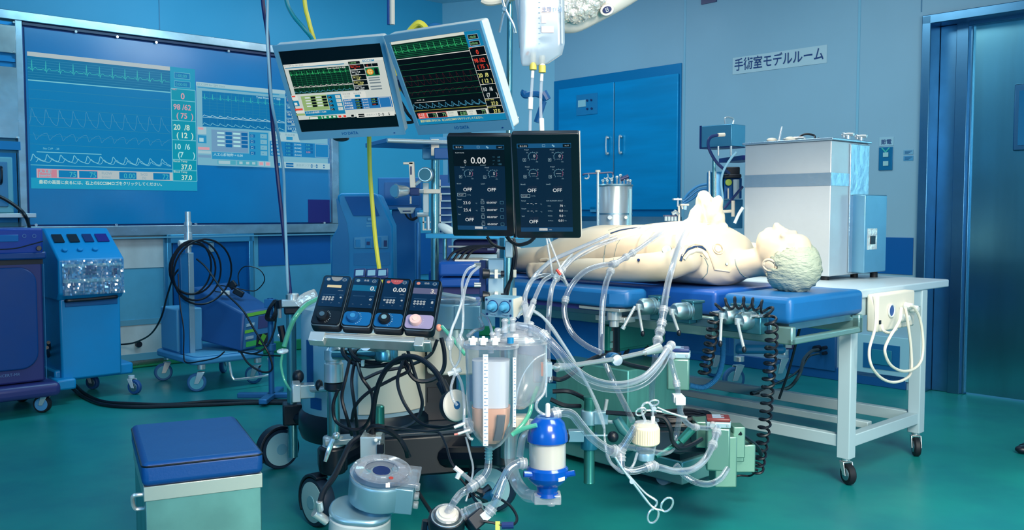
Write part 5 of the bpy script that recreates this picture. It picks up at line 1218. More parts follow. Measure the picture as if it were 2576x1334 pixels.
def dispcommon(c, lab):
    c.rect(0, 0, 250, 440, '0a2440'); c.rect(0, 0, 250, 22, '1c5c8c'); c.rect(4, 4, 52, 19, '08121e'); c.text(lab, 12, 16, 10, 'e0e8ec', bold=.01)
    c.box(118, 6, 130, 16, 1.2, '8cc0d8'); c.disc(166, 10, 4, '8cc0d8'); c.disc(171, 14, 4, '8cc0d8'); c.rect(212, 4, 248, 19, '08121e'); c.text('16:17', 220, 15, 9, 'd0dce0')
    c.rect(0, 418, 250, 440, '1a4a74'); c.rect(88, 422, 128, 435, 'd8e0e0'); c.text('System cool', 91, 432, 6.5, '203040'); c.text('100%', 134, 432, 7, 'd0dce0')
    for x in (6, 131): pass
ldq = [(1124.6, 346), (1284, 339), (1295, 599), (1137, 591)]; rdq = [(1287, 340), (1455, 335), (1464, 601), (1297, 599)]
t, Mx, w_, h_ = bigdisp(ldq, 'left'); c = Canvas(250, 440, w_*.80, h_*.845, .0004, .00008, .8); dispcommon(c, 'モニタ1')
c.rect(0, 22, 250, 106, '060e1c'); c.text('FLOW RATE', 10, 42, 8, 'c0d4dc'); c.text('0', 50, 92, 26, 'e4ecee'); c.text('%', 54, 104, 8, '8cb0c0'); c.text('0.00', 84, 92, 44, 'eef2f2', bold=.01); c.text('L/min/m²', 130, 103, 8, '8cb0c0')
for i, s in enumerate(('60', '50', '100')): c.text(('T/S', 'mV', 'C')[i], 192, 62+i*18, 8, '44809c'); c.text(s, 216, 64+i*18, 13, '44809c')
dial(c, 70, 144, '3', 'Press1'); dial(c, 190, 144, '5', 'Press2')
for x in (40, 160): c.text(('Blood' if x < 99 else 'Level')+'1', x-30, 196, 8, 'a8c8d4'); c.text('OFF', x, 232, 25, 'e4ecee', bold=.01)
c.box(10, 243, 52, 258, 1.5, 'a8c8d4'); c.text('◔ OFF', 14, 255, 9, 'd0dce0'); c.text('mmHg', 58, 253, 7, '8cb0c0')
c.text('Temp1', 8, 278, 8, 'a8c8d4'); c.text('23.0', 36, 300, 22, 'e4ecee'); c.text('Temp2', 8, 318, 8, 'a8c8d4'); c.text('23.4', 36, 338, 22, 'e4ecee'); c.text('Set1', 8, 356, 8, 'a8c8d4'); c.text('OFF', 42, 390, 25, 'e4ecee', bold=.01)
for y in (298, 336): c.text('℃', 98, y, 8, '8cb0c0')
for i in range(4): 
    y = 282+i*38; c.text('TM%d' % (i+1), 126, y-5, 7.5, 'a8c8d4'); c.box(126, y, 141, y+15, 1.3, 'a8c8d4'); c.text('▸', 130, y+12, 10, 'd0dce0'); c.text('00:00\'00"', 154, y+13, 14, 'd8e2e6', bold=.01); c.box(222, y, 238, y+15, 1.3, '5a94ac')
c.put('readout', t.o, Mx @ Matrix.Translation((-.002, -.002, 0)), t.inv)
t, Mx, w_, h_ = bigdisp(rdq, 'right'); c = Canvas(250, 440, w_*.80, h_*.845, .0004, .00008, .8); dispcommon(c, 'モニタ2')
for i, (x, y, n, l) in enumerate(((72, 62, '0', 'Press7'), (190, 62, '0', 'Press8'), (72, 142, '', 'Press3'), (190, 142, '', 'Press4'))): dial(c, x, y, n, l)
for x in (40, 160): c.text(('Blood' if x < 99 else 'Level')+'2', x-30, 196, 8, 'a8c8d4'); c.text('OFF', x, 232, 25, 'e4ecee', bold=.01)
c.box(10, 243, 52, 258, 1.5, 'a8c8d4'); c.text('◔ OFF', 14, 255, 9, 'd0dce0'); c.text('mmHg', 58, 253, 7, '8cb0c0')
for y, s in ((278, 'Temp3'), (318, 'Temp4'), (356, 'Set2')): c.text(s, 8, y, 8, 'a8c8d4')
for y in (296, 334): c.text('− −. −', 34, y, 20, 'e4ecee'); c.text('℃', 98, y, 8, '8cb0c0')
c.text('OFF', 42, 390, 25, 'e4ecee', bold=.01)
c.text('GAS BLENDER ADULT', 128, 278, 8, 'a8c8d4')
for i, (a_, b2_, u_) in enumerate((('FiO2', '70', '%'), ('G-Flow', '0.0', 'L/min'), ('FiCO2', '0.0', '%'), ('G-Press', '0.01', 'kPa'))): c.text(a_, 134, 304+i*25, 7.5, 'a8c8d4'); c.text(b2_, 206, 306+i*25, 15, 'e4ecee', 'r', .01); c.text(u_, 212, 304+i*25, 7.5, '8cb0c0')
c.put('readout', t.o, Mx @ Matrix.Translation((-.004, -.002, 0)), t.inv)
mt = T('display_bracket', 'cream bracket block joining the twin portrait displays to the mast', 'bracket', P(1290, 590, 3.0))
mt.part('block', mat('bracket_cream', (205, 215, 215), .35, .4), [box2(P(1270, 606, 2.95), P(1290, 640, 3.2)), box2(P(1240, 560, 2.89), P(1345, 575, 2.93)), sweep([P(1285, 480, 2.92), P(1283, 480, 3.2)], .02, 10)], world=True, bevel=.004)
mt.part('hinge', M_black, sweep([P(1285.5, 342, 2.86), P(1296, 598, 2.83)], .005, 8), world=True)

# ---- twin desktop monitors
m_mon = mat('monitor_silver', (98, 160, 196), .35, .2); m_mone = mat('monitor_edge', (196, 208, 214), .35)
def mon(q, qs, which, w_=.41, h_=.35):
    Mx = pose(w_, h_, q)
    t = T('desktop_monitor', 'silver framed tilted monitor, %s of the upper pair' % which, 'monitor', M=Matrix.Translation(Mx @ V((0, -h_/2, 0))), group='pair of tilted monitors above the console')
    t.part('housing', m_mone, prism(rrect(w_-.004, h_-.004, .01, 4), -.045, -.003, Mx), world=True, bevel=.006)
    t.part('back_housing', M_black, prism(rrect(w_*.6, h_*.6, .02, 4), -.065, -.044, Mx), world=True, bevel=.008)
    # bezel ring from screen corners read off the photograph
    n_ = (Mx.to_3x3() @ V((0, 0, 1))); loc = [Mx.inverted() @ onp(x, y, Mx.translation, n_) for x, y in qs]
    x0 = (loc[0].x+loc[3].x)/2; x1 = (loc[1].x+loc[2].x)/2; y1 = (loc[0].y+loc[1].y)/2; y0 = (loc[2].y+loc[3].y)/2
    W2_, H2_ = w_/2, h_/2
    bz = t.part('bezel', m_mon, join(*[xf(g, Mx) for g in (box2((-W2_, -H2_, -.006), (W2_, y0, .004)), box2((-W2_, y1, -.006), (W2_, H2_, .004)), box2((-W2_, y0, -.006), (x0, y1, .004)), box2((x1, y0, -.006), (W2_, y1, .004)))]), world=True)
    gs = t.part('screen', mat('gloss_black', (6, 12, 22), .12), xf(box2((x0, y0, -.004), (x1, y1, .0)), Mx), world=True)
    g = text('I·O DATA', .0145, None, 'c', .02); t.part('lettering', mat('logo_blue', (20, 96, 160), .4), xf(g, Mx @ Matrix.Translation((.0, -H2_+(y0+H2_)*.42, .0048))), world=True, smooth=0)
    t.part('power_light', mat('navy_key', (10, 60, 130), .4), xf(box((W2_*.82, -H2_+(y0+H2_)*.3, .004), (.006, .003, .002)), Mx), world=True)
    return t, Mx, gs, (x0+x1)/2, (y0+y1)/2, x1-x0, y1-y0
t, Mx, gs, cx, cy, w_, h_ = mon([(687, 114), (962, 92), (1021, 337), (753, 353)], [(700, 130), (955, 107), (1006, 316), (760, 334)], 'left')
c = Canvas(1000, 640, w_*.985, h_*.685, .0004, .00008, .86); console(c, PC); c.put('picture', gs, Mx @ Matrix.Translation((cx, cy-h_*.005, 0)), t.inv)
t, Mx, gs, cx, cy, w_, h_ = mon([(965, 90), (1210, 53), (1290, 326), (1056, 339)], [(979, 107), (1205, 71), (1279, 300), (1058, 316)], 'right')
c = Canvas(1000, 750, w_*.99, h_*.99, .0004, .00008, .86); vitals(c, PV); c.put('picture', gs, Mx @ Matrix.Translation((cx, cy, 0)), t.inv)
ma = T('monitor_arm', 'dark joint and hose arm linking the tilted monitor pair to the mast', 'arm', P(1060, 230, 3.6))
ma.part('joint', M_navy, [sweep([P(1010, 190, 3.4), P(1045, 250, 3.45)], .03, 12), sweep([P(1030, 210, 3.5), P(1280, 230, 3.3)], .016, 10)], world=True)
ma.part('cable', M_cable, ptube([(1005, 250, 3.45), (1025, 285, 3.4), (1040, 305, 3.4), (1015, 308, 3.4), (1000, 300, 3.45)], .006), world=True)
ma.part('base_cap', M_black, [ell(P(858, 348, 3.4), (.03, .03, .012)), ell(P(1165, 335, 3.3), (.03, .03, .012))], world=True)
hl.part('mast_foot', m_cb, [vp(1262, [1105, 1110, 1165], 3.3, [.04, .055, .05]), sweep([hp(1262, 1150, 3.3), hp(1120, 1150, 3.5)], .04, 10)], bevel=.004)
hl.part('column_arm', m_cb, [sweep([hp(838, 1165, 3.24), hp(920, 1120, 3.5)], .035, 10), sweep([hp(735, 1050, 3.95), hp(820, 1060, 3.85)], .03, 10)])

# ================= PUMPS, RESERVOIR, OXYGENATOR =================
def sc_(px, d): return px*d/F
# --- knob control box and clamp blocks on the mast
t = T('gas_control_box', 'pale gray control box with two round knobs fixed to the mast', 'control box', P(1260, 800, 2.95))
Mx = pose(.10, .062, [(1218, 749), (1290, 751), (1290, 803), (1221, 796)])
bxm = lambda g: xf(g, Mx)
t.part('casing', mat('casing_bluegray', (120, 165, 190), .4), bxm(box((0, 0, -.03), (.10, .062, .06))), world=True, bevel=.002)
t.part('side_cover', M_cream, bxm(box((.051, 0, -.03), (.004, .058, .056))), world=True)
for k, x in enumerate((-.02, .023)):
    kb = t.part('knob', mat('knob_blue', (80, 160, 200), .35), bxm(xf(lathe([(.017, 0), (.017, .004), (.011, .006), (.009, .024), (.006, .026)], 24), Matrix.Translation((x, .004, 0)))), world=True)
    t.part('knob_ring', M_navy, bxm(torus(Matrix.Translation((x, .004, .001)), .018, .0015)), kb, world=True)
for x in (-.042, .042):
    for y in (-.022, .024): t.part('screw', M_navy, bxm(cyl((x, y, 0), (x, y, .002), .0035, n=10)), world=True)
for k, s in enumerate(('N2/Air', 'Oxygen')): t.part('lettering', M_navy, bxm(xf(text(s, .007, None, 'c'), Matrix.Translation(((-.02, .023)[k], -.025, .0006)))), world=True, smooth=0)
for k, (y0, y1, w) in enumerate(((655, 685, 'upper'), (702, 742, 'lower'))):
    t = T('mast_clamp', 'square pale clamp block with black hand knobs on the mast, %s of two' % w, 'clamp', P(1248, y1, 3.0), group='clamp blocks on the mast')
    t.part('block', mat('clamp_pale', (170, 195, 205), .35, .5), [box2(P(1228, y0-2, 2.98), P(1267, y1, 3.06))], world=True, bevel=.002)
    yk = y1+4
    t.part('knob', M_black, sweep([P(1214, yk, 2.96), P(1232, yk, 2.96)], [.018, .014], 12), world=True, bevel=.002)
    t.part('screw_rod', M_chrome2, sweep([P(1232, yk, 2.96), P(1265, yk, 2.96)], .004, 8), world=True)
    t.part('collar', M_cream, box2(P(1244, yk-10, 2.94), P(1253, yk+10, 2.98)), world=True, bevel=.001)
    t.part('end_knob', M_black, sweep([P(1260, yk, 2.96), P(1269, yk, 2.96)], .010, 10), world=True)
t = T('sensor_block', 'dark blue connector strip with thin tube ports left of the mast clamps', 'connector strip', P(1215, 745, 3.0))
t.part('strip', M_navy, box2(P(1206, 656, 3.0), P(1224, 745, 3.05)), world=True, bevel=.002)
for y in (664, 670, 714, 720): t.part('port', M_chrome2, sweep([P(1193, y, 2.99), P(1210, y, 2.99)], .004, 8), world=True)
for y, w in ((705, 'upper'), (740, 'lower')):
    pass
solo('mast_spacer', 'small cream spacer tab on the right of the mast, upper one', 'spacer', M_cream, box2(P(1291, 680, 3.1), P(1299, 697, 3.13)), bevel=.001)
solo('mast_spacer', 'small cream spacer tab on the right of the mast, lower one', 'spacer', M_cream, box2(P(1289, 726, 3.1), P(1299, 744, 3.13)), bevel=.001)
for k, pp in enumerate(([(1292, 600, 3.15), (1298, 640, 3.15), (1290, 690, 3.15), (1272, 730, 3.1), (1265, 755, 3.05)], [(1286, 600, 3.17), (1290, 650, 3.17), (1284, 700, 3.16), (1276, 745, 3.1)])):
    solo('display_cable', ('thicker' if k == 0 else 'thinner')+' dark cable running down the mast from the portrait displays', 'cable', M_cable, ptube(pp, .006 if k == 0 else .0045))
solo('display_cable', 'dark cable looping under the seam of the portrait displays', 'cable', M_cable, ptube([(1275, 595, 2.95), (1285, 607, 2.95), (1305, 616, 2.95), (1330, 610, 2.95), (1345, 597, 2.95)], .006))
solo('display_cable', 'dark cable looping under the left portrait display', 'cable', M_cable, ptube([(1225, 595, 3.0), (1240, 615, 3.0), (1270, 625, 3.0), (1298, 612, 3.0)], .005))

# --- venous reservoir (hard shell)
D0 = 2.5
def hsec(x0, x1, y, dep, r=.35, dc=D0, n=8):
    a, b_ = P(x0, y, dc), P(x1, y, dc); w_ = b_.x-a.x; z = a.z
    return [V(((a.x+b_.x)/2+px_, dc+py_, z)) for px_, py_ in rrect(w_, dep, min(w_, dep)*r, n)]
rv = T('venous_reservoir', 'clear hard shell blood reservoir with scales and peach liquid, front of the mast', 'reservoir', P(1240, 1135, D0))
fch = loft([hsec(1170, 1303, 862, .13), hsec(1172, 1301, 900, .13), hsec(1174, 1299, 1000, .125), hsec(1178, 1297, 1055, .115), hsec(1192, 1285, 1090, .09), hsec(1212, 1262, 1118, .05), hsec(1230, 1242, 1132, .018)])
rv.part('front_chamber', M_clear, fch, world=True, smooth=50)
m_liq = mat('peach_liquid', (236, 176, 146), .35, spec=.4)
rv.part('liquid', m_liq, loft([hsec(1187, 1284, 1022, .09), hsec(1189, 1281, 1060, .09), hsec(1200, 1266, 1100, .07), hsec(1214, 1256, 1112, .05)]), world=True, smooth=50)
rv.part('filter_core', mat('filter_white', (214, 218, 224), .5), loft([hsec(1188, 1282, 905, .08), hsec(1190, 1279, 1021, .08)]), world=True, smooth=50)
rch = loft([hsec(1292, 1376, 860, .16, .48, D0+.05), hsec(1292, 1374, 930, .16, .48, D0+.05), hsec(1292, 1368, 975, .15, .48, D0+.05), hsec(1294, 1345, 1008, .11, .48, D0+.05), hsec(1296, 1320, 1024, .07, .48, D0+.05)])
rv.part('rear_chamber', M_frost, rch, world=True, smooth=50)
rv.part('dark_filter', mat('dark_filter', (96, 104, 112), .5), loft([hsec(1250, 1272, 1045, .012, .4, D0-.055), hsec(1246, 1268, 1080, .012, .4, D0-.05), hsec(1240, 1262, 1108, .012, .4, D0-.035)]), world=True)
rv.part('lid', M_clear, loft([hsec(1166, 1306, 872, .14), hsec(1166, 1306, 862, .14)]), world=True, bevel=.002)
dm_ = P(1306, 858, D0+.05)
Md = Matrix.Translation(dm_)
rv.part('dome', M_frost, lathe([(.075, -.004), (.078, .004), (.072, .012), (.060, .03), (.035, .045), (.01, .05)], 36, Md), world=True, smooth=50)
rv.part('dome_ring', M_clear, torus(Matrix.Translation(dm_+V((0, 0, .006))), .074, .006, 36, 8), world=True)
for (x, y) in ((1240, 852), (1252, 842), (1270, 818), (1290, 815), (1235, 870), (1335, 826)):
    p = P(x, y, D0-.01); rv.part('port', M_frost, [cyl(p-V((0, 0, .02)), p+V((0, 0, .012)), .008, .007, 12), ell(p+V((0, 0, .012)), (.010, .010, .007), n=12, m=6)], world=True)
for k, x in enumerate((1190, 1216, 1246)):
    p = P(x, 856, D0-.06); rv.part('stopcock', M_white, [sweep([p-V((.012, 0, 0)), p+V((.012, 0, 0))], .006, 8), box(p+V((0, -.004, -.004)), (.016, .012, .018)), cyl(p, p+V((0, 0, .010)), .0045, n=8)], world=True, bevel=.001)
rv.part('blue_cap', mat('cap_teal', (20, 120, 170), .4), cyl(P(1284, 864, D0-.05), P(1284, 850, D0-.05), .009), world=True)
# printed scales
def scale(x0, x1, y0, y1, dd, n, m_=M_white):
    a, b_ = P(x0, y0, dd), P(x1, y1, dd); st = rv.part('scale_strip', mat('scale_white', (226, 230, 234), .5), box2((a.x, a.y, b_.z), (b_.x, a.y+.002, a.z)), world=True)
    gs_ = []
    for i in range(n):
        z = a.z+(b_.z-a.z)*(i+.5)/n; gs_.append(box2((a.x+.003, a.y-.0012, z-.0006), (a.x+(b_.x-a.x)*(.95 if i % 2 == 0 else .6), a.y, z+.0006)))
    mk('scale_marks', [(join(*gs_), 0)], [mat('scale_ink', (90, 130, 170), .5)], st, inv=rv.inv, smooth=0)
scale(1215, 1228, 892, 1122, D0-.068, 26); scale(1290, 1298, 900, 1075, D0-.064, 22)
rv.part('outlet', clearmat('teal_connector', (110, 190, 205), .35, .9), [sweep([P(1230, 1125, D0), P(1229, 1165, D0)], .0095, 14)]+[torus(frame(P(1229, y, D0), UP), .010, .0018, 16, 6) for y in (1130, 1138, 1146, 1154)], world=True)
rv.part('holder_plate', mat('clamp_pale', (170, 195, 205), .35, .5), [box2(P(1366, 915, D0+.0), P(1388, 944, D0+.03)), sweep([P(1374, 870, D0), P(1374, 1000, D0)], .0025, 6)], world=True, bevel=.001)
rv.part('orange_label', mat('orange_print', (225, 110, 60), .5), box2(P(1361, 916, D0-.01), P(1366, 942, D0+.02)), world=True)
rv.part('side_connector', M_frost, [sweep([P(1168, 1062, D0-.02), P(1185, 1060, D0-.02)], .010, 10), sweep([P(1175, 1085, D0-.02), P(1192, 1078, D0-.02)], .010, 10), box(P(1183, 1072, D0-.02), (.02, .02, .03))], world=True, bevel=.002)
solo('temperature_probe', 'thin steel tipped probe lead plugged into the lower left of the reservoir, upper one', 'probe', [M_chrome2, M_cable], [(ptube([(1142, 1076, 2.45), (1168, 1066, 2.46)], .005), 0), (ptube([(1142, 1076, 2.45), (1110, 1082, 2.5), (1070, 1086, 2.6), (1020, 1080, 2.75), (960, 1072, 3.0)], .0035), 1)])
solo('temperature_probe', 'thin steel tipped probe lead plugged into the lower left of the reservoir, lower one', 'probe', [M_chrome2, mat('pink_tip', (220, 130, 120), .5)], [(ptube([(1152, 1092, 2.45), (1182, 1082, 2.46)], .004), 0), (ptube([(1143, 1094, 2.45), (1153, 1092, 2.45)], .003), 1)])

# --- oxygenator
DX = 2.45
oc = P(1377, 1262, DX)
def zy(y, d=DX): return P(1377, y, d).z
ox_ = T('oxygenator', 'cylindrical oxygenator with cream body and deep blue end caps', 'oxygenator', oc)
def ol_(lst, n=40): return lathe([(r, zy(y)-oc.z) for y, r in lst[::-1]], n)
m_oxb = mat('oxy_blue', (4, 74, 168), .2, clear=.4)
ox_.part('body', mat('oxy_cream', (232, 222, 204), .4), ol_([(1104, .046), (1182, .046)]))
ox_.part('body_sleeve', M_clear, ol_([(1106, .0495), (1184, .0495)]))
ox_.part('top_cap', m_oxb, ol_([(1048, .020), (1050, .032), (1062, .045), (1085, .052), (1092, .054), (1108, .055), (1112, .050)]), smooth=30)
ox_.part('top_ring', clearmat('blue_clear', (120, 180, 230), .3, .9), torus(Matrix.Translation((0, 0, zy(1050)-oc.z)), .026, .004, 28, 6))
ox_.part('bottom_cap', m_oxb, ol_([(1172, .050), (1178, .056), (1196, .057), (1204, .052), (1216, .040), (1222, .030), (1238, .027), (1246, .033)]), smooth=30)
ox_.part('side_port', m_oxb, sweep([V((.045, -.02, zy(1190)-oc.z)), V((.072, -.025, zy(1184)-oc.z))], .008, 10))
ox_.part('side_port', m_oxb, sweep([V((-.04, -.03, zy(1186)-oc.z)), V((-.064, -.035, zy(1184)-oc.z))], .009, 10))
ox_.part('vent_cap', M_white, [cyl((0, -.01, zy(1046)-oc.z), (0, -.01, zy(1018)-oc.z), .0065), ell((0, -.01, zy(1018)-oc.z), (.0065, .0065, .0065), n=12, m=6)])
ox_.part('label', M_white, arcslab(-62, -40, zy(1199)-oc.z, zy(1190)-oc.z, .055, .058, 6))
ox_.part('print', mat('faint_print', (110, 130, 160), .5), arcslab(-118, -100, zy(1173)-oc.z, zy(1171)-oc.z, .0494, .0498, 4))
ox_.part('foot_bracket', M_frost, [box((0, 0, .010), (.072, .05, .026)), cyl((.01, -.0, -.012), (.01, 0, 0), .012)], bevel=.003)
hn = T('oxygenator_holder', 'translucent white curved holder arm hooking under the oxygenator', 'holder', P(1320, 1240, 2.52))
pr_ = [(-.011, -.02), (.011, -.02), (.011, .02), (-.011, .02)]
hn.part('arm', M_frost, sweep(spline([P(1345, 1072, 2.55), P(1318, 1070, 2.55), P(1292, 1085, 2.55), P(1284, 1125, 2.55), P(1286, 1170, 2.55), P(1300, 1215, 2.54), P(1325, 1245, 2.5), P(1350, 1252, 2.46)], 6), .018, 10), world=True)
hn.part('inner_rib', M_frost, sweep(spline([P(1335, 1085, 2.53), P(1316, 1100, 2.53), P(1310, 1130, 2.53), P(1308, 1150, 2.53)], 6), .010, 8), world=True)
hn.part('top_block', M_cream, box2(P(1296, 1052, 2.52), P(1330, 1068, 2.58)), world=True, bevel=.004)
# --- round lamp disc on a gooseneck
t = T('round_flow_probe', 'round white disc with a blue centre hole in a dark shell on a black gooseneck', 'disc probe', P(1145, 1062, 2.62))
Mg = frame(P(1143, 1021, 2.6), (.85, -1, .30), UP)
t.part('disc', mat('disc_cream', (240, 230, 214), .4), [lathe([(.011, .010), (.012, .014), (.04, .014), (.045, .010), (.046, .0)], 40, Mg @ Matrix.Diagonal((1, 1, 1, 1)), cap=False)], world=True, smooth=50)
t.part('hole', mat('hole_blue', (40, 110, 165), .4), lathe([(.0115, .0), (.0115, .012), (.001, .0125)], 24, Mg), world=True)
t.part('shell', M_black, lathe([(.01, -.035), (.03, -.03), (.044, -.012), (.047, .004), (.046, .008)], 36, Mg), world=True, smooth=50)
t.part('gooseneck', M_cable, ptube([(940, 1105, 3.0), (938, 1060, 2.97), (942, 1010, 2.94), (955, 960, 2.9), (980, 920, 2.86), (1020, 898, 2.8), (1060, 905, 2.76), (1095, 935, 2.7), (1118, 975, 2.66), (1127, 1003, 2.64)], .0085, 10), world=True)
t.part('neck_joint', M_black, ptube([(1110, 962, 2.68), (1124, 990, 2.66)], .016, 12), world=True)
# --- front roller pump
rp = T('roller_pump', 'silver roller pump head with a clear lid on a tilted white pump body, front', 'pump', P(900, 1360, 2.75))
pcx = P(956, 1228, 2.75); tlt = V((.12, -.22, 1)).normalized(); Mp = frame(pcx, tlt, (1, 0, 0))
m_pm = mat('pump_silver', (150, 190, 206), .32, .55)
rp.part('head', m_pm, [lathe([(.092, -.035), (.094, -.03), (.094, .040), (.090, .045)], 44, Mp), xf(box((.068, -.01, .004), (.075, .13, .082)), Mp)], world=True, bevel=.003)
rp.part('lid', M_clear, [lathe([(.093, .045), (.094, .055), (.086, .068), (.05, .070), (.05, .062), (.08, .058)], 44, Mp), xf(box((.075, -.01, .055), (.085, .115, .012)), Mp)], world=True, bevel=.003)
rp.part('raceway', mat('raceway_dark', (50, 110, 150), .3, .6), lathe([(.085, .040), (.084, .046), (.001, .046)], 40, Mp), world=True)
rp.part('rotor', m_pm, [lathe([(.034, .046), (.034, .056), (.001, .058)], 24, Mp)]+[xf(cyl((.045*math.cos(a), .045*math.sin(a), .046), (.045*math.cos(a), .045*math.sin(a), .06), .013), Mp) for a in (.4, 3.5)], world=True, bevel=.001)
rp.part('rotor_window', M_navy, lathe([(.027, .0575), (.026, .060), (.001, .060)], 24, Mp @ Matrix.Translation((0, 0, .0))), world=True)
rp.part('warning_mark', mat('red_print', (200, 70, 60), .5), xf(cyl((.035, -.058, .069), (.035, -.058, .0705), .007), Mp), world=True)
for k in range(3): rp.part('tube_clip', M_frost, xf(cyl((.107, -.05, .045-.03*k), (.122, -.05, .045-.03*k), .012), Mp), world=True, bevel=.003)
rp.part('neck', m_pm, lathe([(.062, -.06), (.066, -.035)], 36, Mp), world=True)
tl2 = V((.10, -.22, 1)).normalized(); Mb2 = frame(P(905, 1330, 2.75), tl2, (1, 0, 0))
rp.part('body', mat('pump_body_white', (208, 214, 212), .38), xf(prism(rrect(.185, .15, .07, 8), -.10, .052), Mb2), world=True, bevel=.008)
rp.part('body_top', m_pm, xf(prism(rrect(.19, .155, .072, 8), .052, .072), Mb2), world=True, bevel=.008)
rp.part('cable_plug', M_chrome2, [ptube([(790, 1290, 2.7), (822, 1312, 2.72)], .014, 12), ptube([(803, 1262, 2.68), (806, 1285, 2.69)], .010, 10)], world=True, bevel=.001)
rp.part('mount_block', M_chrome2, [box2(P(905, 1100, 2.95), P(968, 1145, 3.05))], world=True, bevel=.003)
rp.part('mount_slot', M_black, box2(P(948, 1120, 2.94), P(966, 1138, 2.96)), world=True)
solo('pump_cable', 'thick black cable curving down behind the front roller pump to its plug', 'cable', M_cable, ptube([(905, 1100, 3.0), (880, 1120, 2.95), (860, 1160, 2.88), (840, 1200, 2.8), (815, 1235, 2.72), (806, 1262, 2.68)], .0095))
solo('pump_cable', 'black cable on the floor running right from the roller pump to the centrifugal pump', 'cable', M_cable, ptube([(1025, 1180, 3.3), (1045, 1225, 3.2), (1065, 1260, 3.1), (1085, 1290, 2.9)], .007))
solo('pump_lead', 'white topped steel plug with black lead by the pump mount', 'plug', [M_chrome2, M_white], [(ptube([(945, 1103, 2.94), (960, 1103, 2.94)], .008), 0), (ell(P(945, 1108, 2.93), (.007, .007, .007)), 1)])
# --- rear roller pump
r3 = T('roller_pump', 'silver roller pump head with clear lid on a white housing, behind the control modules', 'pump', P(1150, 900, 3.6))
c3 = P(1140, 795, 3.6); M3 = Matrix.Translation(c3)
r3.part('head', m_pm, [lathe([(.095, -.045), (.10, -.04), (.10, .05), (.096, .055)], 44, M3), xf(box((.06, -.02, .004), (.10, .17, .09)), M3)], world=True, bevel=.004)
r3.part('lid', M_clear, [lathe([(.09, .055), (.092, .068), (.08, .074), (.001, .074)], 40, M3), xf(box((.06, -.02, .06), (.1, .15, .02)), M3)], world=True, bevel=.004)
r3.part('lid_lever', M_chrome2, sweep([c3+V((-.09, -.03, .10)), c3+V((-.02, -.05, .085)), c3+V((.09, -.05, .07))], [.004, .010, .006], 8), world=True)
r3.part('neck', M_chrome2, lathe([(.078, -.09), (.082, -.045)], 36, M3), world=True)
r3.part('body', M_drum2 if False else m_drum2, xf(prism(rrect(.2, .17, .06, 6), -.22, -.09), M3), world=True, bevel=.008)
# --- centrifugal pump
cp_ = T('centrifugal_pump', 'centrifugal pump with white disc cone in a black clamp ring at the bottom edge', 'pump', P(1122, 1345, 2.4))
Mc = frame(P(1124, 1308, 2.4), (.12, -.45, 1), (1, 0, 0))
cp_.part('drive_ring', M_black, lathe([(.036, -.03), (.048, -.025), (.050, -.002), (.046, .012), (.040, .014)], 36, Mc), world=True, smooth=40)
cp_.part('drive_base', mat('pump_teal', (60, 130, 160), .35, .5), lathe([(.045, -.09), (.050, -.06), (.050, -.025)], 32, Mc), world=True)
cp_.part('clamp_wire', M_chrome, torus(Mc @ Matrix.Translation((0, 0, .012)), .041, .0025, 36, 6), world=True)
cp_.part('cone_housing', M_clear, lathe([(.041, .010), (.038, .022), (.03, .028), (.001, .030)], 36, Mc), world=True)
cp_.part('disc', mat('disc_cream', (240, 230, 214), .4), lathe([(.031, .012), (.030, .022), (.024, .024), (.023, .027), (.001, .027)], 32, Mc), world=True)
cp_.part('inlet', M_clear, [sweep([Mc @ V((0, 0, .028)), P(1138, 1270, 2.38), P(1145, 1260, 2.38)], .009, 12)], world=True)
cp_.part('outlet', M_clear, [ptube([(1165, 1298, 2.38), (1190, 1285, 2.38), (1215, 1278, 2.38)], .017, 14)]+[torus(frame(P(x, y, 2.38), (1, 0, .6)), .018, .002, 16, 6) for x, y in ((1170, 1296), (1178, 1292), (1205, 1281))], world=True)
cp_.part('support_strap', M_black, ptube([(1168, 1300, 2.42), (1185, 1325, 2.42), (1205, 1345, 2.42)], .012, 8), world=True)
cp_.part('foot_screw', M_black, ptube([(1075, 1310, 2.42), (1072, 1335, 2.42)], .014, 8), world=True)
fs = T('flow_sensor', 'black and white clip-on flow sensor at the end of the clear tube, bottom edge', 'sensor', P(1205, 1320, 2.35))
Mf = frame(P(1204, 1304, 2.36), (.35, -.8, .4), (.8, 0, .6))
fs.part('housing', M_black, xf(box((-.006, 0, 0), (.05, .04, .03)), Mf), world=True, bevel=.004)
fs.part('plate', M_white, xf(box((.012, -.006, .016), (.022, .024, .004)), Mf), world=True, bevel=.001)
fs.part('lead', M_cable, ptube([(1216, 1312, 2.33), (1245, 1317, 2.33), (1270, 1323, 2.33), (1295, 1318, 2.36), (1300, 1300, 2.4), (1285, 1275, 2.45), (1262, 1258, 2.5), (1245, 1250, 2.55)], .0038), world=True)
fs.part('lead_joint', M_navy, ptube([(1262, 1323, 2.33), (1292, 1322, 2.33)], .009, 10), world=True)
fs.part('tag', mat('tag_yellow', (220, 215, 110), .5), box2(P(1246, 1315, 2.325), P(1258, 1335, 2.335)), world=True)
kn = T('wheel_lever', 'black three lobed hand knob with steel blue barrel beside the large wheel', 'hand knob', P(1220, 1245, 2.6))
kn.part('knob', M_black, [ptube([(1196, 1232, 2.6), (1215, 1238, 2.6), (1233, 1226, 2.6)], .011, 8), ptube([(1215, 1238, 2.6), (1222, 1262, 2.6)], .013, 8)], world=True)
kn.part('barrel', mat('barrel_blue', (50, 120, 160), .3, .6), ptube([(1222, 1252, 2.6), (1243, 1245, 2.58)], .015, 14), world=True)
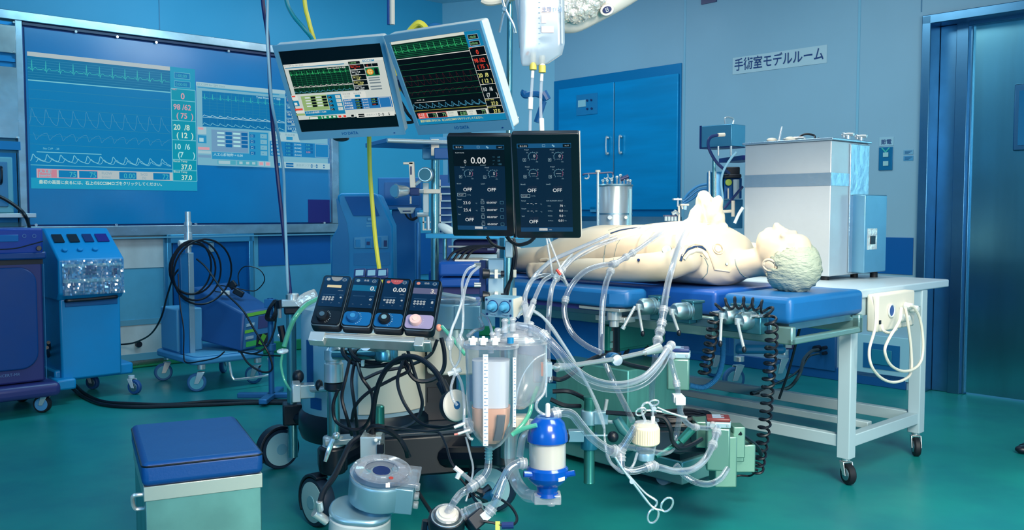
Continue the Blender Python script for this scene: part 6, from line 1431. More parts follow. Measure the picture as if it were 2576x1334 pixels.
# --- pump boxes on the right (blue top, red top)
def pbox(q, lab, topm, d, px, label, depth=.07):
    """q front-left top, corner top, right top px; bottom y"""
    (xl, yl), (xc, yc), (xr_, yr), yb = q
    c0_ = P(xc, yc, d); zb = P(xc, yb, d).z
    e1 = P(xl, yl, d+.012)-c0_; e1.z = 0; e2 = P(xr_, yr, d+depth*.5)-c0_; e2.z = 0
    rz = math.atan2(-e1.y, -e1.x); w_ = e1.length
    t = T('tube_clamp_unit', label, 'clamp unit', V((c0_.x, c0_.y, zb)), rz)
    H_ = c0_.z-zb
    body = mat('unit_green', (128, 172, 156), .34, .7)
    t.part('housing', body, box2((-w_, 0, 0), (0, depth, H_-.028)), bevel=.006)
    t.part('collar', mat('unit_pale', (165, 195, 205), .35, .3), box2((-w_-.001, -.001, H_-.028), (.001, depth+.001, H_-.008)), bevel=.004)
    t.part('top_cover', topm, box2((-w_, .0, H_-.008), (0, depth, H_+.004)), bevel=.004)
    t.part('top_print', mat('pale_print2', (150, 190, 215), .4), join(*[box2((-w_*.75, depth*(.2+.2*k), H_+.004), (-w_*.25-.01*(k % 2), depth*(.28+.2*k), H_+.0046)) for k in range(4)]))
    for k in range(3): t.part('vent_slot', mat('slot_pale', (150, 185, 195), .4), box2((.001, depth*.35, H_-.024+.006*k), (.003, depth*.9, H_-.021+.006*k)))
    t.part('screw', M_chrome2, cyl((-w_*.12, -.003, H_-.018), (-w_*.12, 0, H_-.018), .004, n=10))
    t.part('nozzle', M_frost, cyl((-w_*.75, -.022, H_-.017), (-w_*.75, 0, H_-.017), .010, .012))
    return t
pbox(((1678, 872), (1735, 882), (1750, 862), 984), 'b', M_navy, 2.95, 0, 'green metal tube clamp unit with blue top, held by the chrome arm')
pbox(((1778, 1052), (1838, 1058), (1853, 1038), 1188), 'r', mat('unit_red', (112, 44, 46), .35), 3.0, 0, 'green metal tube clamp unit with dark red top, standing by the table foot')
solo('tube_bracket', 'green steel bracket blocks behind the red topped clamp unit', 'bracket', mat('unit_green', (128, 172, 156), .34, .7), [box2(P(1752, 1062, 3.2), P(1782, 1110, 3.3)), box2(P(1850, 1120, 3.2), P(1882, 1170, 3.3)), box2(P(1845, 1075, 3.15), P(1862, 1140, 3.22)), box2(P(1775, 1085, 3.2), P(1850, 1100, 3.25)), box2(P(1840, 1120, 3.18), P(1860, 1150, 3.25)), box2(P(1800, 1100, 3.1), P(1836, 1206, 3.2))], bevel=.004)
# --- chrome articulated arm
ca = T('articulated_arm', 'chrome articulated arm running from the reservoir holder to the blue topped unit', 'arm', P(1540, 920, 2.8))
j = P(1547, 905, 2.76)
ca.part('rod', M_chrome, ptube([(1388, 924, 2.52), (1400, 926, 2.54)], .006, 12), world=True)
ca.part('sleeve', M_chrome2, [sweep([P(1400, 925, 2.54), P(1432, 922, 2.58)], [.013, .009], 16)], world=True)
ca.part('rod', M_chrome, ptube([(1425, 922, 2.57), (1540, 905, 2.74)], .0075, 14), world=True)
ca.part('rod', M_chrome, ptube([(1552, 903, 2.77), (1630, 885, 2.88)], .0075, 14), world=True)
ca.part('sleeve', M_chrome2, [sweep([P(1622, 887, 2.86), P(1658, 876, 2.9)], [.010, .017], 16)], world=True)
Mj = frame(j, (.25, -1, .05), UP)
ca.part('joint_drum', mat('joint_blue', (30, 100, 150), .3, .5), lathe([(.019, -.035), (.020, -.03), (.020, .0), (.018, .003)], 28, Mj), world=True)
ca.part('joint_knob', M_steel, lathe([(.0175, .003), (.0175, .02), (.016, .022), (.001, .0225)], 28, Mj @ Matrix.Translation((.0, 0, 0))), world=True)
# --- green steel post with clamps
gp_ = T('clamp_post', 'short green steel post with clamp collars standing free below the chrome arm', 'post', P(1482, 1216, 2.95))
gb = P(1484, 1216, 2.95); zz_ = lambda y: P(1484, y, 2.95).z-gb.z
gp_.part('post', mat('green_steel', (70, 150, 135), .3, .8), lathe([(.017, 0), (.0185, .003), (.0175, .006), (.0175, zz_(1004)), (.0195, zz_(1002)), (.0195, zz_(998))], 28))
gp_.part('collar', m_pm, [lathe([(.026, zz_(1068)), (.027, zz_(1066)), (.027, zz_(1034)), (.026, zz_(1032))], 28), box((.035, -.01, zz_(1049)), (.045, .035, .040))], bevel=.002)
gp_.part('lower_collar', mat('collar_teal', (50, 130, 160), .3, .6), [lathe([(.026, zz_(1130)), (.028, zz_(1127)), (.028, zz_(1095)), (.026, zz_(1090))], 28)], bevel=.002)
gp_.part('clamp_bracket', m_pm, [box((-.045, -.02, zz_(1092)), (.05, .035, .036)), box((.0, -.032, zz_(1090)), (.12, .006, .006))], bevel=.002)
gp_.part('knob', M_black, ell((-.075, -.025, zz_(1094)), (.014, .018, .021), n=14, m=8), smooth=60)
gp_.part('knob', M_black, ell((.072, -.04, zz_(1092)), (.018, .016, .018), n=14, m=8), smooth=60)
gp_.part('lever_rod', M_chrome2, [cyl((.05, 0, zz_(1035)), (.056, 0, zz_(1005)), .006), cyl((.05, .0, zz_(1060)), (.09, -.02, zz_(1062)), .006)])
gp_.part('grip', mat('grip_teal', (60, 125, 130), .35), sweep([V((.085, -.02, zz_(1050))), V((.105, -.025, zz_(1075))), V((.13, -.03, zz_(1095)))], [.016, .018, .012], 12))
solo('arm_sleeve', 'tapered green steel sleeve tilting behind the cream filter', 'sleeve', mat('green_steel', (70, 150, 135), .3, .8), [ptube([(1712, 1110, 2.9), (1745, 1075, 2.9)], .014, 14), ptube([(1650, 1150, 2.85), (1712, 1110, 2.9)], .007, 10)])
# --- cream filter
fl = T('arterial_filter', 'round cream ribbed filter with a clear funnel, right of the oxygenator', 'filter', P(1624, 1162, 2.6))
fb_ = P(1624, 1162, 2.6); zf_ = lambda y: P(1624, y, 2.6).z-fb_.z
rr_ = []
fl.part('disc', mat('filter_cream', (236, 220, 190), .45), [lathe([(.034, zf_(1118)), (.0385, zf_(1114)), (.0385, zf_(1076)), (.034, zf_(1070)), (.02, zf_(1066)), (.001, zf_(1065))], 40)], smooth=30)
fl.part('ribs', mat('filter_rib', (222, 204, 172), .45), join(*[box2((.0385*math.cos(a)-.001, .0385*math.sin(a)-.001, zf_(1112)), (.0385*math.cos(a)+.001, .0385*math.sin(a)+.001, zf_(1078))) for a in [i*math.pi/18 for i in range(36)]]))
fl.part('top_dome', M_clear, lathe([(.036, zf_(1070)), (.030, zf_(1062)), (.008, zf_(1058))], 32))
fl.part('funnel', M_clear, lathe([(.014, zf_(1160)), (.024, zf_(1150)), (.026, zf_(1138)), (.030, zf_(1120))], 32))
fl.part('funnel_ring', m_pm, lathe([(.010, zf_(1162)), (.024, zf_(1156)), (.026, zf_(1140)), (.025, zf_(1138))], 32))
fl.part('vent_line', M_tubethin, sweep(spline([V((.0, 0, zf_(1062))), V((-.012, 0, zf_(1035))), V((-.008, 0, zf_(1018))), V((.008, 0, zf_(1014))), V((.018, 0, zf_(1028))), V((.02, 0, zf_(1050)))], 8), .0035, 8))
fl.part('vent_cap', M_white, cyl((.02, 0, zf_(1060)), (.02, 0, zf_(1048)), .006))
# --- forceps
def forceps(name_lab, pts1, pts2, rings, d, tips, r=.0033):
    t = T('forceps', name_lab, 'forceps', P(*pts1[0], d))
    t.part('arm', M_chrome, [ptube([(x, y, d) for x, y in pts1], r, 8)], world=True)
    t.part('arm', M_chrome, [ptube([(x, y, d+.008) for x, y in pts2], r, 8)], world=True)
    for x, y, a, b_, ang in rings:
        Mr = frame(P(x, y, d), (0, -1, 0), (math.cos(ang), 0, math.sin(ang))) @ Matrix.Diagonal((a, b_, 1, 1))
        t.part('finger_ring', M_chrome, sweep([Mr @ V((math.cos(k*math.pi/12), math.sin(k*math.pi/12), 0)) for k in range(24)], r*.9, 8, True), world=True)
    for x, y in tips: t.part('pivot', M_chrome2, cyl(P(x, y, d-.006), P(x, y, d+.01), .007, n=14), world=True)
    return t
forceps('chrome ring handled forceps hanging from the clear tube under the cream filter', [(1547, 1150), (1566, 1180), (1600, 1225), (1640, 1275), (1668, 1285)], [(1556, 1168), (1580, 1195), (1622, 1240), (1652, 1262), (1642, 1284)], [(1643, 1298, .021, .014, 1.2), (1678, 1270, .021, .014, 1.0)], 2.5, [(1590, 1212)])
forceps('chrome ring handled forceps lying across the tubes above the cream filter', [(1653, 1025), (1680, 1037), (1705, 1045), (1728, 1052)], [(1618, 1033), (1650, 1034), (1690, 1042), (1728, 1050)], [(1645, 1014, .014, .008, .2), (1612, 1036, .016, .010, .5)], 2.75, [(1646, 1029)])
forceps('chrome locking forceps pair hanging crossed on the pole at the top edge', [(1262, -10), (1272, 25), (1290, 60), (1297, 84)], [(1281, -8), (1268, 30), (1256, 82)], [], 3.15, [(1269, 22)], .0048)
forceps('small dark forceps hanging behind the tilted right monitor corner', [(1283, 318), (1294, 300), (1300, 290)], [(1286, 322), (1300, 302), (1304, 294)], [], 3.3, [(1288, 316)], .003)
# --- cable coil on the table foot
lp = []
for k in range(9):
    cpt = P(1700+random.uniform(-6, 6), 1058+random.uniform(-4, 6)-k*1.5, 3.35); Mk = Matrix.Translation(cpt) @ Matrix.Diagonal((.10+.004*k+random.uniform(-.006, .006), .075+random.uniform(-.006, .006), 1, 1)) @ Matrix.Rotation(.1*k, 4, 'Z')
    lp.append(sweep([Mk @ V((math.cos(a*math.pi/14), math.sin(a*math.pi/14), .003*math.sin(a))) for a in range(28)], .0055, 6, True))
solo('cable_coil', 'heap of coiled black cable lying on the table foot', 'cable', M_cable, join(*lp))
solo('foot_tray', 'dark tray holding the coiled cable on the table foot', 'tray', mat('deck_blueblack', (16, 40, 58), .3), box2(P(1620, 1085, 3.3), P(1790, 1098, 3.55)), bevel=.004)

# ================= TUBES, LEADS, LAMP, DRIP BAGS =================
def hollow(pp, r, n=12, k=8, wall=.78):
    c = spline([P(*p) for p in pp], k)
    return c
def ctube(label, pp, r, conns=(), m=None, cat='tube', k=8):
    """clear tube; conns: list of (index fraction) where a thicker clear connector sleeve sits"""
    c = spline([P(*p) for p in pp], k)
    if r <= .0075 and not conns: return solo('clear_tube', label, cat, m or (M_tubeclr if r > .005 else M_tubethin), sweep(c, r, 12 if r > .005 else 7), smooth=60)
    t = T('clear_tube', label, cat, c[-1].copy())
    t.part('tubing', m or (M_tubeclr if r > .005 else M_tubethin), sweep(c, r, 12 if r > .005 else 7), world=True, smooth=60)
    if r > .0075: t.part('bore', m or M_tubeclr, sweep(c, r*.62, 10), world=True, smooth=60)
    for f_ in conns:
        i = int(f_*(len(c)-2)); i = max(0, min(i, len(c)-2)); a, b_ = c[i], c[i+1]; d = (b_-a).normalized(); L = .022
        t.part('connector', M_frost, [cyl(a-d*L*.5, a+d*L*.5, r*1.28, n=12), torus(frame(a, d), r*1.35, r*.22, 14, 6)], world=True)
    return t
ctube('thick clear tube sagging from the reservoir dome to the blue topped clamp unit, front strand', [(1300, 818, 2.5), (1340, 826, 2.48), (1372, 846, 2.46), (1405, 880, 2.46), (1440, 922, 2.47), (1490, 956, 2.5), (1555, 968, 2.56), (1615, 952, 2.65), (1655, 915, 2.75), (1682, 876, 2.85), (1692, 866, 2.9)], .0098, (.2, .9, .97))
ctube('thick clear tube sagging from the reservoir dome to the blue topped clamp unit, rear strand', [(1290, 822, 2.54), (1330, 832, 2.54), (1366, 854, 2.53), (1398, 890, 2.54), (1432, 935, 2.55), (1490, 972, 2.58), (1560, 983, 2.64), (1620, 968, 2.72), (1662, 928, 2.8), (1686, 884, 2.88)], .0075)
ctube('thick clear tube from the oxygenator top right to the branching connector', [(1392, 1042, 2.45), (1415, 1038, 2.46), (1440, 1044, 2.48), (1462, 1070, 2.5), (1490, 1102, 2.53), (1525, 1128, 2.56), (1556, 1139, 2.58)], .0125, (.06, .97))
ctube('short clear tube from the branching connector up to the cream filter', [(1560, 1136, 2.58), (1572, 1118, 2.58), (1588, 1092, 2.58), (1598, 1074, 2.58)], .0115, (.05,))
ctube('clear tube looping below the cream filter from the branching connector', [(1560, 1140, 2.58), (1562, 1160, 2.57), (1566, 1180, 2.56), (1590, 1186, 2.56), (1618, 1180, 2.57), (1640, 1172, 2.58)], .0105, (.15, .95))
ctube('long clear tube curving right from below the cream filter up to the red topped unit', [(1640, 1172, 2.58), (1665, 1178, 2.6), (1700, 1186, 2.65), (1740, 1182, 2.7), (1772, 1158, 2.78), (1795, 1115, 2.85), (1806, 1075, 2.92)], .0105, (.04, .85, .96))
ctube('lowest clear tube dipping near the floor under the red topped unit', [(1700, 1170, 2.8), (1722, 1196, 2.8), (1752, 1214, 2.8), (1785, 1218, 2.82), (1812, 1205, 2.85), (1830, 1180, 2.9)], .0100)
ctube('clear tube dropping from the blue topped unit to its white clip', [(1684, 890, 2.88), (1692, 925, 2.86), (1702, 965, 2.84), (1707, 1000, 2.84), (1710, 1030, 2.85), (1722, 1058, 2.86), (1745, 1074, 2.88), (1785, 1078, 2.92)], .0082, (.3, .9))
ctube('clear tube running slanting behind the cream filter down to the table foot', [(1712, 1020, 2.95), (1708, 1060, 2.95), (1700, 1100, 2.95), (1690, 1130, 2.9), (1662, 1140, 2.85), (1610, 1130, 2.8), (1560, 1122, 2.78)], .0095)
t = T('tube_clip', 'white plastic pinch clip on the clear tube below the blue topped unit', 'clip', P(1708, 1015, 2.83))
t.part('body', M_white, [box2(P(1695, 995, 2.82), P(1714, 1008, 2.86)), box2(P(1700, 1000, 2.81), P(1719, 1014, 2.85))], world=True, bevel=.002)
ctube('wide clear tube falling from the lit chest over the near arm to its ribbed connector', [(1733, 572, 3.85), (1722, 590, 3.72), (1706, 625, 3.5), (1692, 670, 3.3), (1680, 715, 3.2), (1672, 760, 3.12), (1667, 800, 3.08), (1660, 835, 3.05), (1652, 868, 3.0), (1648, 890, 2.98)], .0118, (.62, .72, .8, .86))
ctube('clear tube continuing down behind the chrome arm from the wide patient tube', [(1650, 880, 3.1), (1645, 930, 3.1), (1640, 980, 3.1), (1642, 1030, 3.1), (1652, 1062, 3.1)], .010)
ctube('clear tube looping left from the forearm branch down to the chrome arm joint', [(1545, 665, 3.3), (1510, 668, 3.25), (1470, 684, 3.2), (1438, 718, 3.15), (1421, 760, 3.12), (1422, 800, 3.1), (1440, 840, 3.08), (1475, 870, 3.05), (1512, 888, 3.02)], .0095, (.03, .5))
ctube('clear tube hanging from the branch on the forearm past the arm board', [(1537, 680, 3.27), (1525, 712, 3.22), (1518, 750, 3.18), (1514, 800, 3.14), (1513, 850, 3.1), (1513, 885, 3.05)], .0105, (.03,))
ctube('clear tube rising from the branch on the forearm toward the lit chest', [(1540, 668, 3.3), (1570, 650, 3.38), (1605, 628, 3.48), (1650, 596, 3.62), (1690, 572, 3.8)], .0095, (.08, .3, .42))
ctube('clear tube slanting down behind the arm joint to the cream filter, longest diagonal', [(1518, 898, 3.0), (1530, 930, 2.98), (1550, 975, 2.96), (1572, 1020, 2.9), (1592, 1060, 2.85)], .0095)
ctube('clear tube from the patient side dropping to the Y connector above the reservoir', [(1530, 592, 3.7), (1490, 610, 3.6), (1440, 632, 3.45), (1390, 655, 3.3), (1350, 690, 3.1), (1328, 725, 3.0), (1320, 755, 2.9), (1322, 790, 2.75)], .0078, (.93,))
ctube('second clear tube from the patient side running parallel to the Y connector', [(1550, 600, 3.7), (1500, 618, 3.6), (1450, 645, 3.4), (1415, 680, 3.25), (1392, 715, 3.1), (1384, 750, 3.0), (1380, 800, 2.95), (1378, 850, 2.9), (1378, 900, 2.85), (1384, 960, 2.8)], .0085, (.35, .42))
ctube('clear tube hooping over from the Y connector beside the mast', [(1326, 790, 2.72), (1322, 745, 2.78), (1334, 710, 2.85), (1360, 694, 2.9), (1390, 693, 2.95), (1415, 702, 3.0), (1429, 720, 3.05)], .0058)
ctube('clear Y branch tube slanting up right from the Y connector', [(1330, 792, 2.72), (1340, 765, 2.76), (1352, 735, 2.82), (1366, 708, 2.88), (1385, 695, 2.92)], .0065, (.12, .3))
t = T('y_connector', 'clear ribbed Y connector standing above the reservoir dome', 'connector', P(1326, 830, 2.68))
t.part('stem', M_frost, ptube([(1326, 835, 2.66), (1326, 800, 2.7)], .010, 12), world=True)
t.part('branch', M_frost, ptube([(1326, 802, 2.7), (1321, 770, 2.73)], .010, 12), world=True); t.part('branch', M_frost, ptube([(1326, 802, 2.7), (1340, 770, 2.73)], .010, 12), world=True)
ctube('thin clear line from the Y connector curving right and down to the green post', [(1302, 800, 2.75), (1312, 785, 2.75), (1335, 780, 2.75), (1365, 798, 2.76), (1400, 845, 2.78), (1440, 905, 2.82), (1480, 975, 2.86), (1505, 1035, 2.9), (1520, 1078, 2.9)], .0045)
ctube('thin clear line beside the first one from the reservoir to the cream filter', [(1345, 785, 2.7), (1380, 812, 2.72), (1420, 870, 2.74), (1460, 935, 2.76), (1495, 1000, 2.78), (1518, 1060, 2.78), (1522, 1110, 2.76), (1535, 1160, 2.7), (1560, 1184, 2.66)], .0036)
ctube('thin clear line hooking under from the cream filter to the left', [(1522, 1120, 2.62), (1530, 1155, 2.6), (1548, 1178, 2.58), (1570, 1190, 2.56), (1592, 1172, 2.56), (1603, 1140, 2.58)], .0040)
ctube('paired thin clear line crossing from the displays down to the arm board, left leg', [(1375, 600, 3.1), (1382, 640, 3.1), (1390, 690, 3.1)], .0038)
ctube('paired thin clear line crossing from the displays down to the arm board, right leg', [(1380, 600, 3.1), (1400, 650, 3.1), (1428, 720, 3.1)], .0038)
ctube('thin clear line from the displays crossing to the red stopcock', [(1440, 640, 3.3), (1420, 660, 3.25), (1400, 688, 3.15), (1395, 710, 3.1)], .0036)
t = T('red_stopcock', 'tiny red and white stopcock joining the thin lines at the arm board edge', 'stopcock', P(1405, 695, 3.1))
t.part('body', M_white, ptube([(1395, 700, 3.08), (1412, 680, 3.08)], .007, 8), world=True)
t.part('handle', mat('red_print', (200, 70, 60), .5), ptube([(1400, 678, 3.06), (1410, 692, 3.06)], .005, 8), world=True)
for k, (l, pp) in enumerate((('upper', [(1700, 566, 4.0), (1620, 572, 3.95), (1560, 588, 3.85), (1500, 606, 3.7), (1440, 630, 3.5)]), ('lower', [(1700, 575, 3.95), (1600, 590, 3.85), (1530, 612, 3.7), (1470, 640, 3.5), (1420, 668, 3.35)]))):
    ctube('thin clear line lying along the manikin side from the chest, %s of two' % l, pp, .0045)
ctube('clear tube from the reservoir outlet down to the centrifugal pump cone', [(1229, 1160, 2.5), (1226, 1185, 2.48), (1210, 1208, 2.46), (1186, 1226, 2.44), (1160, 1242, 2.42), (1143, 1262, 2.38)], .0105, (.45, .6))
ctube('clear tube from the oxygenator side port down to the flow sensor', [(1322, 1166, 2.43), (1300, 1168, 2.42), (1280, 1182, 2.41), (1266, 1210, 2.4), (1254, 1245, 2.38), (1240, 1275, 2.37), (1222, 1300, 2.36)], .0115, (.08, .93))
solo('steel_rod', 'slim blue steel rod slanting beside the clear tube above the hand knob', 'rod', M_steel2, ptube([(1274, 1182, 2.5), (1240, 1242, 2.5)], .006))
t = T('stopcock', 'white three way stopcock on the thin line below the white disc probe', 'stopcock', P(1155, 1190, 2.5))
t.part('body', M_white, [ptube([(1143, 1176, 2.5), (1163, 1192, 2.5)], .007, 8), ptube([(1158, 1186, 2.5), (1150, 1204, 2.5)], .007, 8)], world=True)
t.part('connector', M_frost, ptube([(1163, 1192, 2.5), (1190, 1214, 2.46)], .006, 8), world=True)
solo('sensor_lead', 'thin dark lead dropping from the probe leads to the white stopcock', 'lead', M_cable, ptube([(1075, 1086, 2.65), (1105, 1090, 2.62), (1122, 1120, 2.58), (1132, 1155, 2.52), (1144, 1178, 2.5)], .0036, 6))
solo('sensor_lead', 'thin dark lead from the white stopcock down to the flow sensor', 'lead', M_cable, ptube([(1158, 1204, 2.5), (1180, 1230, 2.48), (1200, 1250, 2.46), (1225, 1262, 2.5)], .0036, 6))
ctube('thin clear line beside the reservoir dropping from the cross connector', [(1145, 940, 2.55), (1135, 975, 2.52), (1140, 1005, 2.5), (1150, 1020, 2.5)], .0042)
ctube('thin clear line falling from the cross connector along the reservoir edge', [(1150, 940, 2.55), (1162, 970, 2.52), (1168, 1020, 2.48), (1168, 1070, 2.46), (1180, 1100, 2.46), (1190, 1106, 2.46)], .0042)
ctube('very thin clear line hanging from the lower reservoir side to the pump', [(1172, 1100, 2.47), (1182, 1140, 2.47), (1190, 1180, 2.47), (1182, 1225, 2.46), (1172, 1262, 2.44)], .003)
t = T('cross_stopcock', 'white cross shaped stopcock left of the reservoir', 'stopcock', P(1146, 935, 2.55))
t.part('body', M_white, [ptube([(1128, 942, 2.55), (1160, 930, 2.55)], .007, 8), ptube([(1140, 926, 2.55), (1150, 944, 2.55)], .007, 8)], world=True)
for k, (px, l) in enumerate(((1132, 'left'), (1158, 'right'))):
    t = T('drip_chamber', 'small clear bulb chamber left of the reservoir top, %s of two' % l, 'chamber', P(px, 880, 2.55), group='bulb chambers beside the reservoir')
    z_ = lambda y: P(px, y, 2.55).z-P(px, 880, 2.55).z
    t.part('bulb', M_frost, lathe([(.004, z_(882)), (.011, z_(868)), (.012, z_(855)), (.005, z_(845)), (.005, z_(840))], 20))
ctube('thin clear line from the upper sensor port curving down to the left bulb chamber', [(1195, 668, 2.95), (1175, 680, 2.9), (1163, 710, 2.85), (1163, 750, 2.8), (1152, 790, 2.7), (1138, 825, 2.6), (1133, 845, 2.55)], .0045)
ctube('thin clear line from the upper sensor port curving down to the right bulb chamber', [(1205, 672, 2.95), (1185, 690, 2.9), (1172, 720, 2.85), (1165, 760, 2.78), (1165, 800, 2.7), (1163, 830, 2.6), (1158, 845, 2.55)], .0045)
ctube('thin clear line crossing under the left bulb chamber', [(1133, 882, 2.55), (1134, 905, 2.55), (1146, 930, 2.55)], .0036); ctube('thin clear line crossing under the right bulb chamber', [(1158, 882, 2.55), (1156, 905, 2.55), (1142, 930, 2.55)], .0036)
ctube('clear line bundle curving from the rear pump head to the reservoir ports, upper', [(1210, 790, 3.3), (1225, 800, 3.1), (1235, 825, 2.8), (1238, 845, 2.6)], .005); ctube('clear line curving from the rear pump head toward the reservoir, lower', [(1205, 800, 3.3), (1215, 825, 3.1), (1195, 832, 2.8), (1178, 845, 2.65)], .006)
ctube('fine clear line lying curved over the rear reservoir chamber', [(1372, 890, 2.44), (1345, 905, 2.42), (1318, 940, 2.42), (1302, 985, 2.42), (1298, 1020, 2.42)], .0022); ctube('fine clear line from the reservoir holder down to the oxygenator top', [(1374, 905, 2.46), (1374, 960, 2.46), (1368, 990, 2.45), (1352, 1010, 2.44), (1350, 1028, 2.44), (1365, 1042, 2.44), (1385, 1044, 2.44)], .0042)
m_gt = clearmat('green_tubing', (110, 215, 180), .55, .95)
ctube('green tinted tube slanting down behind the bulb chambers to the reservoir', [(1112, 822, 2.75), (1140, 855, 2.7), (1170, 892, 2.66)], .0055, m=m_gt)
ctube('green tinted tube hooking from the oxygenator cap under the reservoir, front strand', [(1350, 1070, 2.4), (1320, 1078, 2.41), (1295, 1090, 2.42), (1288, 1095, 2.42)], .0062, m=m_gt)
ctube('green tinted tube curving up behind the oxygenator from the same bend, rear strand', [(1288, 1094, 2.44), (1312, 1072, 2.46), (1332, 1040, 2.5), (1340, 1005, 2.52), (1352, 975, 2.55)], .0062, m=m_gt)
solo('coral_knob', 'small coral pink cable plug just right of the pink control module', 'plug', mat('coral', (240, 150, 125), .4), ell(P(1104, 825, 2.8), (.009, .009, .012), n=14, m=8))
ctube('pale green tube curving from behind the left module down to the flat disc filter', [(800, 752, 3.5), (770, 768, 3.45), (745, 795, 3.4), (728, 830, 3.4), (715, 872, 3.4)], .009, m=m_gt)
solo('disc_filter', 'small flat white disc filter on the pale green tube left of the console', 'filter', M_frost, lathe([(.004, -.01), (.006, -.003), (.021, -.002), (.021, .002), (.006, .003), (.004, .01)], 28, Matrix.Translation(P(711, 884, 3.4)) @ Matrix.Rotation(.25, 4, 'X')))
ctube('pale green tube hanging from the flat disc filter to the console clamp', [(710, 890, 3.4), (707, 920, 3.4), (715, 955, 3.4), (730, 980, 3.38), (745, 990, 3.36)], .005, m=m_gt)
t = T('tape_bundle', 'crumpled clear tape bundle on top of the console left edge', 'tape', P(775, 770, 3.6))
t.part('tape', M_foil, ptube([(750, 765, 3.6), (770, 750, 3.6), (795, 740, 3.6)], .022, 7), world=True, smooth=0)
# dark cables under the modules
ck = [((885, 860, 3.2), (880, 880, 3.15), (900, 905, 3.1), (945, 912, 3.1), (975, 900, 3.1)), ((870, 858, 3.2), (862, 885, 3.15), (885, 912, 3.1), (930, 922, 3.08), (985, 915, 3.08), (1030, 905, 3.05)),
      ((880, 905, 3.1), (870, 950, 3.05), (860, 1000, 3.05), (872, 1050, 3.05), (885, 1095, 3.1)), ((892, 910, 3.1), (885, 960, 3.05), (892, 1020, 3.05), (900, 1095, 3.1)), ((898, 910, 3.1), (910, 950, 3.0), (935, 990, 3.0), (935, 1040, 3.0), (915, 1075, 3.05), (880, 1080, 3.05), (845, 1060, 3.1), (838, 1020, 3.1), (850, 980, 3.1)),
      ((1010, 900, 3.0), (1030, 930, 2.98), (985, 955, 2.98), (930, 985, 2.98), (895, 1020, 3.0), (885, 1060, 3.05)), ((1015, 905, 2.98), (1000, 960, 2.96), (1020, 1020, 2.94), (1060, 1065, 2.9), (1110, 1075, 2.85), (1150, 1068, 2.75)),
      ((1100, 855, 3.0), (1085, 890, 3.0), (1055, 910, 3.0), (1010, 925, 3.0), (960, 935, 3.0), (915, 955, 3.0)), ((1110, 850, 3.0), (1118, 890, 3.0), (1115, 930, 3.0), (1090, 955, 3.0), (1050, 958, 3.0), (1025, 930, 3.0), (1015, 890, 3.0)),
      ((1025, 880, 3.0), (1040, 930, 3.0), (1055, 980, 3.0), (1062, 1020, 3.0), (1045, 1060, 3.0), (1000, 1080, 3.0), (950, 1070, 3.0)), ((930, 1088, 3.0), (960, 1082, 2.98), (1000, 1100, 2.98), (1020, 1130, 2.98), (1025, 1150, 3.0)), ((925, 1085, 3.0), (940, 1072, 2.96), (975, 1078, 2.96), (1010, 1110, 2.98), (1030, 1150, 3.0))]
cl_lab = ['short dark loop just under the first control module', 'dark loop spanning the swing arm below the modules', 'dark lead hanging along the left side of the silver column', 'dark lead hanging straight down behind the silver column', 'dark lead making the big loop around the silver column', 'dark lead crossing the cream console panel from upper right to lower left', 'dark lead bulging across the cream panel toward the reservoir probes', 'dark lead curving left from the pink module across the arm', 'dark lead looping at the right side below the pink module', 'dark lead drooping over the right part of the cream panel', 'thick dark lead arching over the pump mount, inner', 'thick dark lead arching over the pump mount, outer']
for i, (pp, l) in enumerate(zip(ck, cl_lab)): solo('console_cable', l, 'cable', M_cable, ptube(pp, .0072 if i in (0, 1, 8, 10, 11) else .0058, 7), group=None)
solo('cable_tie_block', 'small pale connector tag on the cable bunch beside the arm', 'connector', mat('tag_pale', (170, 205, 205), .5), box2(P(908, 908, 3.05), P(918, 920, 3.07)), bevel=.001)
ck2 = [((1385, 950, 2.9), (1410, 955, 2.9), (1440, 940, 2.95), (1475, 912, 3.0), (1510, 896, 3.05), (1560, 892, 3.1)), ((1390, 985, 2.95), (1430, 985, 2.95), (1465, 1000, 2.98), (1478, 1012, 3.0)), ((1385, 1005, 2.95), (1420, 1020, 2.95), (1460, 1022, 2.98)),
       ((1525, 1038, 2.9), (1580, 1042, 2.88), (1640, 1046, 2.86), (1670, 1052, 2.86), (1686, 1080, 2.86), (1692, 1110, 2.87), (1710, 1128, 2.88), (1740, 1120, 2.92), (1765, 1105, 2.96)), ((1560, 910, 2.85), (1590, 920, 2.9), (1640, 930, 2.95)), ((1860, 1090, 3.15), (1885, 1108, 3.2), (1905, 1125, 3.3), (1915, 1145, 3.35))]
for pp, l in zip(ck2, ['dark lead from behind the reservoir arching up past the chrome arm joint', 'dark lead from behind the reservoir meeting the green post, upper', 'dark lead from behind the reservoir meeting the green post, lower', 'thick dark lead snaking from the green post to the red topped unit', 'dark lead passing behind the chrome arm joint to the right', 'dark lead leaving the red topped unit toward the coiled cord']): solo('dark_lead', l, 'cable', M_cable, ptube(pp, .0075, 7))
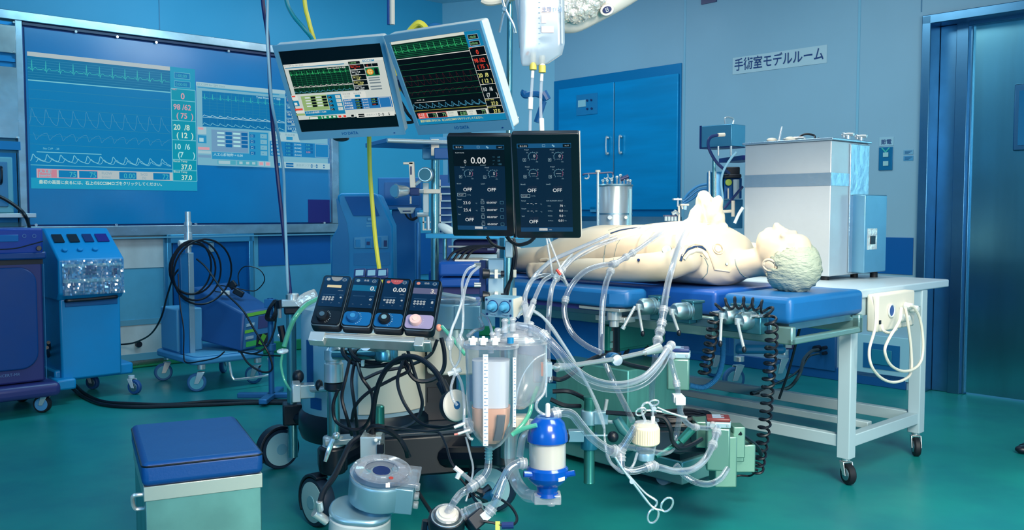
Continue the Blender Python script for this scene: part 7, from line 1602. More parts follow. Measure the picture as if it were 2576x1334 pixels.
# --- hanging hoses from the ceiling
ceil_ = lambda x, d: P(x, -60, d)
solo('ceiling_hose', 'dark blue hose hanging from the ceiling to the left console column', 'hose', mat('hose_navy', (16, 34, 96), .4), ptube([(655, -140, 3.9), (661, 0, 3.9), (672, 80, 3.9), (676, 140, 3.9), (680, 230, 3.9), (688, 340, 3.9), (700, 460, 3.9), (712, 570, 3.92), (722, 660, 3.94), (731, 745, 3.95)], .0085))
solo('ceiling_hose', 'pale white hose hanging beside the dark blue one to the left console column', 'hose', mat('hose_pale', (130, 180, 205), .4), ptube([(672, -140, 3.85), (673, 0, 3.85), (672, 90, 3.85), (676, 160, 3.85), (684, 260, 3.86), (700, 340, 3.88), (713, 430, 3.88), (716, 520, 3.9), (720, 620, 3.92), (724, 720, 3.94), (730, 745, 3.96)], .0062))
solo('ceiling_hose', 'teal hose coming down from the ceiling behind the left monitor', 'hose', mat('hose_teal', (0, 130, 150), .4), ptube([(700, -140, 3.7), (718, -10, 3.7), (735, 35, 3.7), (765, 72, 3.7), (786, 100, 3.72), (800, 150, 3.75)], .0082))
solo('ceiling_hose', 'yellow hose coming down from the ceiling behind the left monitor', 'hose', mat('hose_yellow', (215, 208, 70), .4), ptube([(758, -140, 3.72), (766, 0, 3.72), (776, 50, 3.72), (790, 100, 3.74), (808, 150, 3.78)], .0088))
solo('yellow_hose', 'yellow hose hanging below the left monitor down behind the control modules', 'hose', mat('hose_yellow', (215, 208, 70), .4), ptube([(905, 250, 3.75), (926, 320, 3.7), (929, 380, 3.7), (931, 440, 3.7), (937, 520, 3.7), (944, 600, 3.7), (953, 670, 3.7), (962, 720, 3.72), (968, 760, 3.74)], .0088))
solo('yellow_hose_loop', 'looped yellow and blue hoses draped over the monitor joint', 'hose', [mat('hose_yellow', (215, 208, 70), .4), mat('hose_teal2', (20, 100, 160), .4)], [(ptube([(1010, 110, 3.5), (1032, 76, 3.48), (1052, 58, 3.46), (1068, 66, 3.46), (1075, 85, 3.48), (1060, 110, 3.5)], .011), 0), (ptube([(1020, 110, 3.5), (1040, 74, 3.5), (1056, 66, 3.5), (1066, 84, 3.5), (1062, 110, 3.5)], .010), 0), (ptube([(1068, 75, 3.5), (1090, 64, 3.5), (1110, 68, 3.5), (1125, 85, 3.5)], .010), 1), (ptube([(985, 150, 3.5), (1000, 190, 3.5), (1002, 230, 3.5)], .010), 0)])
t = T('ceiling_light_tube', 'slim vertical ceiling rod with pale underside hanging above the monitors', 'rod', P(983, 66, 4.4))
t.part('rod', mat('rod_navy', (20, 70, 150), .35), ptube([(978, -150, 4.4), (979, 62, 4.4)], .010, 12), world=True)
t.part('rod_face', M_cream, [sweep([P(986, -150, 4.39), P(987, 62, 4.39)], .012, 12)], world=True)
# --- IV bags and pole hook
solo('pole_hook', 'curved pale hook plate at the top of the drip pole', 'hook', M_cream, ptube([(1212, 0, 3.25), (1228, 6, 3.25), (1260, 2, 3.25), (1300, -10, 3.2)], .012))
def bagsec(x0, x1, y, th, d): 
    a, b_ = P(x0, y, d), P(x1, y, d); return [V(((a.x+b_.x)/2+px_, d+py_, a.z)) for px_, py_ in rrect(b_.x-a.x, th, th*.48, 5)]
dB = 2.95
m_bag = clearmat('bag_film', (215, 228, 238), .42, .95, .2); m_bag2 = clearmat('bag_film_white', (238, 240, 244), .5, .95, .2)
t = T('drip_bag', 'clear drip fluid bag with pink print hanging in front at the top', 'drip bag', P(1360, 165, dB))
t.part('bag', m_bag, loft([bagsec(1304, 1420, -60, .05, dB), bagsec(1306, 1420, 30, .055, dB), bagsec(1307, 1421, 110, .05, dB), bagsec(1308, 1414, 138, .035, dB), bagsec(1311, 1380, 160, .02, dB), bagsec(1314, 1350, 166, .01, dB)]), world=True, smooth=60)
t.part('weld_edge', m_bag2, [sweep([P(1412, -40, dB-.03), P(1414, 110, dB-.028)], .003, 6)], world=True)
t.part('scale_marks', mat('bag_ink', (110, 150, 190), .5), join(*[box2(P(1354, y, dB-.031), P(1359, y+1.5, dB-.029)) for y in range(5, 110, 13)]), world=True)
t.part('print', mat('bag_pink', (226, 196, 194), .5), [box2(P(1362, 66, dB-.030), P(1393, 82, dB-.028)), box2(P(1362, 10, dB-.030), P(1386, 32, dB-.028)), box2(P(1362, 38, dB-.030), P(1374, 58, dB-.028))], world=True)
t.part('lettering', mat('bag_ink', (110, 150, 190), .5), xf(text('生理食塩', .016), frame(P(1363, 28, dB-.032), (0, -1, 0), (1, 0, 0))), world=True, smooth=0)
t2 = T('drip_bag', 'second clear drip fluid bag half hidden on the left behind the printed one', 'drip bag', P(1330, 140, dB+.06))
t2.part('bag', m_bag2, loft([bagsec(1296, 1350, -60, .03, dB+.06), bagsec(1296, 1352, 10, .03, dB+.06), bagsec(1300, 1352, 30, .03, dB+.06), bagsec(1306, 1350, 120, .03, dB+.06), bagsec(1330, 1346, 145, .015, dB+.06)]), world=True, smooth=60)
t2.part('seam_marker', mat('bag_red', (200, 120, 110), .5), ptube([(1324, 138, dB), (1330, 130, dB)], .004, 6), world=True)
for k, (px, y0, tt) in enumerate(((1341, 158, t2), (1364, 165, t))):
    tt.part('port', M_cream, ptube([(px, y0-25, dB), (px, y0+2, dB)], .0095, 12), world=True)
    tt.part('yellow_cap', mat('cap_yellow', (205, 192, 90), .4), [ptube([(px, y0, dB), (px, y0+18, dB)], .0115, 14)], world=True, bevel=.001)
for k, (l, pp, yy) in enumerate((('left', [(1340, 178, dB), (1338, 215, dB), (1335, 260, dB), (1334, 300, dB), (1333, 338, dB)], (245, 275)), ('right', [(1363, 186, dB), (1361, 225, dB), (1360, 260, dB), (1361, 300, dB), (1363, 338, dB)], (298, 330)))):
    t3 = T('drip_line', 'clear drip line with white roller clamp below the bags, %s of two' % l, 'drip line', P(*pp[-1]), group='drip lines under the bags')
    t3.part('tubing', M_frost, ptube(pp, .0048, 8), world=True)
    x_ = pp[2][0]; t3.part('clamp', M_white, [ptube([(x_-(0 if k == 0 else -2), yy[0], dB-.005), (x_-(1 if k == 0 else -3), yy[1], dB-.005)], .0082, 8)], world=True, bevel=.001)
    t3.part('spike', M_white, ptube([(pp[0][0], pp[0][1], dB), (pp[0][0]-1, pp[0][1]+18, dB)], .0055, 8), world=True)
t = T('wall_bracket', 'dark blue clamp bracket with a hanging lever seen behind the drip lines', 'bracket', P(1350, 310, 4.6))
t.part('arm', mat('bracket_blue', (20, 100, 165), .35), [ptube([(1316, 232, 4.6), (1322, 240, 4.6), (1345, 236, 4.6), (1362, 240, 4.6)], .016, 8), ptube([(1318, 228, 4.6), (1314, 236, 4.6)], .012, 8), ptube([(1365, 232, 4.6), (1376, 252, 4.6)], .022, 10)], world=True)
t.part('lever', mat('bracket_blue', (20, 100, 165), .35), ptube([(1368, 255, 4.6), (1350, 308, 4.6)], .015, 8), world=True)
# --- surgical lamp head
lh = T('surgical_lamp', 'white surgical lamp head partly wrapped in crumpled foil at the top edge', 'lamp', P(1500, 30, 3.45))
M_lw = mat('lamp_white', (232, 228, 220), .35)
dl = 3.45; e0, e1 = P(1405, 66, dl), P(1600, -36, dl)
lh.part('housing', M_lw, sweep(spline([P(1392, 0, dl), P(1400, 44, dl), P(1440, 52, dl), P(1490, 30, dl), P(1560, -8, dl), P(1640, -60, dl)], 8), [.03]*4+[.045]*37, 16), world=True, smooth=60)
lh.part('foil_wrap', M_foil, sweep(spline([P(1395, -30, dl-.05), P(1408, 12, dl-.06), P(1440, 22, dl-.06), P(1480, 8, dl-.06), P(1500, -20, dl-.06)], 8), .05, 14), world=True, smooth=0)
dmf = bpy.data.textures.new('crumple', 'CLOUDS'); dmf.noise_scale = .02
fo = [o for o in lh.o.children if o.name.startswith('foil_wrap')][0]
sb = fo.modifiers.new('sub', 'SUBSURF'); sb.levels = sb.render_levels = 2; sb.subdivision_type = 'SIMPLE'
dm2 = fo.modifiers.new('crumple', 'DISPLACE'); dm2.texture = dmf; dm2.strength = .02
Mn = frame(P(1527, 25, dl-.07), (-.1, -1, -.15), (1, 0, .35))
lh.part('badge_boss', M_lw, lathe([(.026, -.04), (.027, .0), (.024, .006), (.001, .007)], 32, Mn @ Matrix.Diagonal((1, .8, 1, 1))), world=True, smooth=50)
lh.part('badge', M_navy, lathe([(.017, .0065), (.016, .009), (.001, .0092)], 28, Mn @ Matrix.Diagonal((1, .72, 1, 1))), world=True)
lh.part('badge_mark', M_white, xf(join(box((-.004, 0, .0095), (.0015, .012, .001)), box((.004, 0, .0095), (.0015, .012, .001)), box((0, .006, .0095), (.0095, .0015, .001)), box((0, -.006, .0095), (.0095, .0015, .001)), box((0, 0, .0095), (.0095, .0012, .001))), Mn), world=True)
lh.part('lamp_arm', M_lw, sweep([P(1640, -60, dl), P(1760, -260, dl+.3)], .03, 12), world=True)

# ================= BACKGROUND EQUIPMENT =================
m_bc = mat('balloon_cart_blue', (0, 132, 190), .4, noise=.04); m_bc2 = mat('cart_panel_blue', (70, 150, 195), .4)
# --- blue cart behind the control modules
g0 = P(910, 690, 5.2)
t = T('pump_cart', 'tall rounded blue cart with sloping dark screen behind the control modules', 'cart', V((g0.x, g0.y, 0)), R_(4))
def pc_(x, y, z=0):
    n = V((-math.sin(R_(4)), math.cos(R_(4)), 0)); return t.inv @ (onp(x, y, g0, n))
def pcb(px, z0, z1):
    return prism([(pc_(x, y).x, pc_(x, y).z) for x, y in px], z0, z1, Matrix(((1, 0, 0, 0), (0, 0, 1, 0), (0, 1, 0, 0), (0, 0, 0, 1))))
t.part('body', m_bc, pcb([(848, 492), (858, 486), (940, 486), (952, 490), (966, 520), (988, 570), (990, 700), (990, 1000), (836, 1000), (832, 690), (833, 600), (848, 575), (852, 560)], 0, .4), bevel=.014, seg=3)
t.part('screen', mat('dark_blue_glass', (0, 78, 150), .2), pcb([(868, 495), (934, 495), (955, 543), (890, 543)], -.012, -.002))
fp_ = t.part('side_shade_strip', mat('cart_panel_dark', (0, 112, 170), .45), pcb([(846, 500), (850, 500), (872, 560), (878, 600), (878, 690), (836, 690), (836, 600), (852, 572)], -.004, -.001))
pn = t.part('connector_panel', m_bc2, pcb([(891, 597), (976, 593), (976, 625), (891, 625)], -.01, -.002), bevel=.002)
for x0, y0, x1, y1 in ((895, 603, 907, 622), (920, 600, 934, 624), (938, 597, 960, 623)): t.part('socket', m_bc, pcb([(x0, y0), (x1, y0), (x1, y1), (x0, y1)], -.014, -.009), pn, bevel=.001)
t.part('switch', M_navy, pcb([(966, 605), (974, 605), (974, 620), (966, 620)], -.015, -.009), pn)
t.part('plug', M_navy, pcb([(923, 608), (931, 608), (931, 616), (923, 616)], -.02, -.009), pn)
t.part('handle_recess', mat('cart_recess', (0, 118, 176), .5), pcb([(890, 638), (980, 635), (982, 662), (976, 668), (890, 668)], -.004, -.001))
t.part('button', m_bc2, pcb([(924, 548), (936, 548), (936, 556), (924, 556)], -.01, -.001), bevel=.003)
for y in (561, 568): t.part('print', mat('pale_print3', (110, 190, 215), .5), pcb([(922, y), (938, y), (938, y+1.5), (922, y+1.5)], -.003, -.001))
# --- monitor behind
t = T('computer_monitor', 'blue framed computer monitor turned off behind the clamp stand', 'monitor', P(1005, 530, 5.9))
def fb(x0, y0, x1, y1, d, dep, **k): a, b_ = P(x0, y0, d), P(x1, y1, d); return box2((a.x, a.y, b_.z), (b_.x, a.y+dep, a.z))
t.part('frame', mat('mon_frame_blue', (0, 100, 165), .4), fb(950, 447, 1062, 528, 5.9, .06), world=True, bevel=.006)
t.part('screen', mat('mon_screen_blue', (0, 72, 135), .2), fb(968, 459, 1056, 517, 5.89, .012), world=True)
t.part('stand', mat('mon_frame_blue', (0, 100, 165), .4), [fb(985, 528, 1045, 760, 5.95, .3)], world=True, bevel=.006)
t = T('white_tray', 'small white tray with two dark cables hanging below the background monitor', 'tray', P(1023, 536, 5.0))
t.part('tray', M_cream, prism([(-.048, .018), (.048, .018), (.030, -.014), (-.030, -.014)], -.02, .02, Matrix.Translation(P(1023, 531, 5.0)) @ Matrix.Rotation(R_(90), 4, 'X')), world=True, bevel=.002)
t.part('arm', m_st, fb(1030, 524, 1060, 529, 5.0, .02), world=True)
t.part('slot', M_navy, fb(1013, 530, 1033, 533, 4.975, .004), world=True)
for k in (0, 1): t.part('cable', M_cable, ptube([(1019+k*12, 537, 5.0), (1026+k*8, 548, 5.0), (1038, 554-k*3, 5.0), (1050, 548-k*2, 5.0)], .005, 6), world=True)
# --- pole stand with optics and ladder shelf
dq = 4.6
t = T('clamp_stand', 'thick steel pole stand carrying clamps, a lens and a round dial', 'stand', P(1093, 800, dq).xy.to_3d())
def vt(x, y0, y1, d, r, x1=None): return sweep([P(x if x1 is None else x1, y1, d), P(x, y0, d)], r, 16)
t.part('pole', m_mast, vt(1094, 395, 1000, dq, .020), world=True)
t.part('thin_pole', M_steel2, vt(1103, 395, 590, dq+.05, .006), world=True)
t.part('side_pole', m_st, vt(1052, 560, 900, dq+.1, .012), world=True)
t.part('foot', m_st, [xf(box((0, 0, .03), (.5, .06, .04)), Matrix.Translation(P(1093, 800, dq).xy.to_3d()))], world=True, bevel=.008)
t.part('clamp_bar', M_cream, fb(1062, 476, 1108, 487, dq-.08, .03), world=True, bevel=.002)
t.part('vertical_bar', M_pale, [fb(1064, 460, 1078, 535, dq-.06, .03)], world=True, bevel=.002)
t.part('slider_body', M_cream, [xf(box((0, 0, 0), (.026, .03, .125)), Matrix.Translation(P(1037, 440, dq-.1)) @ Matrix.Rotation(R_(-3), 4, 'Y')), xf(box((-.012, 0, .055), (.05, .03, .012)), Matrix.Translation(P(1034, 440, dq-.1)))], world=True, bevel=.003)
t.part('slider_slot', M_navy, xf(box((.0, -.016, .02), (.007, .004, .04)), Matrix.Translation(P(1035, 440, dq-.1))), world=True)
t.part('dial', M_chrome2, [lathe([(.033, 0), (.036, .002), (.036, .03), (.033, .034)], 32, frame(P(1073, 440, dq-.1), (-.15, -1, 0)))], world=True, bevel=.001)
t.part('dial_face', mat('dial_teal', (10, 95, 110), .25), lathe([(.0295, .0345), (.0295, .036), (.001, .036)], 32, frame(P(1073, 440, dq-.1), (-.15, -1, 0))), world=True)
t.part('lens', M_chrome2, [sweep([P(1026, 480, dq-.1), P(1020, 480, dq-.12), P(1003, 481, dq-.14), P(995, 481, dq-.15)], [.018, .024, .030, .036], 24)], world=True, bevel=.001)
t.part('lens_glass', mat('lens_blue', (90, 160, 195), .1), sweep([P(995, 481, dq-.152), P(993, 481, dq-.158)], [.031, .029], 24), world=True)
t.part('black_block', M_navy, fb(1030, 473, 1054, 492, dq-.12, .05), world=True, bevel=.004)
t.part('link', M_chrome2, [ptube([(1045, 465, dq-.1), (1060, 452, dq-.1)], .008), ptube([(1054, 482, dq-.1), (1066, 482, dq-.1)], .010)], world=True)
for x, y in ((1033, 494), (1109, 486)): t.part('chain', M_cream, sweep([P(x, y+1.6*i, dq-.1) for i in range(13)], [.003+.003*(i % 2) for i in range(13)], 6), world=True)
t.part('lower_clamp', M_chrome2, [ptube([(1050, 541, dq-.08), (1078, 541, dq-.08)], .011), ptube([(1076, 545, dq-.08), (1077, 578, dq-.08)], .009)], world=True)
t = T('wire_rack', 'white wire shelf rack with pale stacked sheets behind the clamp stand', 'rack', P(1115, 700, 5.2).xy.to_3d())
for x in (1065, 1107): t.part('upright', M_cream, fb(x-2, 452 if x > 1100 else 535, x+2, 580, 5.2, .012), world=True)
for k in range(7): t.part('shelf', mat('rack_pale', (175, 205, 215), .4), fb(1063 if k > 4 else 1100, 468+18*k, 1134, 471+18*k, 5.2, .25), world=True)
t.part('bottom_frame', M_cream, fb(1063, 576, 1134, 580, 5.19, .012), world=True)
t.part('back', mat('rack_blue', (0, 84, 150), .5), fb(1102, 440, 1136, 640, 5.45, .02), world=True)
t.part('leg', mat('rack_blue', (0, 84, 150), .5), fb(1104, 640, 1132, 900, 5.3, .1), world=True)
# shelves near the mast
t = T('equipment_shelf', 'pale blue steel shelf board behind the twin portrait displays', 'shelf', P(1170, 600, 4.3))
t.part('board', mat('shelf_blue_steel', (70, 165, 200), .35, .5), xf(box2((0, 0, -.022), (.46, .30, 0)), Matrix.Translation(P(1070, 588, 4.2)) @ Matrix.Rotation(R_(-14), 4, 'Z')), world=True, bevel=.002)
t.part('post', m_mast, vt(1119, 600, 720, 4.3, .010), world=True)
t.part('post', m_st, vt(1135, 400, 460, 4.4, .016), world=True)
solo('white_mouse', 'pale computer mouse shaped device on the shelf at the display corner', 'device', M_pale, xf(ell((0, 0, .012), (.05, .03, .022)), Matrix.Translation(P(1122, 584, 4.2)) @ Matrix.Rotation(.5, 4, 'Y')), smooth=180)
t = T('upper_shelf', 'dark edged pale shelf with bracket below the right tilted monitor', 'shelf', P(1035, 355, 4.4))
Ms_ = Matrix.Translation(P(972, 354, 4.3)) @ Matrix.Rotation(R_(25), 4, 'Z')
t.part('board', mat('upper_shelf_blue', (30, 125, 185), .35, .4), xf(box2((0, 0, -.01), (.55, .35, .012)), Ms_), world=True, bevel=.003)
t.part('front_rod', M_chrome2, xf(cyl((0, -.012, 0), (.5, -.012, 0), .010), Ms_), world=True)
t.part('bracket', m_bc2, [fb(1080, 345, 1132, 372, 4.45, .06), fb(1062, 372, 1128, 400, 4.5, .08)], world=True, bevel=.004)
t.part('pillar', M_cream, fb(1084, 350, 1104, 392, 4.42, .03), world=True, bevel=.002)
t.part('block', mat('rack_blue', (0, 84, 150), .5), fb(1092, 372, 1134, 400, 4.3, .04), world=True, bevel=.004)
# purple device and boxes behind the mast
t = T('suction_unit', 'dark violet instrument box with cables behind the mast, under the displays', 'instrument', P(1195, 640, 4.3))
t.part('casing', mat('violet_box', (42, 44, 100), .4), fb(1140, 604, 1250, 638, 4.3, .25), world=True, bevel=.012)
t.part('label', mat('violet_label', (150, 165, 210), .5), fb(1226, 625, 1243, 630, 4.29, .004), world=True)
t.part('shelf_plate', M_pale, fb(1150, 652, 1250, 656, 4.2, .3), world=True)
t.part('side_bar', M_chrome2, ptube([(1128, 621, 4.2), (1180, 621, 4.2), (1245, 621, 4.2)], .005), world=True)
t.part('side_plate', M_steel2, fb(1155, 640, 1250, 651, 4.3, .2), world=True)
for k in range(4): t.part('cable', M_cable, ptube([(1245-4*k, 618+k, 4.1), (1215-8*k, 620, 4.1), (1188-14*k, 632, 4.1), (1170-15*k, 655, 4.1)], .006, 6), world=True)
t.part('support', m_st, fb(1180, 656, 1200, 1000, 4.4, .05), world=True)
t = T('blue_cushion_stack', 'two stacked blue padded blocks behind the control modules and mast', 'cushion', P(1160, 725, 4.1))
t.part('pad', m_padd, fb(1103, 659, 1215, 696, 4.0, .3), world=True, bevel=.012)
t.part('pad', m_padd, fb(1106, 699, 1225, 724, 4.02, .3), world=True, bevel=.01)
t.part('white_sheet', M_cream, fb(1144, 654, 1212, 658, 4.05, .2), world=True)
t.part('frame', mat('violet_box', (42, 44, 100), .4), fb(1115, 724, 1220, 740, 4.05, .25), world=True)
t.part('leg', m_st, fb(1130, 740, 1152, 1010, 4.1, .05), world=True); t.part('leg', m_st, fb(1180, 740, 1205, 1010, 4.1, .05), world=True)
solo('blue_cabinet', 'plain deep blue cabinet under the table behind the reservoir and mast', 'cabinet', m_tblue, xf(box2((0, 0, .28), (.62, .5, .72)), Matrix.Translation(P(1340, 740, 4.5).xy.to_3d()) @ Matrix.Rotation(R_(-12), 4, 'Z')), bevel=.01)
# --- steel tank on a pole
dt_ = 5.3
t = T('steel_tank', 'shiny steel cylinder tank with valves on its lid behind the manikin', 'tank', P(1545, 640, dt_))
c_ = P(1545, 640, dt_); zt2 = lambda y: P(1545, y, dt_).z-c_.z
t.part('cylinder', M_chrome2, lathe([(.10, zt2(640)), (.10, zt2(468)), (.095, zt2(464)), (.001, zt2(463))], 40), smooth=40)
t.part('lid_ring', M_steel2, torus(Matrix.Translation((0, 0, zt2(467))), .10, .006, 36, 6))
t.part('band', M_steel2, lathe([(.102, zt2(540)), (.102, zt2(536))], 40))
for x, h_ in ((-.07, .02), (-.045, .02), (-.02, .025), (.01, .04), (.03, .05), (.05, .03), (.07, .025), (.085, .02)): t.part('valve', M_chrome, [cyl((x, -.03, zt2(464)), (x, -.03, zt2(464)+h_), .006, n=8), ell((x, -.03, zt2(464)+h_), (.010, .010, .008), n=10, m=6)])
t.part('handle', M_navy, cyl((.03, -.03, zt2(452)), (.075, -.03, zt2(444)), .012))
t.part('front_valve', M_chrome, [cyl((-.04, -.10, zt2(547)), (-.04, -.13, zt2(547)), .012), cyl((.05, -.095, zt2(547)), (.05, -.13, zt2(547)), .009)])
t.part('gauge_tube', mat('gauge_pale', (130, 190, 205), .3), fb(1583, 475, 1588, 600, dt_-.1, .008), world=True)
solo('wall_socket', 'pale square wall socket low beside the steel tank', 'socket', mat('socket_pale', (70, 150, 190), .5), xf(WR.rect(1484, 520, 1499, 534, .012, .03), MR), bevel=.002)
t = T('drip_stand', 'slim chrome drip stand with curled hooks beside the steel tank', 'stand', P(1505, 640, 5.1))
t.part('pole', M_chrome, vt(1504, 430, 900, 5.1, .0075), world=True)
t.part('cap', M_cream, vt(1504, 428, 434, 5.1, .014), world=True)
t.part('hook_bar', M_navy, [ptube([(1468, 442, 5.1), (1470, 438, 5.1), (1504, 436, 5.1), (1538, 434, 5.1), (1542, 440, 5.1)], .005)], world=True)
for x in (1480, 1528, 1541): t.part('hook', M_chrome2, ptube([(x, 437, 5.1), (x+1, 446, 5.1), (x-4, 450, 5.1), (x-9, 448, 5.1)], .004), world=True)
# --- gas rack on the right behind
dr = 4.9
t = T('gas_box', 'gray cube instrument with loop handle and cable above the dark shelf bar', 'instrument', P(1840, 370, dr))
Mg2 = Matrix.Translation(P(1840, 368, dr)) @ Matrix.Rotation(ARZ, 4, 'Z')
t.part('casing', mat('gasbox_gray', (70, 140, 175), .35, .5), xf(box2((0, -.13, 0), (.20, 0, .118)), Mg2), world=True, bevel=.004)
t.part('edge', M_navy, xf(join(box2((-.002, -.132, -.004), (.202, .002, 0)), box2((.19, -.0, 0), (.202, .003, .12))), Mg2), world=True)
t.part('handle', M_chrome2, xf(tube([(.06, -.03, .118), (.06, -.03, .155), (.06, -.10, .155), (.06, -.10, .118)], .005, 8), Mg2), world=True)
t.part('connector', M_cream, ptube([(1806, 340, dr-.12), (1822, 339, dr-.1)], .010, 10), world=True)
t.part('leg', M_chrome2, vt(1807, 368, 392, dr-.02, .005), world=True); t.part('leg', M_chrome2, vt(1839, 368, 392, dr-.02, .006), world=True)
solo('gas_cable', 'dark blue cable looping from the cube instrument down to the black motor', 'cable', M_navy, ptube([(1806, 340, 4.78), (1790, 344, 4.78), (1782, 356, 4.78), (1784, 375, 4.78), (1800, 405, 4.8), (1820, 425, 4.8), (1834, 436, 4.85)], .008, 8))
solo('gas_cable', 'pale gray cable drooping in front of the pump column behind the gauze', 'cable', mat('hose_pale', (130, 180, 205), .4), ptube([(1853, 383, 4.7), (1838, 400, 4.7), (1820, 430, 4.7), (1814, 460, 4.7), (1818, 500, 4.7), (1812, 535, 4.7)], .006, 8))
t = T('pump_column', 'background pump column with dark shelf bar, glass cylinders and green label', 'pump column', P(1835, 560, 4.95))
t.part('shelf_bar', mat('bar_violet', (26, 40, 120), .4), xf(box2((-.02, -.16, -.012), (.28, -.04, .012)), Matrix.Translation(P(1846, 397, dr)) @ Matrix.Rotation(ARZ-.55, 4, 'Z')), world=True)
t.part('post', m_mast, vt(1796, 400, 600, dr, .009), world=True)
t.part('motor', M_black, [fb(1828, 420, 1862, 440, dr, .1), fb(1822, 438, 1866, 448, dr-.02, .12)], world=True, bevel=.006)
t.part('glass_tower', mat('tower_blue', (30, 120, 175), .2, .3), [fb(1786, 432, 1818, 560, dr+.02, .08)], world=True, bevel=.004)
t.part('tower_post', M_chrome2, [vt(1784, 430, 500, dr, .006)], world=True); t.part('tower_post', M_chrome2, vt(1800, 430, 560, dr, .005), world=True)
t.part('body', mat('column_blue', (0, 96, 165), .35), fb(1822, 448, 1866, 500, dr+.02, .1), world=True, bevel=.004)
t.part('green_label', mat('label_lime', (170, 200, 80), .5), lathe([(.018, 0), (.016, .003), (.001, .0035)], 20, frame(P(1833, 459, dr), (0, -1, 0))), world=True)
t.part('white_tube', M_pale, [vt(1852, 452, 500, dr-.02, .016)], world=True, bevel=.001); t.part('white_tube', M_cream, vt(1832, 474, 500, dr-.02, .004), world=True)
t.part('tee_fitting', M_cream, [vt(1844, 505, 545, dr-.1, .010), ptube([(1816, 533, dr-.1), (1844, 531, dr-.1)], .008)], world=True)
t.part('base', mat('column_base', (60, 140, 180), .35, .4), fb(1816, 502, 1868, 575, dr+.05, .1), world=True, bevel=.003)
solo('slanted_tube', 'dark cable slanting up to the silver box edge behind the gauze', 'cable', M_navy, ptube([(1822, 525, 4.8), (1845, 497, 4.8), (1868, 470, 4.75)], .007))
solo('slanted_tube', 'pale tube slanting behind the silver box edge above the chest', 'tube', M_pale, ptube([(1848, 562, 4.6), (1858, 540, 4.6), (1869, 522, 4.6)], .008))
for k in range(3):
    solo('wall_hose', 'pale blue hose arching on the wall behind the gauze, %s of three' % ('outermost', 'middle', 'innermost')[k], 'hose', mat('hose_blue', (60, 140, 195), .4), ptube([(1720-2*k, 502+6*k, 5.4), (1735+2*k, 484+9*k, 5.4), (1758, 468+10*k, 5.4), (1785, 464+10*k, 5.4), (1800, 470+9*k, 5.4)], .008), group=None)
t = T('gas_valves', 'cluster of chrome valves with hand wheels beside the gauze', 'valves', P(1706, 562, 4.7))
t.part('stem', M_cream, vt(1708, 518, 562, 4.7, .006), world=True); t.part('stem', M_chrome2, vt(1705, 498, 520, 4.7, .005), world=True)
t.part('hand_wheel', M_chrome2, fb(1694, 499, 1716, 504, 4.68, .04), world=True, bevel=.003); t.part('hand_wheel', M_cream, fb(1712, 513, 1734, 518, 4.68, .04), world=True, bevel=.003)
t.part('valve', M_chrome, [ptube([(1716, 518, 4.68), (1718, 526, 4.68)], .008), ptube([(1725, 518, 4.68), (1724, 528, 4.68)], .008), ptube([(1690, 538, 4.68), (1700, 534, 4.68)], .010), ptube([(1695, 530, 4.68), (1708, 540, 4.68)], .008)], world=True)
t.part('manifold', M_navy, fb(1672, 541, 1704, 545, 4.7, .05), world=True)
for k in range(4): t.part('tube_end', M_pale, vt(1675+8*k, 545, 556, 4.7, .007), world=True)
# --- drawer cart below the table
dd = 5.0
t = T('drawer_cart', 'blue drawer cart on casters standing behind the bench legs', 'cart', P(1830, 985, dd).xy.to_3d(), ARZ)
def dp(x, y, d=dd): return t.inv @ P(x, y, d)
Dx = ARZ; cb = P(1846, 897, dd)
Mdc = Matrix.Translation((cb.x, cb.y, 0)) @ Matrix.Rotation(ARZ+.35, 4, 'Z')
zb_, zt_ = P(1846, 897, dd).z, P(1846, 835, dd).z
t.part('cabinet', mat('drawer_blue', (44, 134, 204), .4), xf(box2((0, -.16, zb_), (.40, 0, zt_+.03)), Mdc), world=True, bevel=.004)
t.part('side', mat('drawer_side', (120, 190, 222), .4), xf(box2((-.005, -.16, zb_), (0, 0, zt_+.02)), Mdc), world=True)
t.part('drawer', mat('drawer_front', (40, 126, 196), .4), xf(box2((.02, -.0, zb_+.02), (.38, .008, zt_-.02)), Mdc), world=True, bevel=.002)
Mdp = Matrix.Translation(P(1850, 905, dd).xy.to_3d()) @ Matrix.Rotation(.1, 4, 'Z')
t.part('platform', mat('cart_plat', (36, 140, 190), .45), [fb(1850, 868, 1980, 892, dd, .45)], world=True, bevel=.02)
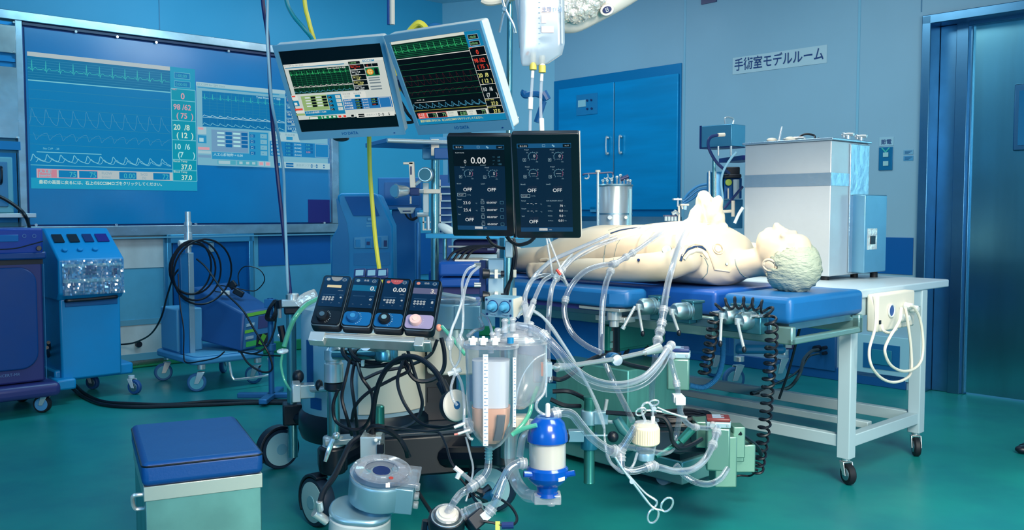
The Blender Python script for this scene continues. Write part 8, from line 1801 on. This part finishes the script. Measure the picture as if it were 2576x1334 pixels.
t.part('socket_box', M_pale, [fb(1976, 852, 1992, 876, 4.9, .04)], world=True, bevel=.002)
for x, y, d in ((1858, 985, 4.9), (1970, 965, 5.15), (1806, 948, 5.5)):
    p = t.inv @ G(x, y, 0); caster(t, p.x, p.y, .078, .22, 1.2, wm=mat('wheel_teal', (40, 100, 150), .5), hub=mat('hub_teal', (90, 170, 190), .35), rh=.7)
solo('violet_panel', 'dark violet cabinet side standing behind the drawer cart', 'cabinet', mat('violet_cab', (52, 44, 100), .5), fb(1925, 818, 2000, 880, 5.35, .2), bevel=.006)
solo('floor_lead', 'dark cables curling from the wall outlet down to the floor behind the bench', 'cable', M_cable, ptube([(2058, 880, 5.6), (2040, 885, 5.5), (2022, 905, 5.3), (2012, 940, 5.1), (1985, 975, 5.0), (1940, 985, 4.9), (1890, 990, 4.75)], .010, 7))
solo('floor_lead', 'second dark cable from the outlet reaching the floor near the bench rail', 'cable', M_cable, ptube([(2060, 890, 5.5), (2035, 898, 5.4), (2016, 925, 5.2), (1985, 950, 5.0), (1930, 975, 4.8), (1893, 992, 4.6)], .006, 7))
solo('slanted_rod', 'straight black rod slanting down to the bench rail beside the coiled cord', 'rod', M_black, ptube([(2012, 826, 4.0), (1985, 930, 4.05), (1960, 1003, 4.1)], .006))
solo('black_foot_end', 'small black foot tip poking in at the right edge of the floor', 'foot', M_black, [ell(G(2576, 1131, .02), (.04, .03, .02)), cyl(G(2572, 1128, .02), G(2640, 1100, .03), .02)], smooth=60)
# --- surgical lamp light on the chest
chest = tz((.40, .46, .86))
sl_ = bpy.data.lights.new('surgical_lamp_light', 'SPOT'); sl_.energy = 150; sl_.color = (1.0, .87, .70); sl_.spot_size = R_(60); sl_.spot_blend = .75; sl_.shadow_soft_size = .12
so_ = bpy.data.objects.new('surgical_lamp_light', sl_); COL.objects.link(so_); lp_ = P(1490, -60, 3.5); lp_.z = 2.08; so_.location = lp_
so_.rotation_euler = (chest-lp_).to_track_quat('-Z', 'Y').to_euler()
